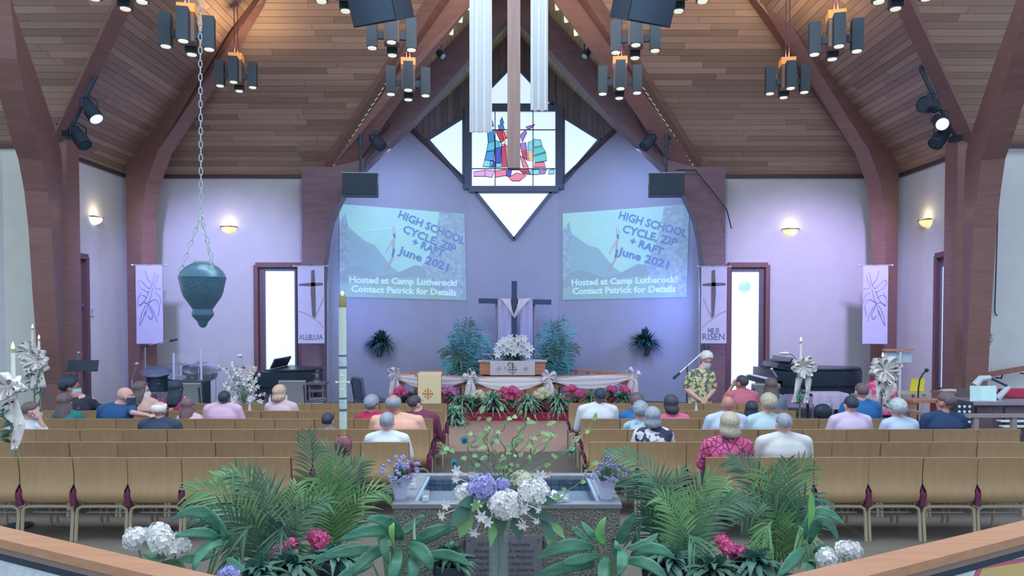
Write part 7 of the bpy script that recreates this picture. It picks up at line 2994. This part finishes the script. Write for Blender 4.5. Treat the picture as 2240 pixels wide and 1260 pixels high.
# curly willow twigs with pale leaves
TW = [[(1095, 1050), (1070, 1000), (1060, 960), (1075, 930), (1050, 905)], [(1098, 1050), (1105, 990), (1090, 950), (1110, 925), (1100, 900)], [(1100, 1052), (1130, 1000), (1120, 960), (1150, 935), (1140, 905), (1120, 915)],
      [(1104, 1050), (1150, 1010), (1185, 985), (1205, 960), (1195, 930)], [(1092, 1052), (1050, 1010), (1020, 985), (1040, 960), (1010, 925)], [(1100, 1050), (1165, 990), (1160, 960), (1195, 945), (1210, 955)],
      [(1090, 1056), (1040, 1020), (1005, 990), (975, 978), (960, 990)], [(1110, 1060), (1190, 1020), (1240, 990), (1262, 962), (1300, 920)], [(1106, 1096), (1180, 1104), (1215, 1098), (1250, 1070), (1290, 1030), (1318, 1000)]]
for k, tw_ in enumerate(TW):
    yy = VY + 0.02 + 0.03 * (k % 3)
    pts = [P(x, y, yy + 0.03 * math.sin(i * 2)) - o for i, (x, y) in enumerate(tw_)]
    fine = []
    for i in range(len(pts) - 1):
        for j in range(5):
            s = j / 5
            q = pts[i].lerp(pts[i + 1], s)
            fine.append(q + Vector((0.010 * math.sin((i * 5 + j) * 1.1 + k), 0.008 * math.cos((i * 5 + j) * 1.3), 0)))
    fine.append(pts[-1])
    fine = [neck] + fine
    n = len(fine)
    b = MB()
    b.tube(fine, [0.0045 * (1 - 0.65 * i / n) for i in range(n)], 5)
    b.build('twig', M_TWIG if k < 7 else M_STEM, bq)
    for i in range(6, n, 3):
        p = fine[i]
        b = MB()
        blade(b, arc_pts(p, (rng.uniform(-1, 1), rng.uniform(-1, 0.2), rng.uniform(0.0, 1)), rng.uniform(0.04, 0.075), 0.2, 4), 0.014, (0, -1, 0.3))
        b.build('leaf', M_LEAF_Y, bq, smooth=180)
for k in range(9):
    x0 = 1062 + 15 * k
    e = P(x0 + rng.uniform(-40, 40), rng.uniform(905, 1000), VY + rng.uniform(-0.1, 0.15)) - o
    pts = bez(neck + Vector((0, 0, 0.05)), Vector((e.x * 0.25, 0.05, e.z * 0.75 + neck.z * 0.25)), e, 14)
    pts = [q + Vector((0.012 * math.sin(i * 1.4 + k), 0.01 * math.cos(i * 1.7), 0)) for i, q in enumerate(pts)]
    b = MB()
    b.tube(pts, [0.003 * (1 - 0.05 * i) for i in range(14)], 4)
    b.build('twig', M_TWIG, bq)
    for i in range(5, 14, 2):
        b = MB()
        blade(b, arc_pts(pts[i], (rng.uniform(-1, 1), rng.uniform(-1, 0.2), rng.uniform(0.0, 1)), rng.uniform(0.03, 0.06), 0.2, 4), 0.012, (0, -1, 0.3))
        b.build('leaf', M_LEAF_Y if k % 2 else M_LEAF_L, bq, smooth=180)
M_EYEF = mat('peacock_eye_teal', C(60, 140, 150), 0.4)
M_EYED = mat('peacock_eye_dark', C(40, 62, 110), 0.4)
for (px, py), base in (((1016, 962), (1085, 1055)), ((994, 1013), (1080, 1065)), ((1250, 985), (1115, 1055))):
    p, q0 = P(px, py, VY + 0.05) - o, P(*base, VY) - o
    b = MB()
    pts = bez(q0, (q0 + p) / 2 + Vector((0, 0, 0.06)), p, 8)
    b.tube(pts, 0.0025, 4)
    for i in range(3, 8):
        for s in (-1, 1):
            for k in range(2):
                blade(b, arc_pts(pts[i], (s, -0.2, 0.6 - 0.3 * k), 0.06 - 0.004 * i, 0.2, 3), 0.0025, (0, -1, 0))
    f = b.build('peacock_feather', mat('peacock_barb', C(96, 130, 112), 0.5), bq, smooth=180)
    b = MB()
    b.ball(p + Vector((0, -0.006, 0)), (0.022, 0.004, 0.026), 12, 6)
    b.build('eye_ring', M_EYEF, f)
    b = MB()
    b.ball(p + Vector((0, -0.011, -0.003)), (0.011, 0.004, 0.013), 10, 6)
    b.build('eye_spot', M_EYED, f)
# white ribbon bird lying at the right of the bouquet
p = P(1222, 1078, VY + 0.32)
t = thing('paper_bird', 'small white dove ornament beside the right candle cup', 'ornament', (p.x, fy0 + 0.03, tz + 0.003))
b = MB()
b.ball((0, 0, 0.03), (0.04, 0.018, 0.016), 10, 6)
b.ball((0.042, 0, 0.042), (0.014, 0.012, 0.012), 8, 6)
b.tube([(0.05, 0, 0.042), (0.066, 0, 0.038)], [0.005, 0.001], 5)
b.tube([(-0.03, 0, 0.03), (-0.075, 0, 0.036)], [0.012, 0.016], 6)
b.cyl((0, 0, 0), (0, 0, 0.025), 0.006, n=6)
b.build('body', M_SHEET, t)
for s in (-1, 1):
    b = MB()
    blade(b, arc_pts((0, s * 0.012, 0.036), (-0.3, s * 0.7, 0.8), 0.07, 0.2, 5), 0.02, (0, -1, 0))
    b.build('wing', M_SHEET, t, smooth=180)

# ------------------------------------------------------------------ paschal candle
CY_ = 5.35
p = P(751, 1000, CY_)
t = thing('paschal_candle', 'tall white paschal candle with silver bands on a stand', 'candle', (p.x, CY_, 0))


def cz(y):
    return P(751, y, CY_).z


b = MB()
b.cyl((0, 0, cz(938)), (0, 0, cz(668)), 0.027, n=18)
cn = b.build('candle', mat('cream_wax', C(198, 216, 206), 0.45), t)
for y0, y1, mm in ((776, 780, 'dark'), (781, 800, 'pale'), (801, 806, 'dark'), (869, 873, 'dark'), (874, 893, 'pale'), (894, 899, 'dark')):
    b = MB()
    b.cyl((0, 0, cz(y1)), (0, 0, cz(y0)), 0.0288 if mm == 'dark' else 0.028, n=18)
    b.build('band', mat('band_dark', C(84, 104, 124), 0.4) if mm == 'dark' else mat('band_silver', C(166, 190, 204), 0.35, col2=C(206, 216, 222), scale=60), cn)
for dx, dz in ((-1, 0), (1, 0), (0, 0.05), (0, -0.05), (0, 0)):
    b = MB()
    if dx:
        b.tube([(dx * 0.02, -0.01, cz(836)), (dx * 0.043, -0.01, cz(836))], 0.004, 5)
        b.ball((dx * 0.044, -0.01, cz(836)), 0.0095, 8, 6)
    else:
        b.ball((0, -0.027, cz(836) + dz), 0.008, 8, 6)
    b.build('wax_nail', M_WAX, cn)
b = MB()
b.lathe([(0.0275, cz(672)), (0.029, cz(670)), (0.029, cz(655)), (0.024, cz(647)), (0.012, cz(644)), (0.004, cz(643))], n=18)
b.build('brass_follower', mat('candle_brass', C(150, 142, 106), 0.25, metal=0.5), t)
b = MB()
b.lathe([(0.003, cz(645)), (0.013, cz(643)), (0.012, cz(640)), (0.003, cz(636))], n=12)
b.build('flame_cap', M_FLAME, t)
b = MB()
b.lathe([(0.020, cz(956)), (0.021, cz(945)), (0.023, cz(937))], n=16)
b.build('socket', M_BRASS, t)
b = MB()
b.lathe([(0.024, cz(999)), (0.05, cz(994)), (0.063, cz(978)), (0.062, cz(964)), (0.05, cz(954)), (0.04, cz(952)), (0.024, cz(956))], n=24, mod=lambda a, i: 1 + 0.03 * math.cos(6 * a))
b.build('copper_cup', mat('polished_copper', C(142, 98, 104), 0.25, metal=0.5), t, smooth=180)
b = MB()
b.cyl((0, 0, cz(1028)), (0, 0, cz(998)), 0.019, n=12)
b.build('brass_collar', M_BRASS, t)
b = MB()
b.cyl((0, 0, 0.05), (0, 0, cz(1026)), 0.025, n=14)
b.build('pole', mat('pale_pole_wood', C(150, 146, 122), 0.5, var=0.1, scale=4, stretch=(8, 8, 0.5)), t)
b = MB()
b.lathe([(0.17, 0), (0.17, 0.025), (0.05, 0.05), (0.03, 0.08)], n=20)
b.build('base', M_BRASS, t)

# ------------------------------------------------------------------ potted palms in front (fronds follow the photograph)
def front_palm(label, base_px, Y, fronds, mats, zpot=0.42, pr=0.15, group='palms around the font', seed=1):
    rng = random.Random(seed)
    bx = P(base_px, 1200, Y).x
    t = thing('potted_palm', label, 'plant', (bx, Y, 0), group=group)
    pot(t, pr, zpot, M_POT_D)
    o = Vector((bx, Y, 0))
    for i, f in enumerate(fronds):
        (mx, my), (ex, ey), dy, L, n = f[:5]
        face = f[5] if len(f) > 5 else (0.1, -1, 0.5)
        m_, e = P(mx, my, Y + dy * 0.6) - o, P(ex, ey, Y + dy) - o
        s = Vector((rng.uniform(-0.04, 0.04), rng.uniform(-0.03, 0.03), zpot - 0.02))
        b = MB()
        c1 = m_ * 2 - (s + e) * 0.5
        frond(b, bez(s, c1, e, 11), L * 1.15, n, rng, face=face, w=0.0078, droop=0.3, stem_r=0.007, ang=52)
        b.build('frond', mats[i % len(mats)], t, smooth=180)
    return t


front_palm('palm with drooping fronds at the left, over pink blossoms', 600, 4.75,
           [((520, 1110), (418, 1075), -0.1, 0.26, 24), ((560, 1080), (500, 1035), 0.0, 0.24, 22), ((520, 1150), (432, 1120), -0.15, 0.22, 20), ((600, 1110), (560, 1050), 0.1, 0.24, 22), ((640, 1110), (650, 1060), 0.1, 0.2, 20),
            ((560, 1150), (510, 1215), -0.3, 0.24, 22, (0, -1, 0.1)), ((620, 1150), (590, 1240), -0.35, 0.2, 20, (0, -1, 0.1)), ((660, 1130), (720, 1100), -0.05, 0.2, 18), ((580, 1100), (470, 1040), 0.15, 0.22, 20)],
           (M_LEAF_L, M_LEAF, M_LEAF_D, M_LEAF), 0.4, seed=3)
front_palm('tall upright palm beside the paschal candle', 735, 5.0,
           [((715, 1080), (690, 1050), -0.1, 0.22, 20, (0, -1, 0.1)), ((735, 1060), (730, 1010), 0.0, 0.24, 22, (0, -1, 0.1)), ((760, 1080), (790, 1010), 0.1, 0.24, 22, (0.2, -1, 0.1)), ((690, 1060), (672, 945), 0.1, 0.22, 24, (0, -1, 0.1)),
            ((780, 1100), (850, 1080), 0.05, 0.2, 18), ((720, 1110), (668, 1085), -0.1, 0.2, 18), ((745, 1040), (700, 975), 0.2, 0.2, 20)],
           (M_LEAF_L, M_LEAF_L, M_LEAF, M_LEAF), 0.42, 0.13, seed=5)
front_palm('palm arching towards the font from its right side', 1450, 5.1,
           [((1440, 1060), (1330, 990), -0.05, 0.2, 26, (0, -1, 0.5)), ((1420, 1090), (1340, 1040), 0.05, 0.2, 22), ((1470, 1080), (1500, 1030), 0.1, 0.2, 20), ((1420, 1130), (1380, 1180), -0.2, 0.2, 18, (0, -1, 0.1)), ((1490, 1130), (1470, 1220), -0.3, 0.2, 20, (0, -1, 0.1)), ((1440, 1090), (1400, 1050), 0.15, 0.18, 18)],
           (M_LEAF, M_LEAF_D, M_LEAF, M_LEAF_D), 0.42, seed=7)
front_palm('bright green palm spreading low right of the font', 1500, 4.6,
           [((1480, 1140), (1440, 1085), -0.1, 0.2, 22, (0, -1, 0.2)), ((1510, 1130), (1560, 1040), 0.0, 0.22, 24, (0.1, -1, 0.2)), ((1540, 1140), (1640, 1095), -0.05, 0.2, 22, (0.1, -1, 0.4)), ((1500, 1170), (1540, 1240), -0.3, 0.2, 18, (0, -1, 0.1)), ((1530, 1120), (1590, 1060), 0.1, 0.2, 20)],
           (M_LEAF_L, M_LEAF_L, M_LEAF, M_LEAF), 0.4, 0.13, seed=9)
front_palm('large palm at the right rail with tall fanned fronds', 1705, 4.8,
           [((1670, 1080), (1600, 1005), 0.1, 0.24, 26, (0, -1, 0.4)), ((1700, 1080), (1660, 1040), 0.0, 0.24, 22, (0, -1, 0.1)), ((1730, 1080), (1770, 1015), 0.05, 0.26, 24, (0, -1, 0.1)), ((1715, 1070), (1720, 1010), -0.05, 0.22, 22, (0, -1, 0.1)), ((1750, 1110), (1800, 1100), -0.1, 0.2, 18),
            ((1660, 1120), (1580, 1090), -0.1, 0.22, 22), ((1690, 1140), (1660, 1225), -0.35, 0.22, 22, (0, -1, 0.1)), ((1740, 1150), (1760, 1220), -0.35, 0.2, 20, (0, -1, 0.1)), ((1690, 1110), (1620, 1140), -0.2, 0.2, 20)],
           (M_LEAF, M_LEAF_L, M_LEAF_L, M_LEAF, M_LEAF_D), 0.4, seed=11)


def big_leaf(t, o, base, mid, tip, w, m, dy=(0, 0, 0), Y=4.2, face=(0, -1, 0.6), fold=0.12, name='leaf'):
    a, c, e = P(*base, Y + dy[0]) - o, P(*mid, Y + dy[1]) - o, P(*tip, Y + dy[2]) - o
    c1 = c * 2 - (a + e) * 0.5
    pts = bez(a, c1, e, 10)
    f = Vector(face).normalized()
    rows = []
    for i, p in enumerate(pts):
        s = i / 9
        tg = (pts[min(i + 1, 9)] - pts[max(i - 1, 0)]).normalized()
        sd = tg.cross(f).normalized()
        up = sd.cross(tg)
        ww = w * max(0.02, min(1.0, 1.9 * (s + 0.02) ** 0.7 * (1.0 - s) ** 0.8))
        rows.append([p + sd * ww * k + up * (ww * fold * abs(k) + 0.004 * math.sin(i * 2.1) * abs(k)) for k in (-1, -0.5, 0, 0.5, 1)])
    b = MB()
    b.slab(rows, 0.0015)
    return b.build(name, m, t, smooth=180)


M_PL = mat('peace_lily_leaf', C(62, 116, 94), 0.5, var=0.3, scale=7, stretch=(1, 1, 4), rnd=0.25, bump=0.3)
M_PL_L = mat('peace_lily_young_leaf', C(116, 176, 104), 0.42, var=0.15, scale=7, rnd=0.1)


def peace_lily(label, bx_px, leaves, Y=4.2, group='broad leaved plants before the font', extra=None):
    bx = P(bx_px, 1250, Y).x
    t = thing('peace_lily', label, 'plant', (bx, Y, 0), group=group)
    o = Vector((bx, Y, 0))
    zp = 0.48
    pot(t, 0.15, zp, M_POT_D)
    root = Vector((0, 0, zp))
    for base, mid, tip, w, m, dy in leaves:
        lf = big_leaf(t, o, base, mid, tip, w, m, dy, Y)
        q = P(*base, Y + dy[0]) - o
        b = MB()
        b.tube(bez(root + Vector((q.x * 0.1, 0, -0.03)), root.lerp(q, 0.6) + Vector((0, 0, 0.05)), q, 6), 0.005, 5)
        b.build('stem', M_STEM, t)
    return t, o


L_, Y_ = M_PL, M_PL_L
pl, po = peace_lily('broad leaved peace lily left of the bouquet', 850, [
    ((880, 1180), (850, 1145), (800, 1135), 0.055, L_, (0, -0.1, -0.2)), ((870, 1180), (820, 1160), (735, 1185), 0.055, L_, (0, -0.1, -0.1)), ((900, 1190), (940, 1165), (990, 1150), 0.05, L_, (0, -0.05, 0)),
    ((905, 1200), (950, 1170), (1000, 1158), 0.045, L_, (0.05, 0.05, 0.05)), ((890, 1190), (925, 1210), (945, 1250), 0.06, L_, (0, -0.15, -0.2)), ((860, 1200), (810, 1215), (770, 1262), 0.055, L_, (0, -0.15, -0.25)), ((840, 1210), (780, 1205), (700, 1222), 0.05, L_, (0, -0.1, -0.15)),
    ((845, 1165), (840, 1190), (850, 1235), 0.045, L_, (0, -0.15, -0.2)), ((870, 1200), (865, 1235), (850, 1290), 0.05, L_, (0, -0.18, -0.22)), ((900, 1205), (905, 1240), (900, 1290), 0.05, L_, (0.02, -0.15, -0.2)), ((835, 1195), (830, 1160), (836, 1130), 0.035, Y_, (0.1, 0.1, 0.1)),
    ((815, 1235), (770, 1250), (720, 1290), 0.05, L_, (0, -0.1, -0.2)), ((800, 1200), (745, 1205), (680, 1240), 0.05, L_, (0.1, 0.0, -0.05)), ((925, 1215), (985, 1215), (1030, 1240), 0.045, L_, (0.05, 0.05, 0.0)), ((870, 1175), (900, 1150), (930, 1125), 0.04, L_, (0.15, 0.2, 0.25)), ((860, 1170), (855, 1150), (862, 1205), 0.03, Y_, (0, -0.1, -0.1))])
b = MB()
b.tube([P(907, 1180, 4.1) - po, P(906, 1160, 4.1) - po, P(907, 1135, 4.1) - po], [0.009, 0.008, 0.003], 6)
b.build('flower_bud', mat('pale_bud', C(170, 200, 160), 0.5), pl)
pr_l, po = peace_lily('broad leaved peace lily right of the bouquet, with one pale upright leaf', 1330, [
    ((1325, 1190), (1312, 1165), (1326, 1130), 0.04, Y_, (0, -0.05, -0.05)), ((1350, 1190), (1368, 1160), (1390, 1118), 0.05, L_, (0, 0, 0)), ((1355, 1200), (1362, 1225), (1350, 1262), 0.048, L_, (0, -0.15, -0.2)), ((1300, 1200), (1240, 1195), (1168, 1225), 0.06, L_, (0, -0.1, -0.15)),
    ((1310, 1215), (1265, 1225), (1228, 1232), 0.045, L_, (0, -0.15, -0.2)), ((1300, 1235), (1240, 1240), (1150, 1275), 0.055, L_, (0, -0.15, -0.2)), ((1380, 1215), (1430, 1200), (1480, 1225), 0.05, L_, (0, -0.05, -0.1)), ((1370, 1230), (1420, 1235), (1462, 1275), 0.05, L_, (0, -0.15, -0.2)),
    ((1330, 1220), (1320, 1250), (1325, 1300), 0.05, L_, (0, -0.15, -0.25)), ((1290, 1190), (1265, 1165), (1250, 1150), 0.035, L_, (0.1, 0.15, 0.2)), ((1310, 1185), (1290, 1165), (1272, 1140), 0.035, L_, (0.05, 0.05, 0.1)), ((1370, 1200), (1410, 1190), (1440, 1165), 0.04, L_, (0.1, 0.15, 0.2)), ((1340, 1210), (1350, 1200), (1345, 1180), 0.03, L_, (0, -0.05, 0))])
pd, po = peace_lily('dark broad leaved plant behind white roses at the far left', 440, [
    ((480, 1170), (440, 1120), (372, 1140), 0.055, L_, (0, -0.05, -0.1)), ((480, 1180), (440, 1165), (375, 1175), 0.045, L_, (0, -0.1, -0.15)), ((490, 1190), (450, 1200), (420, 1255), 0.05, L_, (0, -0.1, -0.2)), ((500, 1180), (470, 1140), (450, 1110), 0.05, L_, (0.1, 0.1, 0.15)), ((470, 1210), (430, 1220), (385, 1225), 0.045, L_, (0, -0.1, -0.15)), ((500, 1220), (520, 1245), (560, 1265), 0.05, L_, (0, -0.1, -0.2))], Y=4.35)
pe, po = peace_lily('dark broad leaved plant at the right oak rail', 1790, [
    ((1770, 1190), (1800, 1140), (1838, 1190), 0.05, L_, (0, -0.05, -0.1)), ((1760, 1180), (1790, 1120), (1850, 1150), 0.05, L_, (0.1, 0.1, 0.05)), ((1780, 1210), (1810, 1205), (1832, 1240), 0.05, L_, (0, -0.1, -0.15)), ((1760, 1200), (1735, 1225), (1700, 1262), 0.05, L_, (0, -0.1, -0.2)), ((1770, 1170), (1775, 1110), (1770, 1070), 0.03, Y_, (0.1, 0.1, 0.1)), ((1765, 1220), (1770, 1245), (1760, 1285), 0.05, L_, (0, -0.1, -0.2))], Y=4.3)

# hydrangeas and roses low in front
hydrangea('white hydrangea with loose heads before the left rail', [(300, 1178), (345, 1166), (358, 1184), (386, 1192)], 4.25, 0.0, M_BLOOM_W, 0.066, 'low flowers around the font', M_POT_D, 22, 44)
hydrangea('pink hydrangea in the shade below the left palm', [(616, 1200), (634, 1190), (606, 1212)], 4.6, 0.0, M_BLOOM_P, 0.05, 'low flowers around the font', M_POT_D, 14, 44)
hydrangea('pink hydrangea behind the left peace lily', [(690, 1172), (704, 1178), (700, 1190)], 4.75, 0.0, M_BLOOM_P, 0.05, 'low flowers around the font', M_POT_D, 12, 44)
hydrangea('long pink bloom cluster below the right palm', [(1580, 1182), (1596, 1198), (1610, 1214), (1622, 1208), (1586, 1196)], 4.5, 0.0, M_BLOOM_P, 0.042, 'low flowers around the font', M_POT_D, 14, 44)
hydrangea('white hydrangea at the right oak rail', [(1808, 1218), (1862, 1204), (1848, 1200), (1820, 1226)], 4.2, 0.0, M_BLOOM_W, 0.055, 'low flowers around the font', M_POT_D, 16, 44)
hydrangea('grey violet bloom cut by the lower picture edge, left', [(494, 1254), (510, 1258), (502, 1250)], 3.9, 0.0, M_BLOOM_V, 0.035, 'low flowers around the font', M_POT_D, 8, 40)

for px, py, Y, lab in ((640, 1236, 4.35, 'leafy dark undergrowth plant below the left palm'), (735, 1215, 4.6, 'leafy dark undergrowth plant at the foot of the paschal candle'), (985, 1225, 4.45, 'leafy dark plant between left peace lily and plaque'), (1465, 1225, 4.4, 'leafy dark plant below the bright right palm'), (1560, 1245, 4.2, 'leafy dark plant in front of the long pink bloom'), (1650, 1230, 4.4, 'leafy dark plant under the large right palm'), (560, 1250, 4.2, 'leafy dark plant beside the grey violet bloom')):
    spider_plant(lab, px, py, Y, 0.0, 0.2, m=M_LEAF_D, n=70, group='leafy plants low around the font')

# orange edged poster on the right parapet
def on_par(px, py, off=0.004):
    return PP(px, py, D_ + nn2 * (off - 0.014), nn2)


t = thing('poster', 'tan poster with a red edge on the right parapet wall', 'poster', (0, 0, 0))
b = MB()
b.prism([on_par(x, y) for x, y in ((2141, 1236), (2262, 1217), (2262, 1330), (2122, 1330), (2128, 1262))], nn2 * 0.003)
b.build('red_border', mat('poster_red', C(186, 100, 124), 0.6), t, smooth=0)
b = MB()
b.prism([on_par(x, y, 0.0075) for x, y in ((2148, 1244), (2262, 1226), (2262, 1330), (2136, 1330), (2140, 1262))], nn2 * 0.002)
b.build('tan_field', mat('poster_tan', C(206, 180, 120), 0.6, var=0.05, scale=8), t, smooth=0)
